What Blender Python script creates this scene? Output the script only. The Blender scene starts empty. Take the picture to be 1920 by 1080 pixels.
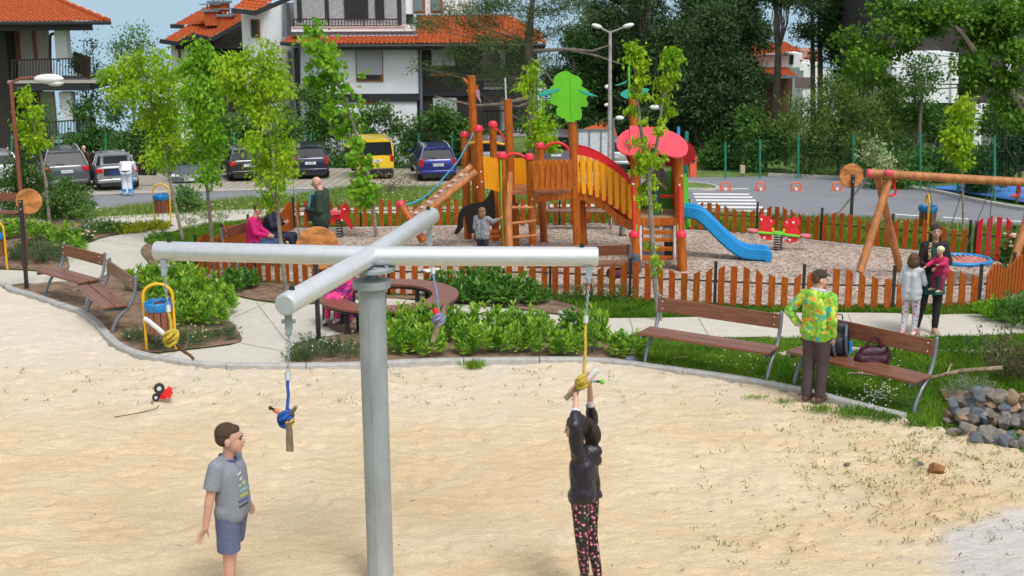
import bpy, math, random
import numpy as np
from mathutils import Vector, Matrix, Euler
S = bpy.context.scene
COL = S.collection
R = math.radians
V = Vector
# ---------------------------------------------------------------- camera, sky, sun, exposure
F = 2400.0; PITCH = R(13.36); ROLL = R(-0.3); CZ = 4.22
cd = bpy.data.cameras.new('camera'); cam = bpy.data.objects.new('camera', cd); COL.objects.link(cam)
cd.sensor_width = 36; cd.lens = F*36/1920; cd.clip_end = 30000; cd.clip_start = .1
MC = Matrix.Translation((0,0,CZ)) @ Matrix.Rotation(math.pi/2-PITCH, 4, 'X') @ Matrix.Rotation(ROLL, 4, 'Z')
cam.matrix_world = MC; S.camera = cam
cd.dof.use_dof = True; cd.dof.focus_distance = 12.5; cd.dof.aperture_fstop = 5.6
W = bpy.data.worlds.new('World'); S.world = W; W.use_nodes = True
wn = W.node_tree; bg = wn.nodes['Background']
sky = wn.nodes.new('ShaderNodeTexSky'); sky.sky_type = 'NISHITA'; sky.sun_disc = False
SUN_EL, SUN_ROT = R(58), R(150)
sky.sun_elevation = SUN_EL; sky.sun_rotation = SUN_ROT; sky.dust_density = 4; sky.air_density = 1.2
hs = wn.nodes.new('ShaderNodeHueSaturation'); hs.inputs['Saturation'].default_value = .36
wn.links.new(sky.outputs[0], hs.inputs['Color']); wn.links.new(hs.outputs[0], bg.inputs['Color'])
bg.inputs['Strength'].default_value = .15
sl = bpy.data.lights.new('sun','SUN'); sl.energy = 1.4; sl.angle = R(16); sl.color = (1,.98,.95)
so = bpy.data.objects.new('sun', sl); COL.objects.link(so)
sd = V((math.sin(SUN_ROT)*math.cos(SUN_EL), math.cos(SUN_ROT)*math.cos(SUN_EL), math.sin(SUN_EL)))
so.rotation_euler = sd.to_track_quat('Z','Y').to_euler(); so.location = sd*40
S.view_settings.view_transform = 'Standard'; S.view_settings.look = 'None'
S.view_settings.exposure = 0.15; S.view_settings.gamma = 1
S.render.engine = 'CYCLES'
S.cycles.max_bounces = 6; S.cycles.transparent_max_bounces = 8
# ---------------------------------------------------------------- where a point seen at a pixel stands in the world
def ray(px, py):
    d = MC.to_3x3() @ V(((px-960)/F, -(py-540)/F, -1.0)); return d
def at(px, py, Z): return V((0,0,CZ)) + ray(px,py)*Z
def on(px, py, Y):
    d = ray(px,py); return V((0,0,CZ)) + d*(Y/d.y)
def plane(px, py, a, b, off=0):
    d = ray(px,py); t = (a+off-CZ)/(d.z-b*d.y); return V((0,0,CZ)) + d*t
def g(px, py, off=0): return plane(px,py,0,-.0462,off)
def rp(px, py, off=0): return plane(px,py,-.65,-.066,off)
def flat(px, py, z):
    d = ray(px,py); return V((0,0,CZ)) + d*((z-CZ)/d.z)
def yc(x): return np.interp(x,[-40,-14,-9,-3.5,3,6.4,12,30],[30,31,32,33.6,32.4,31,28.4,27])
def yr(x): return np.interp(x,[-40,-14,-6,0,4,6,14,30],[40,44.4,54,54,48,41.6,38,34])
def T(x, y):
    x = np.asarray(x,float); y = np.asarray(y,float)
    c, r = yc(x), yr(x)
    p1 = -.0462*y; zc = -.0462*c; zr = -.65-.066*r
    e = zc + (zr-zc)*np.clip((y-c)/(r-c),0,1)
    rd = -.65-.066*np.minimum(y,74) - .11*np.maximum(y-74,0)
    return np.where(y<=c, p1, np.where(y<=r, e, rd))
def Tz(x, y): return float(T(x,y))
def gt(x, y, off=0): return V((x, y, Tz(x,y)+off))
# ---------------------------------------------------------------- materials
MATS = {}
def _nt(name):
    m = bpy.data.materials.new(name); m.use_nodes = True
    nt = m.node_tree; return m, nt, nt.nodes['Principled BSDF']
def N(nt, t, **kw):
    n = nt.nodes.new(t)
    for k,v in kw.items():
        if k in n.inputs: n.inputs[k].default_value = v
        else: setattr(n,k,v)
    return n
def c4(c): return (c[0],c[1],c[2],1)
def mat(name, col, rough=.6, metal=0, var=.15, scale=6, col2=None, bump=0, bscale=60, spec=.5, coat=0, stretch=None, detail=4, contrast=(.35,.65), island=0, trans=0, coord='Object'):
    if name in MATS: return MATS[name]
    m, nt, p = _nt(name); L = nt.links.new
    tc = N(nt,'ShaderNodeTexCoord'); mp = N(nt,'ShaderNodeMapping')
    L(tc.outputs[coord], mp.inputs[0])
    if stretch: mp.inputs['Scale'].default_value = stretch
    no = N(nt,'ShaderNodeTexNoise', Scale=scale, Detail=detail, Roughness=.65); L(mp.outputs[0], no.inputs['Vector'])
    cr = N(nt,'ShaderNodeValToRGB'); cr.color_ramp.elements[0].position, cr.color_ramp.elements[1].position = contrast
    a = tuple(c*(1-var) for c in col); b = col2 if col2 else tuple(min(1,c*(1+var)) for c in col)
    cr.color_ramp.elements[0].color = c4(a); cr.color_ramp.elements[1].color = c4(b)
    L(no.outputs['Fac'], cr.inputs[0]); out = cr.outputs[0]
    if island:
        ge = N(nt,'ShaderNodeNewGeometry'); h = N(nt,'ShaderNodeHueSaturation')
        mr = N(nt,'ShaderNodeMapRange'); mr.inputs[3].default_value = 1-island; mr.inputs[4].default_value = 1+island
        mh = N(nt,'ShaderNodeMapRange'); mh.inputs[3].default_value = .5+island*.07; mh.inputs[4].default_value = .5-island*.05
        L(ge.outputs['Random Per Island'], mr.inputs[0]); L(mr.outputs[0], h.inputs['Value'])
        L(ge.outputs['Random Per Island'], mh.inputs[0]); L(mh.outputs[0], h.inputs['Hue'])
        L(out, h.inputs['Color']); out = h.outputs[0]
    L(out, p.inputs['Base Color'])
    p.inputs['Roughness'].default_value = rough; p.inputs['Metallic'].default_value = metal
    p.inputs['Specular IOR Level'].default_value = spec; p.inputs['Coat Weight'].default_value = coat
    if trans:
        tr = N(nt,'ShaderNodeBsdfTranslucent'); mx = N(nt,'ShaderNodeMixShader', Fac=trans)
        L(out, tr.inputs['Color']); L(p.outputs[0], mx.inputs[1]); L(tr.outputs[0], mx.inputs[2])
        L(mx.outputs[0], nt.nodes['Material Output'].inputs['Surface'])
    if bump:
        bn = N(nt,'ShaderNodeTexNoise', Scale=bscale, Detail=5, Roughness=.6); L(mp.outputs[0], bn.inputs['Vector'])
        bu = N(nt,'ShaderNodeBump', Strength=bump, Distance=.02); L(bn.outputs['Fac'], bu.inputs['Height']); L(bu.outputs[0], p.inputs['Normal'])
    MATS[name] = m; return m
def cells(name, cols, scale, rough=.8, bump=.5, pos=None, stretch=None, coord='Object', big=None, dist=.02, feature='F1'):
    """voronoi cells coloured by a ramp of the given colours"""
    if name in MATS: return MATS[name]
    m, nt, p = _nt(name); L = nt.links.new
    tc = N(nt,'ShaderNodeTexCoord'); mp = N(nt,'ShaderNodeMapping'); L(tc.outputs[coord], mp.inputs[0])
    if stretch: mp.inputs['Scale'].default_value = stretch
    vo = N(nt,'ShaderNodeTexVoronoi', Scale=scale); L(mp.outputs[0], vo.inputs['Vector'])
    sp = N(nt,'ShaderNodeSeparateColor'); L(vo.outputs['Color'], sp.inputs[0])
    cr = N(nt,'ShaderNodeValToRGB'); e = cr.color_ramp.elements; cr.color_ramp.interpolation = 'CONSTANT'
    while len(e) < len(cols): e.new(.5)
    for i,c in enumerate(cols):
        e[i].position = pos[i] if pos else i/len(cols)
        e[i].color = c4(c)
    L(sp.outputs[0], cr.inputs[0]); out = cr.outputs[0]
    if big:
        no = N(nt,'ShaderNodeTexNoise', Scale=big[0], Detail=3); L(mp.outputs[0], no.inputs['Vector'])
        mx = N(nt,'ShaderNodeMix', data_type='RGBA', blend_type='MULTIPLY'); mx.inputs[0].default_value = 1
        r2 = N(nt,'ShaderNodeValToRGB'); r2.color_ramp.elements[0].color = c4(big[1]); r2.color_ramp.elements[1].color = c4((1,1,1))
        r2.color_ramp.elements[0].position = .3; r2.color_ramp.elements[1].position = .65
        L(no.outputs['Fac'], r2.inputs[0]); L(out, mx.inputs[6]); L(r2.outputs[0], mx.inputs[7]); out = mx.outputs[2]
    L(out, p.inputs['Base Color']); p.inputs['Roughness'].default_value = rough
    if bump:
        bu = N(nt,'ShaderNodeBump', Strength=bump, Distance=dist); L(vo.outputs['Distance'], bu.inputs['Height']); L(bu.outputs[0], p.inputs['Normal'])
    MATS[name] = m; return m
# ---------------------------------------------------------------- mesh building
def frame(d, up=V((0,0,1))):
    d = d.normalized()
    if abs(d.dot(up)) > .99: up = V((0,1,0))
    u = d.cross(up).normalized(); return u, u.cross(d).normalized()
class MB:
    def __init__(s): s.v=[]; s.f=[]; s.m=[]
    def add(s, vs, fs, m=0):
        o = len(s.v); s.v += [tuple(v) for v in vs]
        for f in fs: s.f.append(tuple(i+o for i in f)); s.m.append(m)
        return s
    def box(s, c, sz, rot=None, m=0, taper=1):
        x,y,z = sz[0]/2, sz[1]/2, sz[2]/2; c = V(c)
        vs = [V((a*x*(taper if k>0 else 1), b*y*(taper if k>0 else 1), k*z)) for k in (-1,1) for a,b in ((-1,-1),(1,-1),(1,1),(-1,1))]
        if rot is not None: vs = [rot @ v for v in vs]
        return s.add([c+v for v in vs], [(3,2,1,0),(4,5,6,7),(0,1,5,4),(1,2,6,5),(2,3,7,6),(3,0,4,7)], m)
    def bar(s, p0, p1, w, h, m=0, up=V((0,0,1))):
        p0,p1 = V(p0),V(p1); u,n = frame(p1-p0, up); vs=[]
        for p in (p0,p1):
            for a,b in ((-1,-1),(1,-1),(1,1),(-1,1)): vs.append(p+u*a*w/2+n*b*h/2)
        return s.add(vs, [(3,2,1,0),(4,5,6,7),(0,1,5,4),(1,2,6,5),(2,3,7,6),(3,0,4,7)], m)
    def tube(s, pts, r, n=8, m=0, caps=True):
        pts = [V(p) for p in pts]; k = len(pts)
        rs = r if isinstance(r,(list,tuple)) else [r]*k
        vs=[]; up=None
        for i,p in enumerate(pts):
            d = (pts[min(i+1,k-1)]-pts[max(i-1,0)])
            if d.length < 1e-9: d = V((0,0,1))
            d.normalize()
            if up is None: u,w = frame(d)
            else:
                u = d.cross(up)
                if u.length < 1e-5: u,w = frame(d)
                else: u.normalize(); w = u.cross(d).normalized()
            up = w
            for j in range(n):
                a = 2*math.pi*j/n; vs.append(p+(u*math.cos(a)+w*math.sin(a))*rs[i])
        fs = [(i*n+j, i*n+(j+1)%n, (i+1)*n+(j+1)%n, (i+1)*n+j) for i in range(k-1) for j in range(n)]
        if caps: fs += [tuple(range(n))[::-1], tuple((k-1)*n+j for j in range(n))]
        return s.add(vs, fs, m)
    def cyl(s, p0, p1, r0, r1=None, n=12, m=0): return s.tube([p0,p1],[r0, r0 if r1 is None else r1], n, m)
    def ell(s, c, r, rot=None, nu=12, nv=8, m=0):
        c=V(c); r = (r,r,r) if isinstance(r,(int,float)) else r; vs=[]
        for i in range(1,nv):
            t = math.pi*i/nv
            for j in range(nu):
                a = 2*math.pi*j/nu; vs.append(V((math.sin(t)*math.cos(a)*r[0], math.sin(t)*math.sin(a)*r[1], math.cos(t)*r[2])))
        vs += [V((0,0,r[2])), V((0,0,-r[2]))]; T0 = len(vs)-2
        fs = [(i*nu+j, (i+1)*nu+j, (i+1)*nu+(j+1)%nu, i*nu+(j+1)%nu) for i in range(nv-2) for j in range(nu)]
        fs += [(T0, j, (j+1)%nu) for j in range(nu)] + [(T0+1, (nv-2)*nu+(j+1)%nu, (nv-2)*nu+j) for j in range(nu)]
        if rot is not None: vs = [rot@v for v in vs]
        return s.add([c+v for v in vs], fs, m)
    def prism(s, pts, n, t, m=0, m2=None):
        """closed 3D outline extruded by t along n (both ways t/2)"""
        n = V(n).normalized(); k=len(pts); pts=[V(p) for p in pts]
        vs = [p-n*t/2 for p in pts]+[p+n*t/2 for p in pts]
        s.add(vs, [tuple(range(k))[::-1], tuple(range(k,2*k))], m)
        return s.add(vs, [(i,(i+1)%k,k+(i+1)%k,k+i) for i in range(k)], m if m2 is None else m2)
    def lathe(s, c, prof, n=20, m=0, axis=None):
        c=V(c); vs=[]; k=len(prof)
        q = axis.to_track_quat('Z','Y').to_matrix() if axis is not None else Matrix.Identity(3)
        for r,z in prof:
            for j in range(n):
                a=2*math.pi*j/n; vs.append(c+q@V((r*math.cos(a), r*math.sin(a), z)))
        fs=[(i*n+j, i*n+(j+1)%n, (i+1)*n+(j+1)%n, (i+1)*n+j) for i in range(k-1) for j in range(n)]
        fs += [tuple(range(n))[::-1], tuple((k-1)*n+j for j in range(n))]
        return s.add(vs, fs, m)
    def build(s, name, mats, parent=None, origin=None, sharp=38, world=False):
        me = bpy.data.meshes.new(name)
        inv = None
        if world and parent is not None: inv = root_matrix(parent).inverted()
        elif origin is not None: inv = Matrix.Translation(-V(origin))
        vs = s.v if inv is None else [tuple(inv@V(v)) for v in s.v]
        me.from_pydata(vs, [], s.f)
        for mm in (mats if isinstance(mats,(list,tuple)) else [mats]): me.materials.append(mm)
        me.polygons.foreach_set('material_index', s.m)
        me.validate(); me.polygons.foreach_set('use_smooth', [True]*len(me.polygons)); me.update()
        me.set_sharp_from_angle(angle=R(sharp))
        o = bpy.data.objects.new(name, me); COL.objects.link(o)
        if parent is not None: o.parent = parent
        elif origin is not None: o.location = origin
        return o
def root_matrix(o):
    if o.parent is None: return Matrix.LocRotScale(o.location, o.rotation_euler, o.scale)
    return root_matrix(o.parent)
def npmesh(name, v, f, m, parent=None, origin=None, smooth=False):
    v = np.asarray(v, np.float32).reshape(-1,3)
    if parent is not None and origin is None: pass
    if origin is not None: v = v - np.array(origin, np.float32)
    f = np.asarray(f, np.int32); k = f.shape[1]
    me = bpy.data.meshes.new(name); me.vertices.add(len(v)); me.vertices.foreach_set('co', v.ravel())
    me.loops.add(f.size); me.loops.foreach_set('vertex_index', f.ravel())
    me.polygons.add(len(f)); me.polygons.foreach_set('loop_start', np.arange(0,f.size,k,dtype=np.int32))
    me.polygons.foreach_set('use_smooth', [smooth]*len(f))
    me.update(calc_edges=True)
    for mm in (m if isinstance(m,(list,tuple)) else [m]): me.materials.append(mm)
    o = bpy.data.objects.new(name, me); COL.objects.link(o)
    if parent is not None: o.parent = parent
    elif origin is not None: o.location = origin
    return o
def tag(o, label=None, cat=None, group=None, kind=None):
    if label: o['label'] = label
    if cat: o['category'] = cat
    if group: o['group'] = group
    if kind: o['kind'] = kind
    return o
def thing(name, label, cat, loc, rz=0, group=None, scale=1):
    o = bpy.data.objects.new(name, None); COL.objects.link(o); o.empty_display_size = .2
    o.location = loc; o.rotation_euler = (0,0,rz); o.scale = (scale,)*3
    return tag(o, label, cat, group)
def dup(root, loc, rz=0, label=None, group=None, scale=None):
    kids = {}
    for ob in COL.objects:
        if ob.parent: kids.setdefault(ob.parent.name, []).append(ob)
    r = root.copy(); COL.objects.link(r); r.location = loc; r.rotation_euler = (0,0,rz)
    if scale: r.scale = scale if isinstance(scale,(tuple,list)) else (scale,)*3
    if label: r['label'] = label
    if group: r['group'] = group
    def rec(a, b):
        for ch in kids.get(a.name, []):
            c = ch.copy(); COL.objects.link(c); c.parent = b; rec(ch, c)
    rec(root, r); return r
def spline(pts, n=6, closed=False):
    pts = [V(p) if len(p)==3 else V((p[0],p[1],0)) for p in pts]; k=len(pts); out=[]
    rng = range(k if closed else k-1)
    for i in rng:
        if closed: a,b,c,d = pts[i-1],pts[i],pts[(i+1)%k],pts[(i+2)%k]
        else: a,b,c,d = pts[max(i-1,0)],pts[i],pts[i+1],pts[min(i+2,k-1)]
        for j in range(n):
            t=j/n; out.append(.5*((2*b)+(c-a)*t+(2*a-5*b+4*c-d)*t*t+(3*b-a-3*c+d)*t**3))
    if not closed: out.append(pts[-1])
    return out
def vnoise(x, y, seed=0):
    rs = np.random.RandomState(seed); G = rs.rand(256,256)
    xi=np.floor(x).astype(int); yi=np.floor(y).astype(int); fx=x-xi; fy=y-yi
    fx=fx*fx*(3-2*fx); fy=fy*fy*(3-2*fy)
    a=G[xi%256,yi%256]; b=G[(xi+1)%256,yi%256]; c=G[xi%256,(yi+1)%256]; d=G[(xi+1)%256,(yi+1)%256]
    return (a*(1-fx)+b*fx)*(1-fy)+(c*(1-fx)+d*fx)*fy
def sheet(name, pts, m, off, kind='structure', label=None):
    """flat outline (world points) laid on its sloping plane"""
    mb = MB(); mb.add([V(p)+V((0,0,off)) for p in pts], [tuple(range(len(pts)))])
    from mathutils.geometry import tessellate_polygon
    tri = tessellate_polygon([[V((p[0],p[1],0)) for p in pts]])
    mb.f = [tuple(t) for t in tri]; mb.m = [0]*len(mb.f)
    up = []
    for a,b,c in mb.f:
        A,B,C_ = V(mb.v[a]),V(mb.v[b]),V(mb.v[c])
        up.append((a,b,c) if (B-A).cross(C_-A).z>0 else (a,c,b))
    mb.f = up
    o = mb.build(name, m); o['kind'] = kind
    if label: o['label'] = label
    return o
def gs(px, n=6, closed=True): # pixel outline -> smooth outline on the playground slope
    return [g(p.x,p.y) for p in spline(px, n, closed)]
# ================================================================ THE GROUND
def sand_mat():
    m, nt, p = _nt('sand'); L = nt.links.new
    tc = N(nt,'ShaderNodeTexCoord')
    n1 = N(nt,'ShaderNodeTexNoise', Scale=.45, Detail=5, Roughness=.6); L(tc.outputs['Object'], n1.inputs[0])
    r1 = N(nt,'ShaderNodeValToRGB'); r1.color_ramp.elements[0].position=.38; r1.color_ramp.elements[1].position=.62
    r1.color_ramp.elements[0].color = (.70,.54,.325,1); r1.color_ramp.elements[1].color = (.77,.625,.42,1); L(n1.outputs['Fac'], r1.inputs[0])
    # paler sand towards the kerb and in the right hand corner
    sx = N(nt,'ShaderNodeSeparateXYZ'); L(tc.outputs['Object'], sx.inputs[0])
    mr = N(nt,'ShaderNodeMapRange'); mr.inputs[1].default_value=12.5; mr.inputs[2].default_value=18.5; L(sx.outputs['Y'], mr.inputs[0])
    n2 = N(nt,'ShaderNodeTexNoise', Scale=1.3, Detail=4); L(tc.outputs['Object'], n2.inputs[0])
    ad = N(nt,'ShaderNodeMath', operation='MULTIPLY_ADD'); L(n2.outputs['Fac'], ad.inputs[0]); ad.inputs[1].default_value=1.0; ad.inputs[2].default_value=-.5
    a2 = N(nt,'ShaderNodeMath', operation='ADD', use_clamp=True); L(ad.outputs[0], a2.inputs[0]); L(mr.outputs[0], a2.inputs[1])
    mx = N(nt,'ShaderNodeMix', data_type='RGBA'); L(a2.outputs[0], mx.inputs[0]); L(r1.outputs[0], mx.inputs[6]); mx.inputs[7].default_value=(.73,.655,.54,1)
    vm = N(nt,'ShaderNodeVectorMath', operation='DISTANCE'); L(tc.outputs['Object'], vm.inputs[0]); vm.inputs[1].default_value=(4.9,9.6,-.44)
    q = N(nt,'ShaderNodeMath', operation='MULTIPLY_ADD'); L(n2.outputs['Fac'], q.inputs[0]); q.inputs[1].default_value=1.1; L(vm.outputs['Value'], q.inputs[2])
    m3 = N(nt,'ShaderNodeMapRange'); m3.inputs[1].default_value=2.15; m3.inputs[2].default_value=1.85; L(q.outputs[0], m3.inputs[0])
    mx2 = N(nt,'ShaderNodeMix', data_type='RGBA'); L(m3.outputs[0], mx2.inputs[0]); L(mx.outputs[2], mx2.inputs[6]); mx2.inputs[7].default_value=(.64,.60,.56,1)
    gr = N(nt,'ShaderNodeTexNoise', Scale=38, Detail=6, Roughness=.9); L(tc.outputs['Object'], gr.inputs[0])
    g2 = N(nt,'ShaderNodeMapRange'); g2.inputs[1].default_value=.33; g2.inputs[2].default_value=.64; g2.inputs[3].default_value=.8; g2.inputs[4].default_value=1.12; L(gr.outputs['Fac'], g2.inputs[0])
    hsv = N(nt,'ShaderNodeHueSaturation'); L(mx2.outputs[2], hsv.inputs['Color']); L(g2.outputs[0], hsv.inputs['Value'])
    L(hsv.outputs[0], p.inputs['Base Color']); p.inputs['Roughness'].default_value=.95; p.inputs['Specular IOR Level'].default_value=.1
    mpp = N(nt,'ShaderNodeMapping'); mpp.inputs['Scale'].default_value=(.55,1,1); L(tc.outputs['Object'],mpp.inputs[0])
    b1 = N(nt,'ShaderNodeTexNoise', Scale=16, Detail=8, Roughness=.7); L(mpp.outputs[0], b1.inputs[0])
    bu = N(nt,'ShaderNodeBump', Strength=1.0, Distance=.04); L(b1.outputs['Fac'], bu.inputs['Height']); L(bu.outputs[0], p.inputs['Normal'])
    return m
M_sand = sand_mat()
M_grass = mat('grass_ground', (.10,.17,.03), .95, var=.35, scale=1.6, col2=(.17,.26,.05), bump=.6, bscale=30, detail=8)
M_soil = mat('garden_soil', (.17,.10,.06), .95, var=.3, scale=4, col2=(.30,.20,.13), bump=.9, bscale=18, detail=8)
M_path = mat('path_concrete', (.55,.52,.45), .9, var=.10, scale=5, bump=.25, bscale=90, detail=8, contrast=(.25,.75))
M_kerb = mat('kerb_concrete', (.40,.40,.385), .9, var=.15, scale=9, bump=.3, bscale=60)
M_gravel = cells('bark_chips', [(.42,.33,.27),(.55,.46,.38),(.30,.22,.17),(.62,.53,.46),(.2,.13,.1),(.48,.38,.30)], 22, big=(1.2,(.82,.8,.78)), bump=.8, dist=.03)
M_asph = mat('asphalt', (.215,.225,.245), .85, var=.1, scale=.7, bump=.2, bscale=120, detail=8)
M_white = mat('road_paint', (.78,.78,.78), .7, var=.08, scale=12)
def paver_mat():
    m, nt, p = _nt('pavers'); L = nt.links.new; tc=N(nt,'ShaderNodeTexCoord'); mp=N(nt,'ShaderNodeMapping'); L(tc.outputs['Object'],mp.inputs[0])
    mp.inputs['Rotation'].default_value=(0,0,R(-38))
    b=N(nt,'ShaderNodeTexBrick', Scale=1.0, **{'Brick Width':.5,'Row Height':.32,'Mortar Size':.05}); L(mp.outputs[0],b.inputs[0])
    b.inputs['Color1'].default_value=(.40,.36,.30,1); b.inputs['Color2'].default_value=(.47,.43,.37,1); b.inputs['Mortar'].default_value=(.2,.19,.13,1)
    L(b.outputs[0],p.inputs['Base Color']); p.inputs['Roughness'].default_value=.9; return m
M_paver = paver_mat()
# base terrain down to the sea
xs = np.unique(np.concatenate([np.arange(-30,30.1,.6), np.arange(-260,-29,10), np.arange(30,261,10)]))
ys = np.unique(np.concatenate([np.arange(1,28,1.5), np.arange(28,60,.5), np.arange(60,80,1), np.arange(80,520,12)]))
X,Y = np.meshgrid(xs,ys); Z = T(X,Y) - np.clip((31-Y)/4,0,1)*.07
Z = Z - .05*(Y>yr(X)+.6)*(Y<74)
Z += np.where(Y>90, (vnoise(X/25,Y/25,3)-.5)*3,0)
nx,ny=len(xs),len(ys); idx=np.arange(nx*ny).reshape(ny,nx)
f=np.stack([idx[:-1,:-1],idx[:-1,1:],idx[1:,1:],idx[1:,:-1]],-1).reshape(-1,4)
tag(npmesh('ground', np.stack([X,Y,Z],-1), f, M_grass, smooth=True), kind='structure')
def sea_mat():
    m, nt, p = _nt('sea_water'); L = nt.links.new; tc=N(nt,'ShaderNodeTexCoord'); mp=N(nt,'ShaderNodeMapping'); L(tc.outputs['Object'],mp.inputs[0])
    n=N(nt,'ShaderNodeTexNoise', Scale=.06, Detail=6, Roughness=.7); L(mp.outputs[0],n.inputs[0])
    mp.inputs['Scale'].default_value=(.6,1.5,1)
    bu=N(nt,'ShaderNodeBump', Strength=.5, Distance=4); L(n.outputs['Fac'],bu.inputs['Height']); L(bu.outputs[0],p.inputs['Normal'])
    p.inputs['Base Color'].default_value=(.30,.46,.56,1); p.inputs['Roughness'].default_value=.45; return m
mb=MB(); mb.add([(-20000,120,-48),(20000,120,-48),(20000,25000,-48),(-20000,25000,-48)],[(0,1,2,3)])
tag(mb.build('sea', sea_mat()), kind='structure')
# kerb line between the sand and the gardens
KPX=[(-160,505),(-80,522),(0,537),(15,546),(57,558),(105,575),(147,590),(175,610),(193,632),(215,652),(243,665),(272,673),(312,680),(360,687),(425,691),(542,692),(675,690),(790,684),(955,681),(1097,681),(1172,687),(1222,694),(1290,703),(1380,716),(1492,737),(1571,757),(1640,775),(1690,787),(1760,806),(1850,832),(1960,858),(2100,895)]
KW=[g(p.x,p.y) for p in spline(KPX,8)]
kx=np.array([p.x for p in KW]); ky=np.array([p.y for p in KW])
o_=np.argsort(kx); kxs,kys=kx[o_],ky[o_]
def kerbY(x): return np.interp(x,kxs,kys)
# far edge of the garden slope
far=[V((x, float(yc(x))-.2, -.0462*(float(yc(x))-.2))) for x in np.arange(24,-26,-1.0)]
wx0=KW[0]; lawn=[V((-25,wx0.y,-.0462*wx0.y))]+KW+[V((24,KW[-1].y,-.0462*KW[-1].y))]+far
sheet('lawn', lawn, M_grass, 0)
# sand surface with footprints and ripples
hx=np.arange(-10.5,9.5,.042); hy=np.concatenate([np.arange(7.5,14,.042),np.arange(14,24,.06)])
X,Y=np.meshgrid(hx,hy); Z=-.0462*Y
Z+= (vnoise(X*1.1,Y*1.1,1)-.5)*.035+(vnoise(X*3.1+Y,Y*4.3,2)-.5)*.028+(vnoise(X*6+Y*2,Y*11,4)-.5)*.022+(vnoise(X*13,Y*20,5)-.5)*.012-.012
rs=np.random.RandomState(5)
for k in range(1500):
    cx,cy=rs.uniform(-8,7),rs.uniform(8.5,19); a=rs.uniform(0,6.28); i0,i1=np.searchsorted(hx,[cx-.3,cx+.3]); j0,j1=np.searchsorted(hy,[cy-.3,cy+.3])
    dx,dy=X[j0:j1,i0:i1]-cx,Y[j0:j1,i0:i1]-cy; u=dx*math.cos(a)+dy*math.sin(a); w=-dx*math.sin(a)+dy*math.cos(a)
    q=(u/.13)**2+(w/.06)**2; Z[j0:j1,i0:i1]+= (-.016*np.exp(-q)+.008*np.exp(-(np.sqrt(q)-1.6)**2*4))*rs.uniform(.5,1.4)
nx,ny=len(hx),len(hy); idx=np.arange(nx*ny).reshape(ny,nx)
f=np.stack([idx[:-1,:-1],idx[:-1,1:],idx[1:,1:],idx[1:,:-1]],-1).reshape(-1,4)
cx=(X[:-1,:-1]).ravel(); cy=(Y[:-1,:-1]).ravel(); f=f[cy<kerbY(cx)+.03]
tag(npmesh('sand', np.stack([X,Y,Z],-1), f, M_sand, smooth=True), kind='structure')
# kerb stones
mb=MB(); acc=0; seg=[KW[0]]
kl=[p for p,q in zip(spline(KPX,8),KW) if p.x<1700]
KW2=[g(p.x,p.y) for p in kl]
cur=[]; L_=0
for a,b in zip(KW2[:-1],KW2[1:]):
    n_=max(1,int((b-a).length/.08))
    for i in range(n_): cur.append(a.lerp(b,i/n_))
def box_path(mb, pts, w, h, m=0):
    vs=[]; k=len(pts)
    for i,p in enumerate(pts):
        d=(pts[min(i+1,k-1)]-pts[max(i-1,0)]); d.z=0; d.normalize(); n=V((-d.y,d.x,0))
        for a,z in ((0,-.1),(0,h-.015),(.015,h),(w-.015,h),(w,h-.015),(w,-.1)): vs.append(p+n*a+V((0,0,z)))
    fs=[(i*6+j,(i+1)*6+j,(i+1)*6+j+1,i*6+j+1) for i in range(k-1) for j in range(5)]+[(0,1,2,3,4,5),tuple((k-1)*6+j for j in range(6))[::-1]]
    mb.add(vs,fs,m)
run=[cur[0]]; d=0
for a,b in zip(cur[:-1],cur[1:]):
    run.append(b); d+=(b-a).length
    if d>.98:
        e=run[-1]+(run[-2]-run[-1])*.1; box_path(mb, run[:-1]+[e], .12, .06); run=[b]; d=0
tag(mb.build('kerb', M_kerb), kind='structure')
# paths
path1=[(-200,505),(0,507),(60,510),(118,512),(131,500),(125,480),(130,471),(150,463),(188,449),(225,441),(288,431),(328,424),(300,419),(250,418),(100,416),(-200,420),
 (-200,409),(0,411),(140,409),(250,404),(400,396),(560,391),(800,388),(1050,384),(1295,383),(1295,395),(1050,392),(800,400),(640,402),(480,409),(425,419),(350,429),(320,436),(290,450),(268,463),(264,475),(275,491),(300,512),(360,530),(425,552),(480,566),(562,574),(640,566),(720,560),(790,566),(855,571),(960,581),(1060,594),(1135,598),(1335,595),(1440,588),(1665,588),(1740,592),(1790,590),(1905,588),(2200,570),
 (2200,612),(1915,627),(1765,632),(1490,636),(1435,632),(1385,634),(1190,630),(1000,626),(760,622),(640,628),(570,640),(543,655),(538,672),(541,688),(425,688),(360,683),(312,676),(287,669),(330,661),(400,653),(452,643),(445,620),(425,597),(380,560),(300,530),(240,510),(215,505),(180,526),(110,529),(70,532),(10,535),(-200,490)]
def pxsheet(name, px, m, off, n=3): return sheet(name, gs(px,n), m, off)
pxsheet('path', path1, M_path, .012, 2)
pxsheet('playground_gravel', [(372,512),(402,496),(465,468),(551,431),(800,427),(1120,422),(1290,434),(1435,443),(1590,461),(1815,483),(1915,498),(2100,510),(2050,545),(1915,545),(1837,583),(1440,579),(1180,567),(1022,556),(760,553),(562,530),(480,528)], M_gravel, .016, 2)
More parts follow.
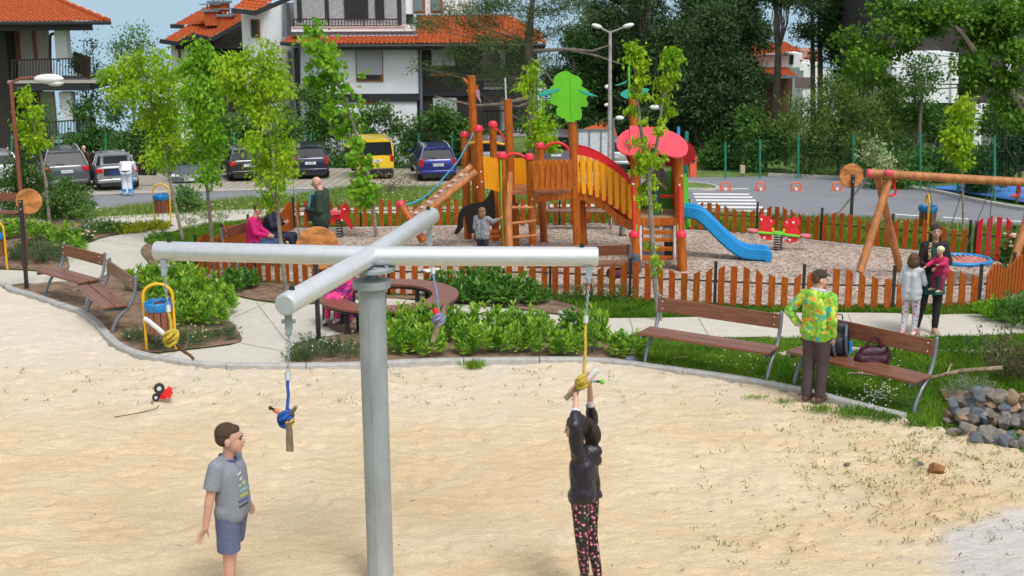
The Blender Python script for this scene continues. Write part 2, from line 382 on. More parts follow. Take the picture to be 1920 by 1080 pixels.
beds=[[(4,540),(40,533),(70,533),(110,530),(150,531),(185,527),(215,506),(250,512),(300,532),(380,562),(425,599),(445,622),(452,642),(400,651),(330,659),(287,663),(262,665),(240,658),(216,645),(196,624),(178,603),(150,584),(107,569),(60,552)],
 [(-200,506),(0,505),(60,508),(116,510),(129,500),(123,480),(128,470),(150,461),(188,447),(225,439),(288,429),(325,424),(300,420),(200,420),(100,418),(-200,424)],
 [(300,446),(275,458),(266,467),(267,476),(278,491),(305,511),(360,528),(425,549),(480,563),(562,571),(640,564),(700,556),(560,534),(478,532),(366,517),(396,494),(430,480),(400,450),(350,440)],
 [(544,687),(542,672),(547,656),(575,642),(640,630),(760,624),(1000,628),(1180,632),(1195,650),(1190,680),(1172,683),(1097,677),(955,677),(790,680),(675,686)],
 [(715,560),(760,556),(1022,560),(1090,575),(1100,588),(1060,592),(960,579),(855,569),(790,563)]]
for i,b in enumerate(beds): pxsheet('flower_bed_soil', b, M_soil, .02, 3)
mb=MB()
for a,b in (((130,485),(268,470)),((190,450),(268,463)),((255,434),(318,437)),((150,530),(230,508)),((300,672),(425,620)),((425,600),(500,568)),((452,643),(540,660)),((480,566),(545,650)),((640,566),(640,626)),((1180,596),(1190,629)),((1310,596),(1330,631)),((1450,589),(1465,632)),((1590,589),(1610,634)),((1740,592),(1765,631)),((1870,590),(1900,627)),((80,533),(95,513))):
    p,q=g(*a,.016),g(*b,.016); d=(q-p).normalized(); n_=V((-d.y,d.x,0))*.007; mb.add([p-n_,q-n_,q+n_,p+n_],[(0,1,2,3)])
tag(mb.build('path_joints',mat('joint_dirt',(.30,.27,.22),.95)),kind='structure')
# thin concrete edging round the playground
mb=MB(); box_path(mb,[g(p.x,p.y) for p in spline([(551,432),(800,428),(1120,423),(1290,435),(1435,444),(1590,462),(1815,484),(1905,497)],6)],.06,.05); tag(mb.build('edging_kerb',M_kerb),kind='structure')
# road, parking and markings on the lower level
def rsheet(name, px, m, off, n=1): return sheet(name,[rp(p.x,p.y) for p in (spline(px,n,True) if n>1 else [V((a,b,0)) for a,b in px])], m, off)
road=[(-300,420),(0,412),(180,399),(290,392),(420,383),(540,375),(700,367),(860,366),(1000,366),(1150,372),(1230,392),(1270,414),(1350,420),(1500,418),(1700,421),(1950,438),(2300,455),(2300,440),(1920,395),(1830,380),(1760,364),(1700,354),(1655,345),(1600,338),(1520,334),(1440,331),(1300,333),(1150,335),(900,350),(700,353),(542,355),(312,361),(170,366),(0,372),(-300,385)]
rsheet('road', road, M_asph, .01)
rsheet('parking_lot', [(-300,385),(0,372),(170,366),(312,361),(542,355),(700,353),(900,350),(1150,335),(1150,318),(900,318),(600,316),(300,326),(0,332),(-300,345)], M_paver, .02)
rsheet('parking_kerb_strip', [(-300,386),(0,373),(170,367),(312,362),(542,356),(700,354),(900,351),(900,348.5),(700,351),(542,352.5),(312,358),(170,362.5),(0,368.5),(-300,381)], mat('strip_concrete',(.42,.39,.34),.9), .026)
mb=MB()
def stripe(x0,y0,x1,y1,t):
    a,b,c,d=[rp(*q,.02) for q in ((x0,y0),(x1,y1),(x1,y1+t),(x0,y0+t))]; mb.add([d,c,b,a],[(0,1,2,3)])
stripe(178,388.5,300,384.5,1.6); stripe(300,384.5,470,378,1.5)
for i,(y,xa,xb) in enumerate([(362.3,1300,1405),(367.8,1302,1411),(373.6,1305,1417),(379.8,1308,1423),(386.4,1312,1431),(393.4,1316,1439),(400.6,1321,1447),(408,1327,1455)]): stripe(xa,y,xb,y+.6,2.8+i*.16)
stripe(1330,355,1404,352.6,1.3)
for a,b,y in ((1680,1726,401),(1768,1816,406.5),(1866,1930,412)): stripe(a,y,b,y+3,1.6)
tag(mb.build('road_markings',M_white),kind='structure')
M_kc=mat('pale_kerb',(.46,.45,.42),.9,var=.12,scale=4)
mb=MB(); ln=[rp(p.x,p.y) for p in spline([(2300,450),(2100,420),(1920,396),(1830,380),(1760,364),(1700,354),(1655,345),(1600,338),(1520,334),(1440,331)],5)]
box_path(mb,ln[::-1],.2,.14); 
ln=[rp(p.x,p.y) for p in spline([(1285,357),(1330,358),(1342,354.5),(1325,349),(1290,345)],5)]; box_path(mb,ln[::-1],.14,.12)
tag(mb.build('road_kerb',M_kc),kind='structure')
rsheet('grass_island',[(1285,357),(1330,357.5),(1341,354.5),(1325,349.5),(1290,346),(1240,350),(1240,356)],M_grass,.1)
rsheet('sports_court',[(1738,353),(1800,349),(1990,349),(2200,405),(1920,382),(1830,367),(1775,359)], mat('blue_court',(.06,.22,.62),.8,var=.15,scale=.8), .06)
# ================================================================ PLAYGROUND FURNITURE
M_galv = mat('galvanised_steel',(.66,.69,.72),.36,metal=.4,var=.05,scale=16,bump=.06,bscale=50,detail=7)
M_galvd = mat('dull_steel_pole',(.36,.40,.43),.55,metal=.35,var=.16,scale=5,bump=.15,bscale=70,detail=9,stretch=(1,1,.35))
M_steel = mat('grey_painted_steel',(.22,.25,.28),.4,metal=.5,var=.08)
M_black = mat('black_metal',(.02,.02,.022),.5,var=.2)
M_wood = mat('brown_plank',(.20,.075,.04),.35,var=.28,scale=3,stretch=(1.2,14,14),bump=.12,bscale=12,coat=.15)
M_fence = mat('orange_fence_wood',(.35,.082,.010),.75,spec=.2,var=.3,scale=5,stretch=(8,8,1.2),bump=.15,bscale=10,island=.13)
M_log = mat('varnished_log',(.41,.108,.010),.5,spec=.3,var=.3,scale=4,stretch=(5,5,1),bump=.15,bscale=8,coat=.2)
M_pole = mat('natural_log',(.44,.175,.055),.5,var=.28,scale=3,stretch=(4,4,1),bump=.15,bscale=9)
M_red = mat('red_plastic',(.72,.02,.03),.35,var=.06)
M_yel = mat('orange_yellow_panel',(.87,.38,.01),.4,var=.06)
M_yel2 = mat('yellow_paint',(.80,.42,.01),.35,var=.05)
M_green = mat('lime_panel',(.13,.55,.02),.4,var=.05)
M_dgreen = mat('dark_green_panel',(.06,.22,.02),.45,var=.06)
M_teal = mat('teal_panel',(.03,.42,.33),.4,var=.06)
M_blue = mat('blue_plastic',(.01,.27,.62),.32,var=.05)
M_pink = mat('pink_red_roof',(.82,.06,.09),.25,var=.05,coat=.4)  # roof red lightened towards pink for the sky it reflects
M_dred = mat('dark_red_panel',(.30,.005,.01),.4,var=.06)
M_whitep = mat('white_paint',(.75,.76,.76),.5,var=.05)
M_bluerope = mat('blue_rope',(.02,.10,.42),.8,var=.3,scale=60,bump=.6,bscale=120)
M_yrope = mat('yellow_rope',(.58,.43,.05),.8,var=.3,scale=60,bump=.6,bscale=120)
M_grope = mat('grey_blue_rope',(.22,.26,.42),.8,var=.3,scale=60,bump=.6,bscale=120)
M_drift = mat('weathered_branch',(.26,.19,.12),.85,var=.45,scale=12,stretch=(1,1,.3),bump=.6,bscale=30)
M_barkd = mat('dark_bark_stick',(.12,.06,.03),.85,var=.5,scale=14,bump=.6,bscale=30)
# ---- the spinner: pole with four arms
def spinner():
    hz = at(695,480,9.7).z; hub = at(695,480,9.7)
    t = thing('rope_carousel','galvanised steel pole with a four armed cross of thick pipes in the sand','carousel',(hub.x,hub.y,Tz(hub.x,hub.y)))
    ends=[flat(291,470,hz),flat(1121,481,hz),flat(534,572,hz),flat(810,404,hz)]
    rb=.074
    for i,e in enumerate(ends):
        d=(e-hub).normalized(); mb=MB(); s0 = hub + d*(.0 if i<2 else .0)
        off = V((0,0,0)) 
        mb.tube([hub+off, e-d*.012+off, e+off],[rb,rb,rb-.008],28)
        mb.tube([e, e+d*.004],[rb-.012,rb-.014],28)
        a=mb.build('arm',M_galv,t,world=True)
        b=MB(); q=e-d*.12+V((0,0,rb)); b.cyl(q-V((0,0,.01)),q+V((0,0,.018)),.02,.018,8); b.ell(q+V((0,0,.02)),.014,nu=8,nv=6); 
        b.build('bolt',M_black,t,world=True)
    px=hub.x; py=hub.y; top=hz-.15
    fl=MB(); fl.lathe((px,py,hz-rb-.005),[(.17,-.034),(.185,-.03),(.185,-.008),(.17,0)],36)
    for k in range(8):
        a=k*math.pi/4+.3; fl.cyl((px+.14*math.cos(a),py+.14*math.sin(a),hz-rb-.01),(px+.14*math.cos(a),py+.14*math.sin(a),hz-rb+.014),.014,.014,6)
    fl.build('flange',M_galvd,t,world=True)
    nk=MB(); nk.lathe((px,py,0),[(.055,hz-.17),(.05,hz-.12),(.05,hz-rb-.03)],24); nk.build('bearing',M_steel,t,world=True)
    cp=MB(); cp.lathe((px,py,0),[(.135,hz-.245),(.145,hz-.24),(.145,hz-.19),(.135,hz-.182),(.06,hz-.17)],36); cp.build('collar',M_galvd,t,world=True)
    pl=MB(); pl.lathe((px,py,0),[(.104,Tz(px,py)-.3),(.104,hz-.3),(.108,hz-.3),(.108,hz-.245)],40); pl.build('pole',M_galvd,t,world=True)
    w=MB(); w.tube([(px-.016,py-.104,Tz(px,py)),(px-.016,py-.104,hz-.3)],.003,6); w.build('weld_seam',M_galvd,t,world=True)
    return hub,hz,ends
HUB,HZ,ENDS = spinner()
def chain(mb, p0, p1, m=0, pitch=.026, r=.0042):
    d=p1-p0; n=max(2,int(d.length/pitch)); u,w=frame(d)
    for i in range(n):
        c=p0+d*((i+.5)/n); a=u if i%2 else w; dd=d.normalized()
        pts=[c+dd*(math.sin(q)*pitch*.72)+a*(math.cos(q)*.009) for q in np.linspace(0,2*math.pi,9)]
        mb.tube(pts,r,5,m,caps=False)
def knot(mb, c, r, m=0, seed=1, rr=.016):
    rs=random.Random(seed)
    for k in range(5):
        ax=V((rs.uniform(-1,1),rs.uniform(-.6,.6),rs.uniform(-1,1))).normalized(); u,w=frame(ax)
        cc=c+V((rs.uniform(-1,1),rs.uniform(-1,1),rs.uniform(-1,1)))*r*.35
        mb.tube([cc+(u*math.cos(q)+w*math.sin(q))*r*rs.uniform(.75,.85)+ax*math.sin(q*2)*r*.25 for q in np.linspace(0,2*math.pi,15)],rr,7,m,caps=False)
def hanger(label, px, clamp, ferr, knotp, Z, ropem, sticks, ksize=.05, extra=None):
    """px,y pixel columns: clamp top, ferrule, knot; everything hangs in one vertical plane at depth Z"""
    top=at(px,clamp[0],Z); t=thing('rope_hanger',label,'rope swing',top,group='rope hangers on the carousel arms')
    A=at(px,clamp[1],Z); Fp=at(*ferr,Z); K=at(*knotp,Z); mb=MB()
    mb.box(top.lerp(A,.35)+V((0,0,.0)),(.045,.035,(top-A).length*.75)); mb.cyl(top.lerp(A,.35)-V((.045,0,0)),top.lerp(A,.35)+V((.045,0,0)),.014,.014,8)
    mb.cyl(top.lerp(A,.8)-V((0,.03,0)),top.lerp(A,.8)+V((0,.03,0)),.018,.018,8); mb.box(top.lerp(A,.8),(.036,.03,.05))
    mb.build('clamp',M_galvd,t,world=True)
    mb=MB(); chain(mb,A,Fp); mb.build('chain',M_galvd,t,world=True)
    mb=MB(); d=(K-Fp).normalized(); mb.cyl(Fp,Fp+d*.055,.02,.02,12); mb.build('ferrule',M_galv,t,world=True)
    mb=MB(); mid=Fp.lerp(K,.5)+V((.008,0,0)); mb.tube([Fp+d*.05,Fp.lerp(K,.3),mid,K],.0115,8); knot(mb,K,ksize,rr=.015); mb.build('rope',ropem,t,world=True)
    for (a,b,ra,rb2,m) in sticks:
        a,b=at(*a),at(*b); mb=MB(); n=6; rs=random.Random(int(a.x*1e4)%977)
        pts=[a.lerp(b,i/n)+V((rs.uniform(-1,1),rs.uniform(-1,1),rs.uniform(-1,1)))*ra*.22 for i in range(n+1)]
        mb.tube(pts,[ra+(rb2-ra)*i/n for i in range(n+1)],9); mb.build('stick',m,t,world=True)
    if extra: extra(t)
ZL=(ENDS[0]-V((0,0,CZ))).dot(ray(960,540)); ZN=(ENDS[2]-V((0,0,CZ))).dot(ray(960,540)); ZF=(ENDS[3]-V((0,0,CZ))).dot(ray(960,540)); ZR=(ENDS[1]-V((0,0,CZ))).dot(ray(960,540))
hanger('rope hanger at the left arm end, half white stick in a yellow knot',308,(486,520),(315,572),(322,632),ZL-.02,M_yrope,
  [((270,596,ZL-.1),(318,634,ZL-.02),.019,.019,M_whitep),((318,634,ZL-.02),(364,674,ZL+.05),.017,.012,M_barkd)],.062)
def nearx(t):
    Z=ZN+.12; k=at(538,782,Z); mb=MB(); a,b=at(534,778,Z),at(507,765,Z-.04)
    mb.tube([a,a.lerp(b,.45)],.013,8,0); mb.tube([a.lerp(b,.45),a.lerp(b,.75)],.016,8,1); mb.tube([a.lerp(b,.75),a.lerp(b,.88)],.009,8,2); mb.ell(b,.014,nu=8,nv=6,m=2)
    mb.build('handle',[M_yel2,mat('salmon_plastic',(.75,.22,.1),.5),M_black],t,world=True)
    mb=MB(); knot(mb,at(543,790,Z),.026,rr=.009,seed=5); mb.build('lashing',M_yel2,t,world=True)
hanger('rope hanger at the nearest arm end, thick blue rope knotted round driftwood',541,(588,630),(540,697),(537,783),ZN+.12,M_bluerope,
  [((542,792,ZN+.1),(544,846,ZN+.12),.02,.026,M_drift),((540,784,ZN+.12),(555,762,ZN+.05),.016,.013,M_drift)],.052,nearx)
def farx(t):
    mb=MB(); mb.cyl(at(815,578,ZF-.1),at(821,592,ZF-.1),.03,.03,10); mb.build('tin_can',M_red,t,world=True)
hanger('rope hanger at the far arm end, grey blue rope knotted round a forked branch',806,(425,470),(811,502),(824,598),ZF-.1,M_grope,
  [((840,563,ZF-.1),(826,600,ZF-.1),.024,.028,M_drift),((826,600,ZF-.1),(811,640,ZF-.1),.028,.022,M_drift)],.055,farx)
def rightx(t):
    Z=ZR; mb=MB(); a,b=at(1102,714,Z),at(1130,716,Z-.1)
    mb.tube([a,b],.009,8,0); 
    for k in range(3): mb.cyl(a.lerp(b,.2+k*.16),a.lerp(b,.28+k*.16),.014,.014,8,1)
    mb.ell(a.lerp(b,.97),.02,nu=8,nv=6,m=2); mb.build('handle',[M_black,M_galv,M_green],t,world=True)
hanger('rope hanger at the right arm end, yellow rope and the stick the girl hangs from',1104,(498,532),(1099,592),(1093,714),ZR,M_yrope,
  [((1122,692,ZR-.04),(1096,714,ZR),.022,.021,M_whitep),((1098,712,ZR),(1060,748,ZR+.06),.021,.02,M_drift)],.05,rightx)
# ---- picket fences
def picket_fence(label, pts, start=True, end=True, mname=M_fence, spacing=.178, h=.62, bay=1.45, rails=(.43,), phase=0, name='picket_fence', gapfirst=False):
    P=[V(p) for p in pts]; t=thing(name,label,'fence',P[0]); tot=[0]
    for a,b in zip(P[:-1],P[1:]): tot.append(tot[-1]+(b-a).length)
    def pos(s):
        for i in range(len(P)-1):
            if s<=tot[i+1] or i==len(P)-2:
                return P[i].lerp(P[i+1],(s-tot[i])/(tot[i+1]-tot[i])), (P[i+1]-P[i]).normalized()
    L=tot[-1]; nb=max(1,round(L/bay)); bl=L/nb; k=0
    posts=MB()
    for i in range(nb+1):
        if (i==0 and not start) or (i==nb and not end): continue
        p,d=pos(min(i*bl,L-1e-4)); m=MB(); m.box(p+V((0,0,.36)),(.045,.045,.76),m=0); m.box(p+V((0,0,.75)),(.052,.052,.02)); m.build('post',M_black,t,world=True)
    hs=[.50,.58,.66,.72,.70,.62,.54,.49]
    for i in range(nb):
        m=MB(); n=max(2,int((bl-.12)/spacing)); 
        for j in range(n):
            s=i*bl+bl*(j+.5)/n; p,d=pos(s); u=V((d.x,d.y,d.z)).normalized(); nrm=V((-d.y,d.x,0)).normalized()
            ph=(k+phase)*0.785; k+=1
            ht=h*(1+.12*math.sin(ph)); sl=.05*math.cos(ph) + random.Random(k).uniform(-.008,.008)
            w=.052; z0=.05
            q=[p-u*w+V((0,0,z0)),p+u*w+V((0,0,z0)),p+u*w+V((0,0,ht+sl)),p-u*w+V((0,0,ht-sl))]
            q=[a+ nrm*.0 for a in q]
            m.prism([a-nrm*.03 for a in q],nrm,.022)
        m.build('picket_panel',mname,t,world=True)
    for rz in rails:
        m=MB(); pp=[pos(min(s,L-1e-4))[0]+V((0,0,rz)) for s in np.linspace(0,L,2+4*(len(P)-1))]; m.tube([q for q in pp],.016,6); m.build('rail',M_black,t,world=True)
    return t
gl=lambda *a: [g(*q) for q in a]
picket_fence('long orange picket fence behind the play towers, along the grass strip', gl((552,430),(668,429),(1120,422),(1285,433)))
picket_fence('orange picket fence behind the squirrel seesaw and the log swing', gl((1290,434),(1435,443),(1590,461),(1815,483)), start=True)
picket_fence('orange picket fence climbing behind the seated women at the left', gl((370,514),(402,497),(465,470),(548,432)), spacing=.135, end=False)
picket_fence('orange picket fence nearest the path, before the towers', gl((372,518),(480,530),(760,556),(1022,556),(1180,567),(1440,580),(1655,585),(1834,582)), start=False)
picket_fence('short orange picket fence run at the right edge, turning towards the gate', gl((1842,581),(1880,562),(1915,548),(1990,512)), spacing=.14, start=False)
picket_fence('red slatted gate in the fence behind the blue nest swing', gl((1826,485),(1896,495)), spacing=.155, mname=M_red, rails=(.5,.06), name='gate', h=.80, bay=1.0)
picket_fence('orange picket fence beyond the red gate at the right edge', gl((1908,497),(1990,512)), bay=1)
# ---- benches
def bench_proto(L, label, loc, rz, simple=False):
    t=thing('park_bench',label,'bench',loc,rz)
    prof=spline([(0,-.16,-.05),(0,-.13,.12),(0,-.02,.30),(0,.12,.42),(0,.2,.55),(0,.24,.70),(0,.26,.86)],5)
    for s in (-1,1):
        m=MB(); x=s*L/2
        m.tube([(x,p.y,p.z) for p in prof],.026,10); m.ell((x,.26,.862),.026,nu=8,nv=6)
        m.bar((x,-.28,.425),(x,.14,.40),.012,.07); m.prism([(x,.10,.36),(x,-.24,.42),(x,-.24,.435),(x,.14,.43)],(1,0,0),.012)
        m.box((x,-.14,.0),(.10,.14,.012)); m.build('leg',M_steel,t)
    for k,y in enumerate((-.19,.01)):
        m=MB(); m.box((0,y,.455),(L+.12,.185,.036)); o=m.build('seat_plank',M_wood,t)
        b=o.modifiers.new('b','BEVEL'); b.width=.008; b.segments=2
    m=MB(); m.box((0,.215,.76),(L-.01,.034,.19),Matrix.Rotation(R(-6),3,'X')); o=m.build('backrest',M_wood,t)
    b=o.modifiers.new('b','BEVEL'); b.width=.006; b.segments=2
    m=MB()
    for s in (-1,1):
        for z in (.71,.81): m.ell((s*(L/2-.07),.193,z),.010,nu=8,nv=6)
    m.build('bolt',M_galv,t)
    return t
def bench_at(label,a,b,flip=False):
    A,B=g(*a),g(*b); d=B-A; c=(A+B)/2; L=V((d.x,d.y,0)).length; n=V((-d.y,d.x,0)).normalized()
    c=c+n*.14
    rz=math.atan2(d.y,d.x)
    return bench_proto(L,label,(c.x,c.y,Tz(c.x,c.y)),rz)
bench_at('left of the pair of brown benches by the sand kerb at the left',(88,556),(163,575))
bench_at('right of the pair of brown benches by the sand kerb, beside the near litter bin',(166,592),(212,626))
bench_at('empty brown plank bench on the grass between the laurels and the woman in the cap',(1210,686),(1438,719))
bench_at('brown plank bench on the grass carrying the backpack and the purple bag',(1490,727),(1714,777))
# ones partly seen
bench_at('brown bench cut by the left edge of the photo, behind the wooden disc',(-55,432),(33,434))
def bench_world(label,c,rz,L=1.5): return bench_proto(L,label,(c.x,c.y,Tz(c.x,c.y)),rz)
BW=g(488,497); bench_world('bench inside the fence with the two seated women on it',BW,R(90-24),1.7)
bench_world('bench inside the fence before the step tower, its back to the path',g(1085,545),R(184),1.7)
bench_world('bench under the play platform by the far fence',g(1085,430),R(-4),1.5)
# ---- round bench
c=g(730,607); t=thing('round_bench','circular slatted brown bench on black legs standing on the path','bench',c)
ro,ri=1.08,.68
m=MB()
for k in range(84):
    a0=2*math.pi*k/84; a1=a0+2*math.pi/84*.9; q=[(r*math.cos(a),r*math.sin(a),.45) for r,a in ((ri,a0),(ro,a0),(ro,a1),(ri,a1))]
    m.prism([V(p) for p in q],(0,0,1),.035)
m.build('seat_ring',mat('bench_slats',(.22,.08,.05),.4,var=.15,scale=3,island=.12,coat=.1),t)
m=MB()
for r in (ri+.04,ro-.05): m.tube([(r*math.cos(a),r*math.sin(a),.405) for a in np.linspace(0,2*math.pi,49)],.022,6,caps=False)
m.build('ring_frame',M_black,t)
for k in range(8):
    a=k*math.pi/4+.2; 
    for r in ((ri+.04),(ro-.1)):
        m=MB(); m.box((r*math.cos(a),r*math.sin(a),.18),(.07,.05,.44)); m.build('leg',M_black,t)
sheet('soil_ring',[c+V((math.cos(a)*.95,math.sin(a)*.95,-.0462*math.sin(a)*.95)) for a in np.linspace(0,6.28,40)[:-1]],M_soil,.024)
m=MB(); m.box(g(812,560)+V((0,0,.5)),(.3,.2,.012),Matrix.Rotation(R(25),3,'Z')); q=m.build('paper_sheet',M_whitep,origin=g(812,560)+V((0,0,.5))); tag(q,'white sheet of paper lying on the round bench','paper')
# ---- litter bins
def bin_proto(label,loc,rz=0):
    t=thing('litter_bin',label,'litter bin',loc,rz,'yellow framed litter bins')
    m=MB(); w=.2; pts=[(-w,0,-.1),(-w,0,.75)]+[(-w*math.cos(a),0,.80+.17*math.sin(a)) for a in np.linspace(0.1,math.pi-.1,9)]+[(w,0,.75),(w,0,-.1)]
    m.tube(pts,.022,10); m.build('frame',M_yel2,t)
    m=MB()
    for k in range(12):
        a=2*math.pi*k/12; m.box((.165*math.cos(a),-.02+.165*math.sin(a),.48),(.018,.078,.40),Matrix.Rotation(a,3,'Z'))
    m.build('barrel',M_wood,t)
    m=MB(); n=26; prof=[]
    vs=[];  rs=random.Random(4)
    for i,(r,z) in enumerate([(.182,.60),(.2,.64),(.2,.70),(.185,.725),(.16,.70),(.15,.55)]):
        for j in range(n): a=2*math.pi*j/n; rr=r+rs.uniform(-.008,.008); vs.append((rr*math.cos(a),-.02+rr*math.sin(a),z+rs.uniform(-.012,.012)))
    m.add(vs,[(i*n+j,i*n+(j+1)%n,(i+1)*n+(j+1)%n,(i+1)*n+j) for i in range(5) for j in range(n)]+[tuple(5*n+j for j in range(n))])
    m.build('bin_bag',mat('blue_bag',(.01,.20,.50),.35,var=.15,scale=20,bump=.5,bscale=18),t)
    return t
b0=bin_proto('near litter bin with a blue bag beside the brown bench at the left',g(303,657),R(8))
dup(b0,g(306,419),R(-4),'far litter bin with a blue bag by the path near the young trees')
dup(b0,g(-6,506),R(5),'litter bin cut by the left edge of the photo')
q=dup(b0,g(1781,476)+V((0,1.6,0)),R(80),'litter bin behind the fence near the red gate')
# ---- round wooden discs on black posts
def disc(label, cx, cy, rad_px, bx, by, Y=None):
    b=g(bx,by); t=thing('disc_sign',label,'wooden disc',b,group='wooden discs on black posts')
    c=on(cx,cy,b.y-.0); s=F/((c-V((0,0,CZ))).dot(ray(960,540))); r=rad_px/s
    m=MB(); m.lathe(c+V((0,.03,0)),[(r-.01,-.02),(r,-.012),(r,.012),(r-.01,.02)],44,axis=V((.12,-1,.02)).normalized())
    m.build('disc',mat('plywood_disc',(.46,.19,.06),.6,spec=.25,var=.5,scale=3.5,bump=.2,bscale=9,stretch=(1,1,2.2),detail=8),t,world=True)
    m=MB(); top=V((b.x+(c.x-b.x)*.3,b.y-.03,c.z+r*.15)); m.bar(b-V((0,0,.1)),top,.06,.05); m.build('post',M_black,t,world=True)
    m=MB(); 
    for k in (.03,.16): m.ell(top-V((0,.03,k)),.012,nu=8,nv=6)
    m.build('bolt',M_galv,t,world=True)
    return t
disc('upright wooden disc on a black post at the left end, before the brown lamp post',53,378,24,50,543)
disc('largest wooden disc on a black post behind the steel cross',595,466,41,598,655)
disc('wooden disc on a black post behind the right log swing frame',1597,330,23,1593,459)
# ---- round lamp at left
t0=rp(70,410); t0=g(46,500); t=thing('street_lamp','brown street lamp with a white head at the left edge, by the garden bed','street lamp',t0)
Yl=t0.y; m=MB(); pts=[t0-V((0,0,.1)),on(44,418,Yl),on(20,153,Yl)]
m.tube(pts,[.062,.045,.036],12); m.cyl(on(44,425,Yl),on(44,415,Yl),.062,.055,12); m.build('post',mat('brown_paint',(.22,.07,.04),.45,var=.1),t,world=True)
m=MB(); m.tube([on(20,160,Yl),on(24,154,Yl),on(38,147,Yl),on(64,145,Yl)],.026,10); m.build('arm',MATS['brown_paint'],t,world=True)
m=MB(); a,b=on(63,147,Yl),on(120,151,Yl); m.ell(a.lerp(b,.5)+V((0,0,.01)),((b-a).length/2,.13,.095),nu=20,nv=10); 
m.add([v for v in []],[]); o=m.build('lamp_head',M_whitep,t,world=True)
m=MB(); m.ell(on(104,156,Yl),(.16,.10,.06),nu=16,nv=8); m.build('lens',mat('frosted_lens',(.6,.62,.6),.25),t,world=True)
# ---- spring horse
def flat_shape(px, Y, th, m, name, parent, normal=V((0,-1,0)), n=1, shift=0):
    pts=[on(p.x,p.y,Y) for p in (spline(px,n,True) if n>1 else [V((a,b,0)) for a,b in px])]
    mb=MB(); mb.prism([p+V((0,shift,0)) for p in pts],normal,th); return mb.build(name,m,parent,world=True)
def spring(mb,p,h,r=.075,turns=7):
    mb.tube([p+V((r*math.cos(a),r*math.sin(a),h*i/(turns*10))) for i,a in enumerate(np.linspace(0,2*math.pi*turns,turns*10+1))],.013,6)
b=g(637,446); t=thing('spring_rider','red horse spring rider inside the fence behind the bald man','spring rider',b); Y0=b.y
flat_shape([(440+x/7.2,320+y/7.2) for x,y in ((1285,580),(1430,590),(1450,560),(1430,510),(1440,480),(1470,450),(1480,415),(1500,430),(1530,470),(1555,540),(1530,580),(1525,620),(1560,660),(1590,740),(1590,800),(1560,790),(1545,740),(1510,690),(1470,670),(1430,665),(1380,660),(1330,720),(1285,700))],Y0,.05,M_red,'horse_body',t,n=1)
flat_shape([(621,394),(640,396),(640,400),(621,402)],Y0,.24,mat('pink_seat',(.7,.08,.12),.3),'seat',t)
m=MB(); spring(m,b,.42); m.build('spring',M_black,t,world=True)
m=MB(); m.ell(on(645,392,Y0-.1),.02,nu=8,nv=6); m.ell(on(641,413,Y0-.1),.022,nu=8,nv=6); m.cyl(on(647,392,Y0-.15),on(647,392,Y0+.15),.012,.012,8); m.build('handle',M_whitep,t,world=True)
# ---- squirrel seesaw
b=g(1458,470); t=thing('spring_seesaw','spring seesaw with two red cut out squirrels facing each other over a green beam','seesaw',b); Y0=b.y
def ztpx(x,y): return (1380+x/10.8, 380+y/10.8)
sqL=[(470,400),(465,320),(500,260),(560,240),(610,270),(640,320),(655,270),(690,300),(740,330),(790,400),(740,440),(710,480),(720,560),(745,610),(715,680),(735,755),(600,750),(510,720),(470,640),(440,590),(500,470),(530,420),(490,415)]
sqR=[(955,420),(1000,370),(1060,340),(1075,310),(1110,330),(1120,370),(1140,310),(1200,285),(1270,310),(1300,390),(1285,465),(1245,430),(1230,470),(1270,560),(1280,650),(1250,740),(1200,800),(990,795),(1000,765),(1060,740),(1030,680),(990,600),(1010,540),(1040,500),(970,470)]
for s in (sqL,sqR): flat_shape([ztpx(*p) for p in s],Y0-.03,.04,M_red,'squirrel_panel',t,n=2)
flat_shape([ztpx(*p) for p in [(735,600),(770,560),(780,520),(755,500),(740,520),(710,520),(700,480),(690,520),(720,560)]],Y0-.035,.03,M_yel,'acorn',t,n=2)
flat_shape([ztpx(*p) for p in [(960,600),(945,560),(970,520),(1000,540),(985,580)]],Y0-.035,.03,M_yel,'acorn',t,n=2)
m=MB(); m.tube([on(*ztpx(425,600),Y0-.06),on(*ztpx(700,625),Y0-.06),on(*ztpx(1000,650),Y0-.06),on(*ztpx(1290,685),Y0-.06)],.028,8)
m.lathe(on(*ztpx(860,620),Y0-.02),[(.12,-.03),(.14,0),(.13,.03)],20); m.build('beam',M_green,t,world=True)
for x,y in ((335,560),(1405,665)):
    m=MB(); q=on(*ztpx(x,y),Y0-.06); m.lathe(q,[(.10,-.035),(.125,-.01),(.12,.02),(.02,.03)],20); m.build('seat',mat('pale_red_seat',(.75,.15,.18),.3,coat=.5),t,world=True)
m=MB(); spring(m,b,.36,.085); m.build('spring',M_black,t,world=True)
for x,y in ((515,345),(570,715),(1160,405),(1085,760)): m=MB(); q=on(*ztpx(x,y),Y0-.14); m.cyl(q,q+V((0,.12,0)),.012,.012,8); m.ell(q,.026,nu=10,nv=8); m.build('handle',M_whitep,t,world=True)
for x,y in ((708,375),(1030,400)): m=MB(); m.ell(on(*ztpx(x,y),Y0-.055),(.012,.006,.024),nu=8,nv=6); m.build('eye',M_whitep,t,world=True)
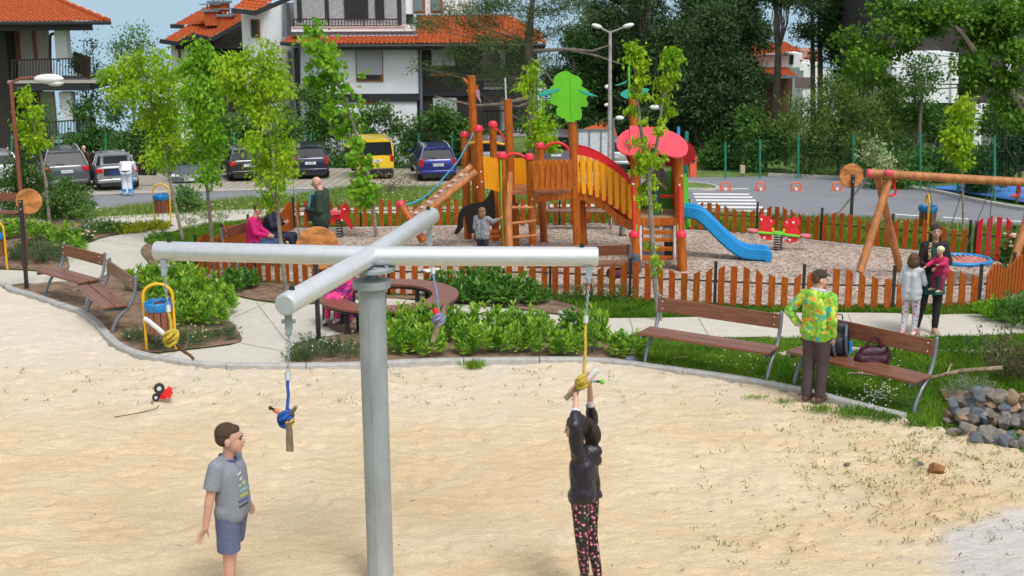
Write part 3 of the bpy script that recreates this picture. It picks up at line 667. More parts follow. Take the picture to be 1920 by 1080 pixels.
# ---- log swing with nest seat
fb,bb=g(1608,521),g(1692,524)
t=thing('log_swing','tall varnished log swing frame with a blue rimmed nest seat at the right','swing',g(1650,522))
Ya=g(1650,520).y
a0,a1=on(1632,325,Ya-.35),on(1990,346,Ya-1.3)
m=MB(); m.tube([a0,a1],.076,16); m.build('top_log',M_pole,t,world=True)
m=MB(); m.tube([on(1668,335,Ya-.4),on(1612,510,Ya-.9)],[.068,.076],14); m.build('leg_log',M_pole,t,world=True)
m=MB(); m.tube([on(1645,330,Ya-.25),on(1691,520,Ya+.55)],[.068,.074],14); m.build('leg_log',M_pole,t,world=True)
m=MB(); m.tube([on(1700,330,Ya-.4)+V((3.6,-.5,0)),on(1750,510,Ya+.2)+V((3.6,-.5,0))],[.068,.074],14); m.build('leg_log',M_pole,t,world=True)
m=MB(); m.tube([on(1945,345,Ya-1.4),on(1885,545,Ya-1.9)],[.068,.074],14); m.build('leg_log',M_pole,t,world=True)
for p,d in ((on(1630,325,Ya-.35),V((-1,0,.03))),(on(1645,327,Ya-.32),V((-.2,-.6,1))),(on(1667,324,Ya-.5),V((.1,0,1)))):
    m=MB(); m.lathe(p,[(.082,-.03),(.084,.02),(.06,.05)],18,axis=d.normalized()); m.build('end_cap',mat('pink_cap',(.75,.08,.12),.4),t,world=True)
for x0 in (1679,1912):
    Yq=Ya-.45 if x0<1800 else Ya-1.1
    m=MB(); m.tube([on(x,y,Yq) for x,y in ((x0,334),(x0-1,342),(x0-3,350),(x0+1,358),(x0-1,364),(x0-7,367),(x0-17,367))],.022,8); m.build('brace',M_red,t,world=True)
for a_,b_ in (((1691,495,Ya+.5),(1700,525,Ya+.55)),((1609,510,Ya-.9),(1602,548,Ya-.93))): m=MB(); m.tube([on(*a_),on(*b_)],.04,8); m.build('ground_anchor',M_galv,t,world=True)
nc=on(1804,487,Ya-.2); rn=.5
m=MB(); m.tube([nc+V((rn*math.cos(a),rn*math.sin(a)*.9,.0)) for a in np.linspace(0,2*math.pi,33)],.038,10,caps=False); m.build('nest_rim',M_blue,t,world=True)
m=MB()
for k in range(-5,6):
    x=k*.09; w=math.sqrt(rn*rn-x*x)*.9
    m.tube([nc+V((x,-w,0)),nc+V((x,0,-.05)),nc+V((x,w,0))],.016,5); m.tube([nc+V((-w,x*.9,0)),nc+V((0,x*.9,-.05)),nc+V((w,x*.9,0))],.016,5)
m.build('nest_net',mat('pale_red_net',(.62,.25,.22),.8,var=.5,scale=30),t,world=True)
for x,tx in ((-.45,1740),(-.3,1810),(.35,1862),(.1,1862)):
    m=MB(); sgn=-1 if x in(-.45,.35) else 1; m.tube([nc+V((x,sgn*.25,.02)),on(tx,341,Ya-.62)],.009,5); m.build('chain',M_steel,t,world=True)
# ================================================================ PLAY TOWERS
def log(px0,px1,Y0,Y1,r,name='post',m=M_log,parent=None,n=12):
    mb=MB(); mb.tube([on(*px0,Y0),on(*px1,Y1)],[r,r],n); return mb.build(name,m,parent,world=True)
def cap(px,Y,parent,r=.1):
    mb=MB(); mb.lathe(on(*px,Y),[(r,-.06),(r*1.02,0),(r*.7,.05),(r*.2,.065)],16); return mb.build('post_cap',mat('cap_red',(.72,.03,.06),.35),parent,world=True)
def studs(lst,Y,parent,r=.022):
    mb=MB()
    for p in lst: mb.ell(on(*p,Y),r,nu=8,nv=6)
    mb.build('bolt',M_whitep,parent,world=True)
FY=g(1000,472).y; BY=FY+1.25           # front and back rows of the left tower
TW=g(985,468)
t=thing('climbing_tower','wooden climbing tower with orange panels, a ladder and a green leaf crown','play tower',TW)
def vlog(x,ytop,x2,ybase,r=.075,Y=None,name='post',m=M_log):
    b=g(x2,ybase) if Y is None else None; Yv=b.y if Y is None else Y
    bb=b if b is not None else on(x2,ybase,Yv)
    tp=on(x,ytop,Yv); mb=MB(); mb.tube([V((bb.x,bb.y,Tz(bb.x,bb.y)-.05)),tp],r,14); mb.build(name,m,t,world=True); return Yv
yk=vlog(1073,228,1084,476,.088); vlog(1091,370,1096,476,.07,Y=yk+.35)   # leaf post
vlog(952,186,962,466,.085,Y=FY+.55); vlog(941,290,948,474,.08,Y=FY); vlog(993,293,1000,476,.08,Y=FY-.05)
vlog(1012,272,1020,465,.08,Y=BY); vlog(924,232,930,462,.08,Y=BY+.2); vlog(897,240,905,456,.085,Y=BY-.1)
vlog(871,251,878,450,.085,Y=BY+.5); vlog(966,380,968,468,.07,Y=FY+.5)
Yt=BY+.35; vlog(884,142,896,447,.085,Y=Yt)
mb=MB(); mb.tube([on(868,146,Yt-.02),on(882,162,Yt-.02)],.032,8); mb.tube([on(876,168,Yt),on(884,184,Yt)],.03,8); mb.tube([on(896,160,Yt),on(891,172,Yt)],.026,8); mb.build('branch_stub',M_log,t,world=True)
mb=MB(); mb.prism([on(x,y,Yt-.15) for x,y in ((896,166),(899,170),(900,182),(903,194),(899,190),(893,180),(892,172))],(0.3,-1,0),.012); mb.build('bird_panel',mat('bird_white',(.6,.62,.75),.5,var=.5,scale=20,col2=(.5,.15,.2)),t,world=True)
mb=MB(); mb.tube([on(949,186,FY+.5),on(947,146,FY+.5)],.018,8); mb.build('rod',M_galv,t,world=True)
for p,Y in (((941,290),FY),((993,293),FY-.05),((1012,272),BY),((924,232),BY+.2),((897,240),BY-.1),((871,251),BY+.5)): cap(p,Y,t)
cap((1079,276),BY+.2,t)
# leaf crown on the tall post
def leafpx(): return [(960+x/4,y/4) for x,y in ((400,532),(340,555),(308,600),(318,630),(290,655),(262,690),(300,700),(283,740),(286,775),(330,790),(345,800),(330,830),(345,870),(395,890),(405,912),(455,915),(462,930),(470,905),(515,895),(524,860),(520,820),(515,800),(560,800),(570,770),(555,740),(575,715),(580,690),(545,660),(520,645),(528,610),(500,575),(455,560),(430,540))]
flat_shape(leafpx(),yk-.1,.03,M_green,'leaf_panel',t,n=2)
mb=MB(); a=on(1070,145,yk-.12); b=on(1071,222,yk-.12); mb.tube([a,b],.012,6); mb.build('leaf_seam',M_green,t,world=True)
for pts in ([(1008,178),(1025,170),(1048,166),(1049,170),(1030,176),(1022,180),(1012,180)],[(1083,169),(1100,172),(1121,181),(1108,180),(1098,177)]):
    q=[on(x,y,yk-.25) for x,y in pts]; mb=MB(); mb.prism(q,(0,-.5,.8),.02); mb.build('teal_leaf',M_teal,t,world=True)
# platform and panels
mb=MB(); pz=on(1000,362,FY).z
A,B,C_,D=on(938,358,FY),on(998,364,FY-.1),on(1075,358,yk),on(1075,345,yk+1.0)
E=V((A.x+.1,A.y+1.2,pz)); pl=[V((p.x,p.y,pz)) for p in (A,B,C_,D,E)]
mb.prism(pl,(0,0,1),.05); mb.build('platform',mat('deck_wood',(.36,.12,.05),.5,var=.25,scale=4,stretch=(1,8,1)),t,world=True)
mb=MB(); mb.bar(on(1000,374,FY-.1),on(1075,366,yk-.02),.05,.13); mb.build('platform_beam',M_log,t,world=True)
mb=MB()
for k in range(7):
    x=1006+k*10.4; q0,q1=on(x-4.2,301-k*.3,yk-.06),on(x+4.2,300-k*.3,yk-.06); w0,w1=on(x+4.2,356-k*.6,yk-.06),on(x-4.2,357-k*.6,yk-.06); mb.prism([q0,q1,w0,w1],(0,1,0),.03)
mb.build('railing_slats',M_log,t,world=True)
mb=MB()
for k in range(7):
    x=1000.5+k*10.4; mb.tube([on(x,303,yk+.02),on(x,357,yk+.02)],.012,6); 
mb.build('railing_rods',M_yel,t,world=True)
mb=MB()
for yy in (306,346): mb.tube([on(1000,yy,yk+.03),on(1070,yy-3,yk+.03)],.012,6)
mb.build('railing_wire',M_green,t,world=True)
def corr(px4,Y,name,n=12,m=M_yel):  # vertical corrugated board between four pixel corners
    tl,tr,br,bl=px4; mb=MB()
    for k in range(n):
        f=(k+.5)/n; tp=on(tl[0]+(tr[0]-tl[0])*f,tl[1]+(tr[1]-tl[1])*f,Y); bt=on(bl[0]+(br[0]-bl[0])*f,bl[1]+(br[1]-bl[1])*f,Y)
        w=(on(tr[0],tr[1],Y)-on(tl[0],tl[1],Y)).length/n*.49; mb.tube([tp,bt],w,8)
    mb.build(name,m,t,world=True)
corr(((905,292),(937,298),(938,360),(909,352)),FY-.02,'orange_panel',11)
corr(((961,296),(988,297),(988,346),(962,346)),BY-.1,'orange_panel',9)
corr(((1000,300),(1068,303),(1068,350),(1000,350)),BY+.0,'orange_panel',2,M_log)
def arch(pts,Y,r=.022,m=M_red,name='hand_rail'):
    mb=MB(); mb.tube([on(p.x,p.y,Y) for p in spline(pts,5)],r,8); mb.build(name,m,t,world=True)
arch([(946,298),(953,291),(966,288),(980,292),(988,300)],FY-.02,.03); arch([(1018,283),(1028,272),(1045,268),(1060,273),(1066,283)],BY,.03)
arch([(926,240),(935,245),(942,255),(947,262)],BY,.02); arch([(891,247),(884,256)],BY,.02)
for a,b in (((877,269),(893,267)),((903,267),(923,267)),((930,268),(946,271))): mb=MB(); mb.tube([on(*a,BY+.2),on(*b,BY+.2)],.03,8); mb.build('yellow_bar',M_yel2,t,world=True)
# ladder: natural pole and rungs
mb=MB(); mb.tube([on(957,322,FY-.3),on(953,400,FY-.5),on(955,470,FY-.7)],[.055,.075,.08],12); mb.build('ladder_pole',M_pole,t,world=True)
mb=MB(); mb.tube([on(939,300,FY-.1),on(940,380,FY-.3),on(945,470,FY-.5)],.014,8); mb.build('green_rope',M_green,t,world=True)
for (x0,y0,x1,y1) in ((948,389,1000,389),(950,420,1005,414),(949,446,1009,441)):
    mb=MB(); mb.tube([on(x0,y0,FY-.45),on(x1,y1,FY-.2)],.03,8); mb.build('rung',M_pole,t,world=True)
mb=MB(); mb.bar(on(953,342,FY-.46),on(953,362,FY-.5),.02,.02); mb.build('grip',M_yel2,t,world=True)
studs([(902,322),(903,341),(895,351),(939,327),(998,373),(1076,367),(1069,292),(876,315)],FY-.13,t,.018)
# climbing ramp
def rampy(f): return FY+.55 - f*.3
mb=MB(); mb.tube([on(893,322,FY-.05),on(800,397,FY-.4),on(772,425,FY-.5)],.075,12); mb.build('ramp_log',M_pole,t,world=True)
mb=MB(); mb.tube([on(884,312,FY+.75),on(760,416,FY+.3)],.075,12); mb.build('ramp_log',M_pole,t,world=True)
mb=MB(); q=[on(890,326,FY+.02),on(775,424,FY-.45),on(757,413,FY+.35),on(866,326,FY+.75)]; mb.prism(q,(q[1]-q[0]).cross(q[3]-q[0]),.04); mb.build('ramp_board',mat('ramp_board',(.40,.27,.19),.7,var=.15,scale=12),t,world=True)
mb=MB(); rs=random.Random(3); nn=(q[1]-q[0]).cross(q[3]-q[0]).normalized(); nn = nn if nn.z>0 else -nn
for k in range(9):
    for s in (.25,.72):
        f=(k+.5)/9; p=q[0].lerp(q[1],f).lerp(q[3].lerp(q[2],f),s+rs.uniform(-.1,.1)); mb.ell(p+nn*.03,(.06,.05,.035),nu=8,nv=6)
mb.build('climbing_hold',mat('pinkish_stone',(.60,.42,.38),.6,var=.2),t,world=True)
mb=MB(); mb.prism([on(885,330,FY-.04),on(889,333,FY-.04),on(812,390,FY-.35),on(808,388,FY-.35)],(0,1,0),.03); mb.build('ramp_rib',M_dred,t,world=True)
# slanted log with blue rope
mb=MB(); mb.tube([on(751,383,FY+.2),on(794,452,FY-.1)],.085,14); mb.build('slanted_log',M_log,t,world=True)
mb=MB(); d=(on(751,383,FY+.2)-on(794,452,FY-.1)).normalized(); mb.lathe(on(751,383,FY+.2),[(.1,-.04),(.1,.03),(.06,.07)],16,axis=d); mb.build('post_cap',MATS['cap_red'],t,world=True)
mb=MB(); mb.tube([on(p.x,p.y,FY+.3) for p in spline([(888,249),(878,268),(860,300),(835,330),(805,362),(780,378),(757,385)],5)],.016,8); mb.build('climbing_rope',mat('light_blue_rope',(.07,.38,.62),.7,var=.2,scale=60),t,world=True)
# under the platform: black animal cut out and logs
Yb=FY+1.0
flat_shape([(924,350),(928,378),(928,415),(921,425),(918,405),(905,405),(903,420),(900,437),(890,437),(877,437),(874,420),(872,405),(868,410),(869,425),(864,432),(857,440),(851,438),(857,425),(859,405),(863,395),(870,387),(885,381),(905,379),(914,370)],Yb,.05,mat('black_board',(.008,.008,.009),.5),'animal_panel',t)
for y in (435,444):
    mb=MB(); mb.tube([on(918,y,FY+.2),on(944,y-2,FY+.1)],.055,10); mb.build('low_log',M_log,t,world=True)
# curved bridge between the towers: rails, slats, slide trough
RFY=g(1190,486).y
br=lambda x,y,f: on(x,y,yk+(RFY+.35-yk)*f)
top=[(1077,283),(1100,287),(1125,297),(1148,311),(1170,328),(1184,343)]; low=[(1080,356),(1110,360),(1130,370),(1150,382),(1170,396),(1185,408)]
for nm,cr,w in (('bridge_rail',top,.13),('bridge_rail',low,.10)):
  for dy in (0,.62):
    sp=spline(cr,5); L_=len(sp)-1; mb=MB(); a=[br(p.x,p.y,i/L_)+V((0,dy,0)) for i,p in enumerate(sp)]
    mb.prism([p+V((0,0,w/2)) for p in a]+[p-V((0,0,w/2)) for p in a[::-1]],(0,1,0),.03); mb.build(nm,M_red,t,world=True)
for dy in (-.03,.60):
    mb=MB()
    for k in range(9):
        f=(k+.3)/9; x=1081+k*12.4; yt=np.interp(x,[p[0] for p in top],[p[1] for p in top])+7; yl=np.interp(x,[p[0] for p in low],[p[1] for p in low])+2
        a=br(x,yt+3,f)+V((0,dy,0)); b=br(x+1.5,yl,f)+V((0,dy,0)); w=.042; pts=[]
        for q in np.linspace(0,math.pi,7): pts.append(a+V((w*math.cos(q),0,w*math.sin(q))))
        for q in np.linspace(math.pi,2*math.pi,7): pts.append(b+V((w*math.cos(q),0,w*math.sin(q))))
        mb.prism(pts,(0,1,0),.03)
    mb.build('bridge_slats',M_yel,t,world=True)
sp=spline([(1085,366),(1110,372),(1135,388),(1155,408),(1175,420),(1188,424)],5); L_=len(sp)-1
mb=MB(); a=[br(p.x,p.y,i/L_)+V((0,-.02,0)) for i,p in enumerate(sp)]; mb.add([p for q in a for p in (q+V((0,0,.11)),q-V((0,0,.09)),q+V((0,.62,-.09)),q+V((0,.62,.11)))],[(i*4+j,i*4+j+1,i*4+j+5,i*4+j+4) for i in range(L_) for j in range(3)]); mb.build('bridge_trough',M_log,t,world=True)
# ---- step tower with roof
t=thing('step_tower','play tower with a pink red rounded roof, wooden steps and a blue slide','play tower',g(1235,488))
RB=RFY+.95
vlog(1188,236,1196,486,.088,Y=RFY); vlog(1272,292,1276,486,.095,Y=RFY); vlog(1186,180,1200,470,.085,Y=RB); vlog(1266,300,1268,470,.08,Y=RB)
SY=g(1195,510).y
for x,xb in ((1189,1196),(1277,1281)): vlog(x,440,xb,509,.085,Y=SY); cap((x,438),SY,t,.1)
mb=MB(); pz=on(1230,410,RFY).z; A=on(1194,410,RFY); B=on(1274,408,RFY); mb.prism([V((A.x,A.y,pz)),V((B.x,B.y,pz)),V((B.x,B.y+.95,pz)),V((A.x,A.y+.95,pz))],(0,0,1),.06); mb.build('platform',mat('pale_deck',(.42,.27,.17),.6,var=.25,scale=4,stretch=(1,8,1)),t,world=True)
mb=MB(); mb.bar(V((A.x,A.y-.05,pz-.05)),V((B.x,B.y-.05,pz-.05)),.05,.15); mb.build('platform_beam',M_log,t,world=True)
for k,(y,yy) in enumerate(((436,RFY-.25),(450,RFY-.5),(467,RFY-.8),(484,RFY-1.1))):
    mb=MB(); a,b=on(1197,y,yy),on(1273,y-1,yy); mb.box((a+b)/2,((b-a).length,.17,.055)); mb.build('step',M_log,t,world=True)
mb=MB()
for x in (1198,1271): mb.bar(on(x,428,RFY-.1),on(x,505,SY+.1),.04,.12)
mb.build('stringer',M_log,t,world=True)
for x in (1201,1265): mb=MB(); mb.tube([on(x,425,RFY-.1),on(x,490,SY+.1)],.03,10); mb.build('ground_anchor',M_galv,t,world=True)
for x in (1188,1274):
    mb=MB(); mb.tube([on(x,348,RFY-.12),on(x+1,400,RFY-.2),on(x+2,436,SY+.05)],.028,8); mb.build('hand_rail',M_red,t,world=True)
    mb=MB(); mb.tube([on(x+(6 if x<1200 else -4),420,RFY-.3),on(x+(6 if x<1200 else -4),436,RFY-.35)],.014,6); mb.build('green_rod',M_green,t,world=True)
# roof: front and rear rounded boards
def dome(pts,Y0,slope,yref,name,m,th=.03):
    q=[]
    for p in spline(pts,4,True):
        Y=Y0+(yref-p.y)*slope; q.append(on(p.x,p.y,Y))
    nn=(q[1*4]-q[0]).cross(q[3*4]-q[0]); 
    mb=MB(); u=q[len(q)//4]-q[0]; w=q[len(q)//2]-q[0]; mb.prism(q,u.cross(w),th); return mb.build(name,m,t,world=True)
dome([(1156,272),(1160,257),(1175,245),(1200,240),(1230,240),(1255,246),(1275,256),(1287,268),(1290,280),(1285,291),(1270,296),(1255,293),(1240,289),(1215,290),(1190,292),(1170,289),(1159,281)],RFY-.35,.022,290,'roof_board',M_pink)
dome([(1176,300),(1178,285),(1200,278),(1250,266),(1275,262),(1290,266),(1302,278),(1304,292),(1298,302),(1283,310),(1255,311),(1220,306),(1190,311)],RFY+.45,.0,290,'rear_roof_board',M_dred)  # darker red puts the shade of the roof's underside into the colour
mb=MB(); mb.bar(on(1188,236,RFY-.12),on(1189,292,RFY-.3),.15,.03,up=V((0,1,0))); mb.build('roof_strap',M_pink,t,world=True)
flat_shape([(1178,186),(1163,178),(1170,170),(1182,166),(1190,167),(1190,182)],RB,.02,M_teal,'teal_leaf',t,n=2)
flat_shape([(1199,175),(1199,168),(1208,165),(1217,167),(1214,172),(1206,177)],RB,.02,M_teal,'teal_leaf',t,n=2)
mb=MB(); mb.prism([on(x,y,RB-.3) for x,y in ((1152,160),(1165,157),(1176,151),(1172,156),(1160,160))],(0,-.5,.8),.02); mb.build('teal_leaf',M_teal,t,world=True)
mb=MB(); mb.tube([on(1179,124,RB),on(1180,182,RB)],.024,8); mb.build('green_rod',M_green,t,world=True)
# side panels
flat_shape([(1203,392),(1203,345),(1222,328),(1245,322),(1272,316),(1272,395)],RB,.03,M_dgreen,'side_panel',t)
mb=MB(); mb.prism([on(x,y,Y) for x,y,Y in ((1275,330,RFY+.1),(1285,325,RB),(1289,345,RB),(1290,380,RB),(1294,398,RB),(1294,425,RB),(1284,428,RFY+.1),(1278,400,RFY+.1))],(1,-.1,0),.03); mb.build('side_panel',M_green,t,world=True)
mb=MB(); mb.bar(on(1200,368,RFY+.5),on(1273,368,RFY+.5),.25,.03); mb.build('counter',M_red,t,world=True)
# blue slide
cr=spline([(1280,396),(1296,398),(1310,402),(1330,420),(1352,442),(1375,462),(1395,473),(1420,476),(1436,478),(1438,490)],5); L_=len(cr)-1
Y1=RFY+.35; Y2=RFY-.35
mb=MB(); prof=[(-.26,.13),(-.235,.145),(-.21,.13),(-.17,-.03),(.17,-.03),(.21,.13),(.235,.145),(.26,.13),(.26,-.06),(.2,-.1),(-.2,-.1),(-.26,-.06)]
vs=[]; P=[on(p.x,p.y,Y1+(Y2-Y1)*(i/L_)) for i,p in enumerate(cr)]
for i,p in enumerate(P):
    d=(P[min(i+1,L_)]-P[max(i-1,0)]).normalized(); side=V((-d.y,d.x,0)).normalized(); side=V((.1,1,0)).normalized(); nn=side.cross(d).normalized(); nn=nn if nn.z>0 else -nn
    if i>L_-5: nn=V((0.5,0,.8)).normalized()
    for a,b in prof: vs.append(p-side*a+nn*b)
k=len(prof); mb.add(vs,[(i*k+j,i*k+(j+1)%k,(i+1)*k+(j+1)%k,(i+1)*k+j) for i in range(L_) for j in range(k)]+[tuple(range(k)),tuple(L_*k+j for j in range(k))[::-1]]); mb.build('slide',M_blue,t,world=True)
mb=MB(); mb.tube([on(1420,486,Y2),on(1420,503,Y2)],.03,8); mb.build('slide_foot',M_galv,t,world=True)
studs([(1186,345),(1278,330),(1189,346),(1274,347),(1190,252)],RFY-.13,t,.02)
# ================================================================ PEOPLE
M_skin = mat('skin',(.60,.34,.25),.5,var=.08,scale=8,col2=(.66,.38,.28))
def remesh(items, voxel, smooth=4, name='tmp', mats=None, parent=None, zone=None, disp=0, seed=0, cuts=()):
    """one continuous closed surface grown over tapered limbs and rounded masses"""
    mb=MB()
    for it in items:
        if it[0]=='c':
            _,a,b,r0,r1=it; a,b=V(a),V(b); mb.ell(a,r0,nu=14,nv=10); mb.ell(b,r1,nu=14,nv=10)
            if (b-a).length>1e-4: mb.cyl(a,b,r0,r1,14)
        elif it[0]=='e': mb.ell(it[1],it[2],it[3] if len(it)>3 else None,16,12)
        elif it[0]=='t': mb.tube(it[1],it[2],14)
    me=bpy.data.meshes.new('tmp'); me.from_pydata(mb.v,[],mb.f); ob=bpy.data.objects.new('tmp',me); COL.objects.link(ob)
    r=ob.modifiers.new('r','REMESH'); r.mode='VOXEL'; r.voxel_size=voxel
    sm=ob.modifiers.new('s','SMOOTH'); sm.factor=.5; sm.iterations=smooth
    if disp:
        tx=bpy.data.textures.new('folds','CLOUDS'); tx.noise_scale=.14; dm=ob.modifiers.new('d','DISPLACE'); dm.texture=tx; dm.strength=disp; dm.mid_level=.5
        tx.noise_depth=2
    dg=bpy.context.evaluated_depsgraph_get(); ev=ob.evaluated_get(dg); nm=bpy.data.meshes.new_from_object(ev); nm.name=name
    bpy.data.objects.remove(ob); bpy.data.meshes.remove(me); nm.materials.clear()
    for m_ in (mats if isinstance(mats,(list,tuple)) else [mats]): nm.materials.append(m_)
    nm.polygons.foreach_set('use_smooth',[True]*len(nm.polygons))
    if zone:
        idx=[zone(p.center) for p in nm.polygons]; nm.polygons.foreach_set('material_index',idx)
    if cuts:
        import bmesh
        bm=bmesh.new(); bm.from_mesh(nm)
        for co,no in cuts: bmesh.ops.bisect_plane(bm,geom=bm.verts[:]+bm.edges[:]+bm.faces[:],plane_co=co,plane_no=no,clear_outer=True)
        bm.to_mesh(nm); bm.free()
    nm.update(); o=bpy.data.objects.new(name,nm); COL.objects.link(o); o.parent=parent; return o
def join(objs, name):
    import bmesh
    bm=bmesh.new()
    for o in objs: bm.from_mesh(o.data)
    me=objs[0].data; bm.to_mesh(me); bm.free(); objs[0].name=name
    me.polygons.foreach_set('use_smooth',[True]*len(me.polygons))
    for o in objs[1:]: d=o.data; bpy.data.objects.remove(o); bpy.data.meshes.remove(d)
    return objs[0]
def hand(items, wrist, d, palm_n, thumb, size=1.0, curl=.35):
    """palm, four unequal bent fingers and a thumb leaving the side of the palm"""
    d=V(d).normalized(); n=V(palm_n).normalized(); n=(n-d*n.dot(d)).normalized(); s=d.cross(n).normalized()*thumb; w=V(wrist); k=size
    for q in (-.024,-.008,.008,.024): items.append(('c',w+d*.012*k+s*q*.7*k,w+d*.072*k+s*q*1.05*k,.0125*k,.0105*k))
    for i,(q,L) in enumerate(((.029,.066),(.010,.075),(-.009,.070),(-.027,.053))):
        a=w+d*.078*k+s*q*k; c1=curl*(.8+.12*i); d1=(d*math.cos(c1)+n*math.sin(c1)).normalized(); b=a+d1*L*.5*k
        c2=c1+curl*1.1; d2=(d*math.cos(c2)+n*math.sin(c2)).normalized(); c=b+d2*L*.5*k
        items.append(('c',a,b,.0085*k,.0078*k)); items.append(('c',b,c,.0078*k,.0062*k))
    a=w+d*.02*k+s*.028*k; b=a+(d*.45+s*.8+n*.25).normalized()*.034*k; c=b+(d*.85+s*.4+n*.35).normalized()*.028*k
    items.append(('c',a,b,.0115*k,.0095*k)); items.append(('c',b,c,.0095*k,.0072*k))
def fist(items, c, bar, away, size=1.0):
    """a hand closed round a bar at c (bar direction), knuckles towards away"""
    bar=V(bar).normalized(); a=V(away); a=(a-bar*a.dot(bar)).normalized(); u=bar.cross(a); k=size; c=V(c)
    items.append(('e',c-u*0+a*.0-a*.0+V((0,0,-.03))*k,(.034*k,.02*k,.034*k)))
    for i in range(4):
        o=c+bar*(i-1.5)*.019*k; pts=[]
        for q in np.linspace(-2.2,1.7,6): pts.append(o+(a*math.cos(q)+u*math.sin(q))*.027*k)
        for p,q in zip(pts[:-1],pts[1:]): items.append(('c',p,q,.0095*k,.0088*k))
    pts=[c-bar*.036*k+(a*math.cos(q)-u*math.sin(q))*.028*k for q in np.linspace(-1.8,.6,4)]
    for p,q in zip(pts[:-1],pts[1:]): items.append(('c',p,q,.0105*k,.009*k))
def person(label, base, h, face, J=None, top=None, low=None, shoes=None, hair=None, hat=None, skin=None, voxel=.011, child=False, fat=1.0, group=None, headturn=0, headtilt=0, hands=None, skirt=None, hood=None, eyes=True, hairstyle='short'):
    """face: direction faced, degrees clockwise from straight away (0 away, 90 image right, 180 camera). Joints: side (person's right), front, up"""
    t=thing('person',label,'person',base,0,group)
    fa=R(face); fx,fy=math.sin(fa),math.cos(fa); FW=V((fx,fy,0)); RT=V((fy,-fx,0)); UP=V((0,0,1))
    def w(p): return RT*p[0]+FW*p[1]+UP*p[2]
    hh=.165*h if child else .132*h          # head height
    D=dict(pelvis=(0,0,.53),chest=(0,.005,.74),neck=(0,-.005,.835),head=(0,.012,.925 if not child else .905),
        shR=(.108,-.005,.80),shL=(-.108,-.005,.80),elR=(.135,-.02,.62),elL=(-.135,-.02,.62),wrR=(.14,.04,.475),wrL=(-.14,.04,.475),
        hpR=(.052,0,.51),hpL=(-.052,0,.51),knR=(.058,.015,.285),knL=(-.058,.015,.285),anR=(.06,-.01,.045),anL=(-.06,-.01,.045))
    if J: D.update(J)
    P={k:w(V(v)*h) for k,v in D.items()}
    sk=skin or M_skin; f=fat; it=[]; m=h
    ht=R(headturn)
    HF=(FW*math.cos(ht)+RT*math.sin(ht)); HR=(RT*math.cos(ht)-FW*math.sin(ht)); tl=R(headtilt)
    HU,HF=(UP*math.cos(tl)+HF*math.sin(tl)).normalized(),(HF*math.cos(tl)-UP*math.sin(tl)).normalized()
    HM=Matrix((HR,HF,HU)).transposed(); hc=P['head']; q=hh
    def hp(x,y,z): return hc+HM@V((x*q,y*q,z*q))
    it+= [('e',hp(0,-.06,.10),(q*.335,q*.40,q*.40),HM),('e',hp(0,.10,-.12),(q*.27,q*.29,q*.33),HM),('e',hp(0,.2,-.34),(q*.15,q*.15,q*.12),HM),
          ('e',hp(0,.39,-.075),(q*.045,q*.07,q*.08),HM),('e',hp(0,.29,.10),(q*.2,q*.07,q*.05),HM),('e',hp(0,.335,-.225),(q*.12,q*.05,q*.04),HM),
          ('e',hp(.335,-.04,-.05),(q*.045,q*.085,q*.12),HM),('e',hp(-.335,-.04,-.05),(q*.045,q*.085,q*.12),HM),('c',P['neck']-UP*.02*h,hp(0,-.05,-.2),.03*m*f,.03*m)]
    tw=.085*m
    it+= [('c',P['chest']+RT*tw*.5,P['pelvis']+RT*tw*.45,.062*m*f,.062*m*f),('c',P['chest']-RT*tw*.5,P['pelvis']-RT*tw*.45,.062*m*f,.062*m*f),('c',P['shR'],P['shL'],.035*m,.035*m),
          ('c',P['shR'],P['chest']+RT*tw*.4,.035*m,.05*m),('c',P['shL'],P['chest']-RT*tw*.4,.035*m,.05*m)]
    for s in 'RL':
        it+= [('c',P['sh'+s],P['el'+s],.031*m*f,.024*m),('c',P['el'+s],P['wr'+s],.024*m,.0165*m),
              ('c',P['hp'+s],P['kn'+s],.053*m*f,.034*m),('c',P['kn'+s],P['an'+s],.034*m,.021*m),
              ('c',P['an'+s],P['an'+s]+FW*.08*m-UP*.018*m,.021*m,.017*m)]
        hd=(hands or {}).get(s)
        if callable(hd): hd(it,P)
        else:
            d=(P['wr'+s]-P['el'+s]).normalized()
            if hd: d2,n2,cu=hd; hand(it,P['wr'+s],w(V(d2)) if d2 else d,w(V(n2)),1 if s=='L' else -1,h/1.72*(1.05 if child else 1),cu)
            elif hd is None: hand(it,P['wr'+s],d,RT*(-1 if s=='R' else 1),1 if s=='L' else -1,h/1.72*(1.05 if child else 1),.4)
    remesh(it,voxel,3,'body',sk,t)
    vz=max(voxel*1.2,.009)
    if top:
        tm=top['m']; sl=top.get('sleeve',1); bot=top.get('hem',.50); puff=top.get('puff',.012)
        if isinstance(top.get('m'),list): pass
        ti=[]; e=puff
        pb=P['pelvis']+ (UP*(bot-.53)*h if 'hemp' not in top else w(V(top['hemp'])*h))
        for sx in (-1,1):
            ti.append(('c',P['chest']+RT*tw*.5*sx,pb+RT*tw*.5*sx+FW*top.get('belly',0)*.5,.062*m*f+e,.066*m*f+e))
        if top.get('belly'): ti.append(('e',P['chest'].lerp(pb,.6)+FW*top['belly'],(.085*m,.085*m,.13*m)))
        ti+= [('c',P['shR'],P['shL'],.037*m+e*.6,.037*m+e*.6),('c',P['shR'],P['chest']+RT*tw*.4,.037*m+e*.6,.052*m+e),('c',P['shL'],P['chest']-RT*tw*.4,.037*m+e*.6,.052*m+e)]
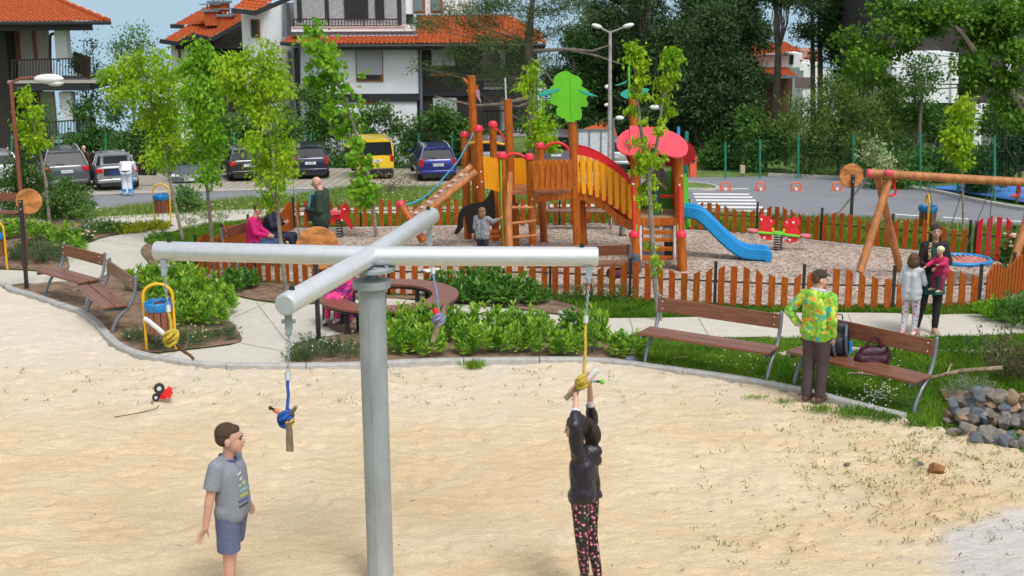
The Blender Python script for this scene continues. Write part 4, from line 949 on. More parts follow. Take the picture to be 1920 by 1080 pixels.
        if not top.get('nohip'): ti.append(('c',P['hpR'].lerp(P['hpL'],-.02)+UP*.028*h,P['hpR'].lerp(P['hpL'],1.02)+UP*.028*h,(.064 if sl>.99 else .056)*m*f+e,(.064 if sl>.99 else .056)*m*f+e))
        tors=remesh(ti+(hood(P,w,h) if hood else []),vz,4,top.get('name','shirt'),tm,t,disp=top.get('fold',.012)*.6,cuts=[(pb-UP*top.get('cut',.045)*h,-UP)])
        ps=[tors]
        for s in 'RL':
            a_,b_=P['sh'+s],P['el'+s]; q_=P['wr'+s]
            if sl>=.99:
                e_=b_.lerp(q_,top.get('cuff',.92)); si=[('c',a_,b_,.034*m*f+e*.8,.027*m+e*.7),('c',b_,e_,.027*m+e*.7,.021*m+e*.5)]; cut=(e_,(q_-b_).normalized())
            else:
                e_=a_.lerp(b_,sl); si=[('c',a_,e_,.036*m*f+e*.6,.036*m*f+e*.8)]; cut=(e_,(b_-a_).normalized())
            ps.append(remesh(si,vz,3,'sleeve',tm,t,disp=top.get('fold',.012)*.6,cuts=[cut]))
        join(ps,top.get('name','shirt'))
        if top.get('collar'):
            mb=MB(); c=P['neck']+UP*.002*h+FW*.004; r=.036*m
            mb.tube([c+RT*math.cos(a)*r*1.1+FW*(math.sin(a)*r*1.25)+UP*(-math.sin(a)*.012*h) for a in np.linspace(0,2*math.pi,21)],.006,6,caps=False); mb.build('collar',top['collar'],t)
    if low:
        to=low.get('to',1); e=low.get('puff',.008); li=[]
        for s in 'RL':
            sx=1 if s=='R' else -1
            li+= [('c',P['hp'+s]+UP*.04*h,P['hp'+s],.05*m*f+e,.058*m*f+e)]
            if to>=1: li+= [('c',P['hp'+s],P['kn'+s],.056*m*f+e,.038*m+e),('c',P['kn'+s],P['kn'+s].lerp(P['an'+s],min(1,to-.0) if to>1 else .93),.038*m+e,low.get('cuffr',.026)*m+e)]
            else: li+= [('c',P['hp'+s],P['hp'+s].lerp(P['kn'+s],to),.056*m*f+e,low.get('hemr',.05)*m+e)]
        li+= [('c',P['hpR']+UP*.03*h,P['hpL']+UP*.03*h,.055*m*f+e,.055*m*f+e)]
        cz=[]
        if to<1: zc=P['hpR'].lerp(P['knR'],to).z; cz=[(V((0,0,zc)),-UP)]
        remesh(li,vz,3,low.get('name','trousers'),low['m'],t,disp=low.get('fold',.008)*.6,cuts=cz)
    if skirt:
        mb=MB(); pts=[]; n=28; rows=[]
        for k,(z,rx,ry) in enumerate(skirt['prof']):
            for j in range(n):
                a=2*math.pi*j/n; rr=1+.04*math.sin(a*7+k); pts.append(RT*rx*h*rr*math.cos(a)+FW*ry*h*rr*math.sin(a)+UP*z*h+V((P['pelvis'].x,P['pelvis'].y,0)))
        K=len(skirt['prof']); mb.add(pts,[(i*n+j,i*n+(j+1)%n,(i+1)*n+(j+1)%n,(i+1)*n+j) for i in range(K-1) for j in range(n)]); mb.build('skirt',skirt['m'],t,sharp=80)
    if shoes:
        for s in 'RL':
            a=P['an'+s]; si=[('c',a+FW*.0-UP*.012*h,a+FW*.085*m-UP*.022*m,.028*m,.022*m),('c',a-FW*.02*m-UP*.018*m,a+FW*.05*m-UP*.02*m,.024*m,.024*m),('c',a+UP*.012*m,a-UP*.01*m,.027*m,.028*m)]
            remesh(si,max(.006,voxel*.7),3,'shoe',shoes,t)
    if hair:
        k=q; hi=([('e',hp(0,.10,.31),(k*.27,k*.20,k*.15),HM)] if hairstyle=='short' else [])+[('e',hp(0,-.125,.19),(k*.357,k*.388,k*.345),HM) if hairstyle=='short' else ('e',hp(0,-.09,.17),(k*.37,k*.41,k*.375),HM),('e',hp(0,-.20,.0 if hairstyle!='short' else .05),(k*.345,k*.30,k*(.37 if hairstyle!='short' else .30)),HM)]
        if hairstyle=='bun': hi.append(('e',hp(0,-.5,.25),(k*.16,k*.16,k*.16),HM))
        if hairstyle=='bob':
            hi+=[('e',hp(0,-.2,-.15),(k*.43,k*.33,k*.42),HM),('e',hp(.27,-.03,-.15),(k*.14,k*.22,k*.42),HM),('e',hp(-.27,-.03,-.15),(k*.14,k*.22,k*.42),HM)]
        if hairstyle=='long':
            hi+=[('e',hp(0,-.27,-.25),(k*.34,k*.26,k*.5),HM),('e',hp(.22,-.2,-.45),(k*.2,k*.22,k*.55),HM),('e',hp(-.22,-.2,-.45),(k*.2,k*.22,k*.55),HM)]
        if hairstyle=='tail':
            hi+=[('e',hp(0,-.5,.05),(k*.2,k*.22,k*.3),HM),('e',hp(.05,-.6,-.3),(k*.26,k*.26,k*.42),HM),('e',hp(.1,-.5,-.6),(k*.2,k*.2,k*.3),HM)]
        if hairstyle=='side': hi+=[('e',hp(0,-.3,-.2),(k*.3,k*.22,k*.35),HM)]
        remesh(hi,max(.006,voxel*.8),2,'hair',hair,t,disp=.012 if hairstyle!='short' else .004)
    if hat: hat(t,hp,HM,q)
    if eyes:
        for sx in (-1,1):
            mb=MB(); mb.ell(hp(.125*sx,.335,.04),(q*.05,q*.035,q*.03),HM,8,6); mb.build('eye',mat('eye_dark',(.03,.02,.015),.2),t)
            mb=MB(); mb.bar(hp(.07*sx,.372,.125),hp(.19*sx,.33,.12),q*.02,q*.02); mb.build('eyebrow',hair or mat('brow',(.05,.03,.02),.8),t)
        mb=MB(); mb.tube([hp(-.1,.345,-.225),hp(0,.39,-.235),hp(.1,.345,-.225)],q*.022,6); mb.build('lips',mat('lips',(.42,.12,.10),.4),t)
    return t,P,w,hp
def flowers(name, base, cols, pos, scale, rough=.7):
    return cells(name,[base]+cols,scale,rough=rough,bump=0,pos=[0]+pos)
def dots(name, base, cols, scale, size, rough=.7, centre=None):
    if name in MATS: return MATS[name]
    m, nt, p = _nt(name); L = nt.links.new; tc=N(nt,'ShaderNodeTexCoord')
    vo=N(nt,'ShaderNodeTexVoronoi', Scale=scale); vo.inputs['Randomness'].default_value=.75; L(tc.outputs['Object'],vo.inputs['Vector'])
    mr=N(nt,'ShaderNodeMapRange'); mr.inputs[1].default_value=size; mr.inputs[2].default_value=size*.8; L(vo.outputs['Distance'],mr.inputs[0])
    sp=N(nt,'ShaderNodeSeparateColor'); L(vo.outputs['Color'],sp.inputs[0]); cr=N(nt,'ShaderNodeValToRGB'); cr.color_ramp.interpolation='CONSTANT'; e=cr.color_ramp.elements
    while len(e)<len(cols): e.new(.5)
    for i,c in enumerate(cols): e[i].position=i/len(cols); e[i].color=c4(c)
    L(sp.outputs[0],cr.inputs[0]); mx=N(nt,'ShaderNodeMix',data_type='RGBA'); L(mr.outputs[0],mx.inputs[0]); mx.inputs[6].default_value=c4(base); L(cr.outputs[0],mx.inputs[7])
    out=mx.outputs[2]
    if centre:
        m2=N(nt,'ShaderNodeMapRange'); m2.inputs[1].default_value=size*.45; m2.inputs[2].default_value=size*.3; L(vo.outputs['Distance'],m2.inputs[0])
        mx2=N(nt,'ShaderNodeMix',data_type='RGBA'); L(m2.outputs[0],mx2.inputs[0]); L(out,mx2.inputs[6]); mx2.inputs[7].default_value=c4(centre); out=mx2.outputs[2]
    L(out,p.inputs['Base Color']); p.inputs['Roughness'].default_value=rough; MATS[name]=m; return m
M_brownhair=mat('brown_hair',(.10,.05,.025),.6,var=.45,scale=12,stretch=(3,3,.6),bump=.6,bscale=40)
M_darkhair=mat('dark_hair',(.03,.016,.012),.5,var=.5,scale=12,stretch=(3,3,.6),bump=.8,bscale=40)
M_fairhair=mat('fair_brown_hair',(.20,.115,.06),.6,var=.4,scale=12,stretch=(3,3,.5),bump=.6,bscale=40)
M_navy=mat('navy_cloth',(.015,.018,.045),.7,var=.2,bump=.3,bscale=20)
M_jeans=mat('blue_jeans',(.03,.08,.18),.8,var=.25,scale=12,bump=.3,bscale=60)
M_shoe=mat('brown_shoe',(.10,.05,.035),.6,var=.25)
M_greyT=mat('grey_marl',(.235,.255,.30),.85,var=.12,scale=90,bump=.25,bscale=30)
M_shorts=mat('slate_blue_shorts',(.11,.13,.235),.85,var=.1,scale=60,bump=.3,bscale=26)
def ground_at(px,py,Z=None):
    return g(px,py)
# 1 boy, side on to the camera, looking right
bp=at(440,1065,9.9); bx,by=bp.x+.0,bp.y; b0_=V((bx,by,Tz(bx,by)))
t,P,w,hp=person('boy in a grey printed t-shirt and blue shorts standing on the sand',b0_,1.455,99,
  J=dict(pelvis=(0,.01,.53),chest=(0,.005,.72),neck=(0,-.005,.80),head=(0,.02,.905),shR=(.095,-.03,.775),shL=(-.105,-.01,.775),elR=(.14,-.06,.605),wrR=(.15,-.085,.465),
         elL=(-.15,-.03,.60),wrL=(-.17,.02,.50),hpR=(.06,.0,.50),hpL=(-.06,.01,.50),knR=(.065,.0,.28),knL=(-.065,-.035,.28),anR=(.07,-.01,.045),anL=(-.07,-.06,.045)),
  top=dict(m=M_greyT,sleeve=.62,hem=.52,puff=.017,belly=.014,collar=mat('blue_collar',(.02,.08,.35),.7),fold=.02),
  low=dict(m=M_shorts,to=.86,puff=.010,hemr=.056,name='shorts',fold=.016), shoes=mat('white_trainer',(.6,.6,.6),.5), hair=mat('short_brown_hair',(.075,.038,.02),.7,var=.35,scale=60,bump=.7,bscale=120),
  skin=mat('boy_skin',(.60,.33,.245),.5,var=.07,scale=7), voxel=.0055, child=True, fat=1.0, hands={'R':((.25,-.55,-.85),(.6,.8,-.2),.45)}, headturn=-10)
for s in 'RL':
    mb=MB(); a=P['an'+s]; k=P['kn'+s]; mb.tube([a-V((0,0,.01)),a.lerp(k,.16),a.lerp(k,.30)],[.036,.034,.038],14); mb.build('sock',M_black,t)
# chest print on the t-shirt: small raised patches
fw=w(V((0,1,0))); rt=w(V((1,0,0))); rs=random.Random(7)
def project_on(t, partname, pts_o, d):
    o=[c for c in COL.objects if c.parent==t and c.name.startswith(partname)][0]; res=[]
    for p in pts_o:
        ok,loc,nrm,_=o.ray_cast(p,d)
        if ok: res.append((loc,nrm))
        else: res.append(None)
    return res
rows=[(.735,[(.7,.72,.72)],5),(.705,[(.75,.78,.75)],4),(.675,[(.45,.55,.15),(.15,.45,.40)],5),(.645,[(.15,.45,.40),(.2,.5,.45)],5),(.617,[(.45,.55,.05)],5),(.590,[(.02,.08,.35)],6),(.562,[(.02,.03,.08)],6)]
for z,cols,n in rows:
    for j in range(n):
        x=.012+j*.020; p=rt*x+V((0,0,z*1.455))+fw*.5; r_=project_on(t,'shirt',[p],-fw)[0]
        if not r_: continue
        c=cols[rs.randrange(len(cols))]; mm=mat('print_%d%d%d'%tuple(int(v*99) for v in c),c,.7); loc,nr=r_
        mb=MB(); mb.lathe(loc+nr*.001,[(.0095,0),(.0095,.0012)],9,axis=nr); mb.build('print_patch',mm,t)
# 2 girl hanging from the right hand rope
K=at(1093,714,ZR); hx_=at(1093,930,ZR+.1)
Z0=K.z-1.28*1.075*.98
gb=V((K.x+.0,K.y+.10,K.z-1.50)); H=1.27
def fistL(it,P): it.append(('c',P['wrR'],at(1104,710,ZR-.0)-gb,.019,.02)); fist(it,at(1104,706,ZR-.02)-gb,at(1122,692,ZR-.04)-at(1060,748,ZR+.06),V((-.3,1,.2)),.95)
def fistR(it,P): it.append(('c',P['wrL'],at(1078,736,ZR+.04)-gb,.019,.02)); fist(it,at(1078,731,ZR+.04)-gb,at(1122,692,ZR-.04)-at(1060,748,ZR+.06),V((-.3,1,.2)),.95)
def inv(pt):  # world -> (side,front,up)/h for a person facing 285 deg
    fa=R(-72); FWv=V((math.sin(fa),math.cos(fa),0)); RTv=V((math.cos(fa),-math.sin(fa),0)); q=pt-gb; return (q.dot(RTv)/H,q.dot(FWv)/H,q.z/H)
lwr=at(1081,745,ZR+.045); rwr=at(1105,726,ZR-.0)
M_jacket=mat('shiny_dark_jacket',(.022,.017,.028),.36,var=.3,scale=9,bump=.9,bscale=11)
def girlhood(P,w,h): return [('e',P['neck']+w(V((0,-.055,-.03))*h),(.095,.06,.06)),('e',P['neck']+w(V((0,-.06,-.08))*h),(.08,.045,.06))]
t,P,w,hp=person('girl in a dark jacket and floral leggings hanging by both arms from a rope',gb,H,-72,
  J=dict(pelvis=inv(at(1097,925,ZR+.14)),chest=inv(at(1095,868,ZR+.10)),neck=inv(at(1092,836,ZR+.08)),head=inv(at(1080,803,ZR+.06)),
     shL=inv(at(1083,846,ZR-.02)),shR=inv(at(1105,843,ZR+.20)),elL=inv(at(1078,797,ZR-.10)),wrL=inv(at(1080,750,ZR+.02)),elR=inv(at(1109,790,ZR+.20)),wrR=inv(at(1106,730,ZR+.03)),
     hpL=inv(at(1088,940,ZR+.11)),hpR=inv(at(1105,940,ZR+.20)),knL=inv(at(1090,1005,ZR+.1)),knR=inv(at(1108,1005,ZR+.22)),anL=inv(at(1097,1085,ZR+.16)),anR=inv(at(1122,1083,ZR+.28))),
  top=dict(m=M_jacket,sleeve=1,hemp=(0,0,.015),puff=.02,cuff=.5,fold=.06,name='jacket'),hood=girlhood,
  low=dict(m=dots('rose_leggings',(.012,.010,.012),[(.55,.12,.16),(.60,.22,.24),(.10,.16,.07),(.45,.08,.12)],34,.43,centre=(.75,.5,.5)),puff=.004,name='leggings',fold=.006),
  shoes=mat('pink_shoe',(.75,.35,.4),.5),hair=M_darkhair,hairstyle='tail',child=True,voxel=.006,hands={'L':fistR,'R':fistL},headtilt=12,headturn=-6)
for s,f0 in (('L',.46),('R',.5)):
    mb=MB(); a,b=P['el'+s],P['wr'+s]; mb.tube([a.lerp(b,f0),a.lerp(b,f0+.16)],[.030,.027],12); mb.build('cuff',mat('white_cuff',(.68,.66,.72),.7),t)
mb=MB(); c=hp(.1,-.36,.33); mb.lathe(c,[(.014,-.01),(.026,0),(.014,.01)],12,axis=V((.6,-.3,.5)).normalized()); mb.build('hair_tie',mat('pink_tie',(.8,.2,.3),.5),t)
# 3 woman in the cap
M_flower=cells('green_floral_jacket',[(.16,.42,.03),(.30,.55,.05),(.55,.62,.06),(.74,.24,.02),(.20,.50,.03),(.05,.42,.36),(.10,.36,.03),(.26,.52,.05),(.36,.58,.06),(.17,.46,.04),(.6,.6,.08)],25,rough=.6,bump=.15,dist=.01)
def wcap(t,hp,HM,q):
    mb=MB(); mb.ell(hp(0,-.04,.27),(q*.385,q*.42,q*.30),HM,18,12); mb.build('cap',mat('olive_cap',(.045,.035,.022),.85,var=.2,bump=.3,bscale=60),t)
    mb=MB(); mb.prism([hp(-.24,.3,.26),hp(-.2,.52,.2),hp(0,.6,.18),hp(.2,.52,.2),hp(.24,.3,.26)],HM@V((0,.2,1)),.012); mb.build('cap_brim',MATS['olive_cap'],t)
def whood(P,w,h): return [('e',P['neck']+w(V((0,-.05,-.01))*h),(.12,.08,.07)),('e',P['neck']+w(V((0,-.08,-.06))*h),(.09,.06,.09))]
t,P,w,hp=person('woman in a dark cap and green floral jacket standing beside the right bench',g(1525,752),1.62,42,
  J=dict(chest=(0,-.005,.735),shR=(.105,0,.80),shL=(-.105,0,.80),elL=(-.21,-.05,.665),wrL=(-.115,-.055,.575),elR=(.135,-.03,.64),wrR=(.12,.03,.50),knR=(.05,.02,.285),knL=(-.05,0,.285),anR=(.05,.0,.045),anL=(-.045,-.03,.045)),
  top=dict(m=M_flower,hem=.52,puff=.022,fold=.03,name='jacket'),hood=whood,low=dict(m=mat('aubergine_trousers',(.062,.043,.048),.75,var=.2,bump=.4,bscale=18),puff=.012,cuffr=.034,fold=.02),
  shoes=M_shoe,hair=M_brownhair,hat=wcap,voxel=.009,headturn=42,hands={'L':((.8,.5,-.3),(0,0,-1),.5)})
mb=MB(); c=P['neck']; mb.tube([c+w(V((math.cos(a)*.05,math.sin(a)*.045-.005,.012-.012*math.sin(a)))*1.62) for a in np.linspace(0,6.283,19)],[.024]*19,8,caps=False); mb.build('scarf',mat('pale_lilac_scarf',(.55,.53,.62),.8,bump=.4,bscale=30),t)
# 4 mother, 5 baby, 6 girl in white
M_skin2=mat('tan_skin',(.50,.27,.19),.5,var=.08)
mbp=g(1741,625)
t,P,w,hp=person('smiling woman in a dark cardigan and green skirt holding the baby on her arm',mbp,1.66,188,
  J=dict(shR=(.082,0,.80),shL=(-.082,0,.80),elR=(.12,.02,.65),wrR=(-.01,.12,.60),elL=(-.125,.03,.66),wrL=(-.02,.14,.63),knR=(.075,.02,.285),knL=(-.055,.0,.285),anR=(.11,.0,.045),anL=(-.045,.02,.045)),
  top=dict(m=mat('black_lace_cardigan',(.018,.012,.014),.8,var=.4,bump=.4,bscale=30),hem=.55,puff=.008,fold=.02,name='cardigan'),
  low=dict(m=mat('black_leggings',(.012,.008,.010),.75,var=.2),puff=.004,fold=.006),skirt=dict(m=mat('dark_green_skirt',(.008,.085,.07),.8,var=.12,bump=.2,bscale=20),prof=[(.60,.08,.07),(.52,.098,.088),(.45,.108,.095),(.375,.118,.10)]),
  shoes=mat('pinkish_shoe',(.35,.2,.17),.6,var=.3),hair=M_darkhair,skin=M_skin2,voxel=.010,hairstyle='long')
mb=MB(); mb.prism([P['chest']+w(V(v)*1.66) for v in ((-.03,.075,.05),(.03,.075,.05),(.035,.082,-.1),(-.035,.082,-.1))],w(V((0,1,0))),.02); mb.build('green_top',MATS['dark_green_skirt'],t)
mb=MB(); mb.tube([P['chest']+w(V(v)*1.66) for v in ((.045,.035,.09),(.055,.065,.03),(.052,.085,-.05))],.022,8); mb.build('patterned_scarf',cells('leopard_scarf',[(.5,.42,.18),(.03,.02,.02),(.5,.42,.2)],60,bump=0),t)
bb_=mbp+w(V((-.04,.17,.60))*1.66)
Hb=.80
def bcap(t,hp,HM,q):
    mb=MB(); mb.ell(hp(0,-.03,.16),(q*.40,q*.44,q*.36),HM,18,12); mb.build('cap',mat('cream_green_cap',(.66,.68,.42),.8,var=.1,scale=20),t)
person('baby in a pink jacket and cream cap carried by the woman in the green skirt',bb_-V((0,0,.52*Hb)),Hb,250,
  J=dict(pelvis=(0,-.02,.52),chest=(0,.02,.70),neck=(0,.03,.79),head=(0,.06,.915),hpR=(.06,0,.52),hpL=(-.06,0,.52),knR=(.14,.06,.40),knL=(-.12,.06,.42),anR=(.14,.05,.2),anL=(-.13,.10,.22),
     shR=(.10,.02,.76),shL=(-.10,.02,.76),elR=(.12,.14,.68),wrR=(.10,.28,.62),elL=(-.16,.10,.70),wrL=(-.15,.2,.70)),
  top=dict(m=mat('raspberry_jacket',(.48,.015,.09),.75,var=.2,bump=.4,bscale=25),hem=.50,puff=.022,fold=.015,name='jacket'),low=dict(m=mat('plum_trousers',(.22,.02,.07),.8),puff=.012,fold=.006),
  shoes=mat('beige_bootie',(.5,.4,.33),.7),hat=bcap,child=True,voxel=.009,fat=1.15,skin=M_skin)
M_hearts=dots('heart_leggings',(.62,.60,.66),[(.62,.06,.18),(.10,.40,.42),(.65,.12,.25),(.55,.10,.2)],19,.42)
t,P,w,hp=person('girl in a white shirt and heart print leggings facing the woman with the baby',g(1704,627),1.235,42,
  J=dict(shR=(.10,0,.785),shL=(-.10,0,.785),neck=(0,0,.815),chest=(0,0,.72),elR=(.14,.03,.64),wrR=(.09,.17,.66),elL=(-.14,-.01,.63),wrL=(-.12,.08,.58),knR=(.06,.02,.28),knL=(-.06,.0,.28),anL=(-.07,-.03,.045)),
  top=dict(m=mat('white_cotton',(.60,.64,.70),.85,var=.06,bump=.3,bscale=20),hem=.47,puff=.015,fold=.015),low=dict(m=M_hearts,puff=.006,name='leggings',fold=.005),shoes=mat('pink_white_shoe',(.75,.45,.5),.6,var=.3),
  hair=M_brownhair,hairstyle='bob',child=True,voxel=.008)
# 7, 8, 9 seated women and toddler
sit=dict(pelvis=(0,-.06,.285),chest=(0,-.05,.50),neck=(0,-.03,.60),head=(0,.02,.685),shR=(.105,-.04,.565),shL=(-.105,-.04,.565),hpR=(.055,-.04,.275),hpL=(-.055,-.04,.275),knR=(.06,.20,.29),knL=(-.06,.20,.29),anR=(.06,.25,.045),anL=(-.06,.22,.045),elR=(.14,.0,.43),wrR=(.04,.13,.38),elL=(-.14,.0,.43),wrL=(-.04,.14,.38))
M_magenta=mat('magenta_fleece',(.62,.012,.17),.85,var=.1,bump=.3,bscale=40)
bz=Tz(BW.x,BW.y)
person('seated woman in a magenta jacket and blue jeans on the bench inside the fence',V((BW.x+.02,BW.y-.18,bz)),1.66,92,J=sit,top=dict(m=M_magenta,hem=.265,puff=.02,fold=.02,name='jacket'),low=dict(m=M_jeans,puff=.006),shoes=M_shoe,hair=M_brownhair,voxel=.011,headtilt=28)
person('seated woman in a navy jacket with folded arms beside the magenta one',V((BW.x+.25,BW.y+.52,bz)),1.68,100,J=dict(sit,wrR=(-.02,.10,.45),wrL=(.03,.12,.47)),top=dict(m=M_navy,hem=.265,puff=.022,fold=.02,name='jacket'),low=dict(m=M_navy,puff=.006),shoes=M_shoe,hair=M_darkhair,voxel=.011,headtilt=12)
tb=g(493,480)
def tcap(t,hp,HM,q):
    mb=MB(); mb.ell(hp(0,-.03,.18),(q*.41,q*.44,q*.36),HM,18,12); mb.build('cap',mat('white_bonnet',(.6,.62,.62),.85),t)
person('toddler in a white bonnet and pale blue vest standing by the seated women',tb+V((.18,0,0)),.86,120,top=dict(m=mat('pale_blue_vest',(.35,.42,.55),.8,var=.2,scale=14),hem=.5,puff=.02),low=dict(m=mat('pale_jeans',(.12,.18,.28),.8),puff=.012),shoes=M_shoe,hat=tcap,child=True,voxel=.010)
# 10 bald man
gb2=g(607,496)
t,P,w,hp=person('bald man in a dark green jacket looking at the phone in his hands',gb2,1.77,-82,J=dict(neck=(0,.0,.835),head=(0,.045,.915),elR=(.14,-.02,.63),wrR=(.03,.17,.62),elL=(-.14,-.02,.63),wrL=(-.02,.18,.62)),
  top=dict(m=mat('bottle_green_jacket',(.018,.042,.028),.75,var=.2,bump=.3,bscale=22),hem=.50,puff=.03,belly=.03,fold=.03,name='jacket'),low=dict(m=mat('dark_blue_trousers',(.03,.035,.07),.8),puff=.016),shoes=M_shoe,voxel=.010,fat=1.15,headtilt=22)
mb=MB(); mb.prism([P['chest']+w(V(v)*1.77) for v in ((-.04,.105,.05),(.04,.105,.05),(.045,.12,-.12),(-.045,.12,-.12))],w(V((0,1,0))),.03); mb.build('blue_shirt',mat('bright_blue_shirt',(.03,.33,.60),.7,var=.3,scale=20),t)
mb=MB(); mb.box(P['pelvis']+w(V((-.02,.11,.0))*1.77)+V((0,0,.05)),(.16,.12,.22)); mb.build('waist_bag',M_black,t)
mb=MB(); mb.box(P['wrR']+w(V((0,.05,.03))*1.77),(.15,.08,.015)); mb.build('phone',M_black,t)
mb=MB(); 
for sx in (-1,1): mb.tube([hp(.13*sx+math.cos(a)*.07,.40,.03+math.sin(a)*.06) for a in np.linspace(0,6.28,13)],.004,5,caps=False)
mb.build('glasses',M_black,t)
# 11 girl in polka dots under the tower
t,P,w,hp=person('girl with long fair hair in a grey dotted jacket reaching for the ladder post',g(905,497),1.16,25,J=dict(elR=(.16,.07,.74),wrR=(.26,.10,.79),elL=(-.13,-.02,.63),wrL=(-.1,.05,.52)),
  top=dict(m=dots('dotted_grey',(.20,.22,.25),[(.65,.66,.66)],26,.28),hem=.5,puff=.022,name='jacket'),low=dict(m=M_navy,puff=.008),shoes=M_shoe,hair=M_fairhair,hairstyle='long',child=True,voxel=.010)
# 12 child on the step tower
dz=on(1230,402,RFY+.3).z
person('child in a striped dark top leaning over the counter on the step tower',V((on(1226,400,RFY+.35).x,RFY+.3,dz)),1.18,62,J=dict(pelvis=(0,-.04,.52),chest=(0,.05,.70),neck=(0,.09,.79),head=(0,.13,.87),shR=(.09,.07,.765),shL=(-.09,.07,.765),elR=(.13,.14,.63),wrR=(.10,.17,.47),elL=(-.12,.12,.63),wrL=(-.08,.2,.5)),
  top=dict(m=mat('striped_top',(.03,.03,.035),.8,var=.1,scale=3,stretch=(.1,.1,14),col2=(.22,.22,.24)),hem=.5,puff=.014),low=dict(m=M_jeans,puff=.008),shoes=mat('blue_trainer',(.03,.07,.2),.6),hair=M_darkhair,child=True,voxel=.010)
# 13, 14
kb=g(1253,485); person('child in dark trousers standing behind the wooden steps',V((kb.x,kb.y,kb.z)),.80,170,top=dict(m=mat('peach_print_top',(.55,.33,.25),.8,var=.5,scale=22,col2=(.5,.55,.6)),hem=.5,puff=.02),low=dict(m=mat('charcoal_cloth',(.02,.02,.024),.8),puff=.016),shoes=M_black,hair=M_brownhair,child=True,voxel=.012)
person('child in grey trousers half hidden behind the curved bridge',g(1166,443),1.1,80,top=dict(m=M_dgreen,hem=.5,puff=.02),low=dict(m=mat('grey_trousers',(.22,.24,.25),.8,var=.3,scale=14),puff=.012),shoes=M_shoe,hair=M_brownhair,child=True,voxel=.013)
# 15 child on the round bench
cb=g(632,612); person('child in a purple and pink jacket sitting on the round bench behind the steel cross',V((cb.x+.05,cb.y+.15,Tz(cb.x,cb.y)+.10)),1.25,200,J=dict(sit,wrR=(.1,.15,.3),wrL=(-.1,.15,.3)),
  top=dict(m=mat('purple_pink_jacket',(.10,.02,.16),.8,var=.1,scale=2,stretch=(.1,.1,3),col2=(.65,.03,.2),contrast=(.45,.55)),hem=.25,puff=.025,name='jacket'),low=dict(m=mat('pink_trousers',(.70,.05,.22),.8),puff=.012),shoes=mat('pale_shoe',(.6,.55,.5),.6),hair=M_brownhair,hairstyle='bob',child=True,voxel=.010)
# 16 man in white tracksuit bending into the boot, 17 man in a brown jacket
M_white_t=mat('white_tracksuit',(.66,.67,.74),.7,var=.06,bump=.3,bscale=12)
wb=rp(240,367.5); t,P,w,hp=person('man in a white and blue tracksuit bending over the silver car boot',V((wb.x,wb.y,Tz(wb.x,wb.y)+.02)),1.80,-6,J=dict(pelvis=(0,-.05,.53),chest=(0,.12,.68),neck=(0,.20,.715),head=(0,.27,.70),shR=(.12,.17,.70),shL=(-.12,.17,.70),elR=(.15,.22,.56),wrR=(.1,.32,.50),elL=(-.16,.2,.56),wrL=(-.1,.32,.5)),
  top=dict(m=M_white_t,hem=.53,puff=.035,name='jacket'),low=dict(m=M_white_t,puff=.03,cuffr=.04),shoes=mat('grey_shoe',(.3,.3,.32),.6),hair=M_darkhair,voxel=.016,eyes=False)
M_trim=mat('tracksuit_blue',(.01,.22,.55),.7)
for s in 'RL':
    sx=1 if s=='R' else -1; mb=MB(); mb.tube([P['hp'+s]+w(V((.062*sx,-.0,.02))*1.8),P['kn'+s]+w(V((.05*sx,0,0))*1.8),P['an'+s]+w(V((.045*sx,0,.02))*1.8)],[.04,.04,.05],8); mb.build('side_stripe',M_trim,t)
    mb=MB(); mb.tube([P['an'+s]+V((0,0,.2)),P['an'+s]+V((0,0,.02))],[.088,.098],12); mb.build('trouser_cuff',M_trim,t)
mb=MB(); mb.tube([P['pelvis']+w(V((.1*math.cos(a),.085*math.sin(a),.035))*1.8) for a in np.linspace(0,6.283,17)],.028,6,caps=False); mb.build('belt',M_black,t)
cb=rp(170,352); person('balding man in a brown jacket and jeans standing between two parked cars',V((cb.x-.25,cb.y+.3,Tz(cb.x,cb.y+.3)+.02)),1.82,215,J=dict(elR=(.14,.03,.64),wrR=(.07,.14,.57),elL=(-.14,0,.63),wrL=(-.08,.1,.52)),top=dict(m=mat('brown_leather',(.07,.022,.016),.5,var=.2),hem=.5,puff=.03,name='jacket'),low=dict(m=M_navy,puff=.014),shoes=M_black,skin=M_skin,voxel=.015)
# ---- things people left about
bp_=g(1568,700)
def onseat(px,py): # on the right hand bench seat
    p=g(px,py); return p
sb=at(1568,674,15.72)
t=thing('backpack','black backpack leaning upright on the bench beside the woman in the cap','backpack',sb)
items=[('c',sb+V((-.05,0,.14)),sb+V((-.05,.02,.42)),.115,.09),('c',sb+V((.06,0,.14)),sb+V((.05,.02,.40)),.11,.09),('e',sb+V((.0,-.10,.2)),(.12,.07,.13))]
items=[tuple([i[0]]+[x-sb if isinstance(x,Vector) else x for x in i[1:]]) for i in items]
remesh(items,.012,3,'bag_body',mat('black_nylon',(.012,.013,.018),.55,var=.4,bump=.4,bscale=14),t,disp=.015)
for x0 in (-.07,.08):
    mb=MB(); mb.tube([(x0,-.08,.46),(x0-.03,-.19,.34),(x0-.02,-.19,.18),(x0+.03,-.12,.05)],.018,6); mb.build('strap',mat('strap_grey',(.09,.12,.17),.7),t)
mb=MB(); mb.tube([(-.04,0,.52),(-.02,-.02,.58),(.04,-.02,.57),(.05,0,.51)],.009,6); mb.build('handle',M_black,t)
mb=MB(); mb.cyl((.15,-.04,.1),(.15,-.04,.24),.03,.028,10); mb.build('bottle',M_blue,t)
sb=at(1634,686,15.42)
t=thing('handbag','dark purple soft bag slumped on the bench beside the backpack','bag',sb)
M_bag=mat('purple_nylon',(.05,.008,.022),.5,var=.3,bump=.5,bscale=12)
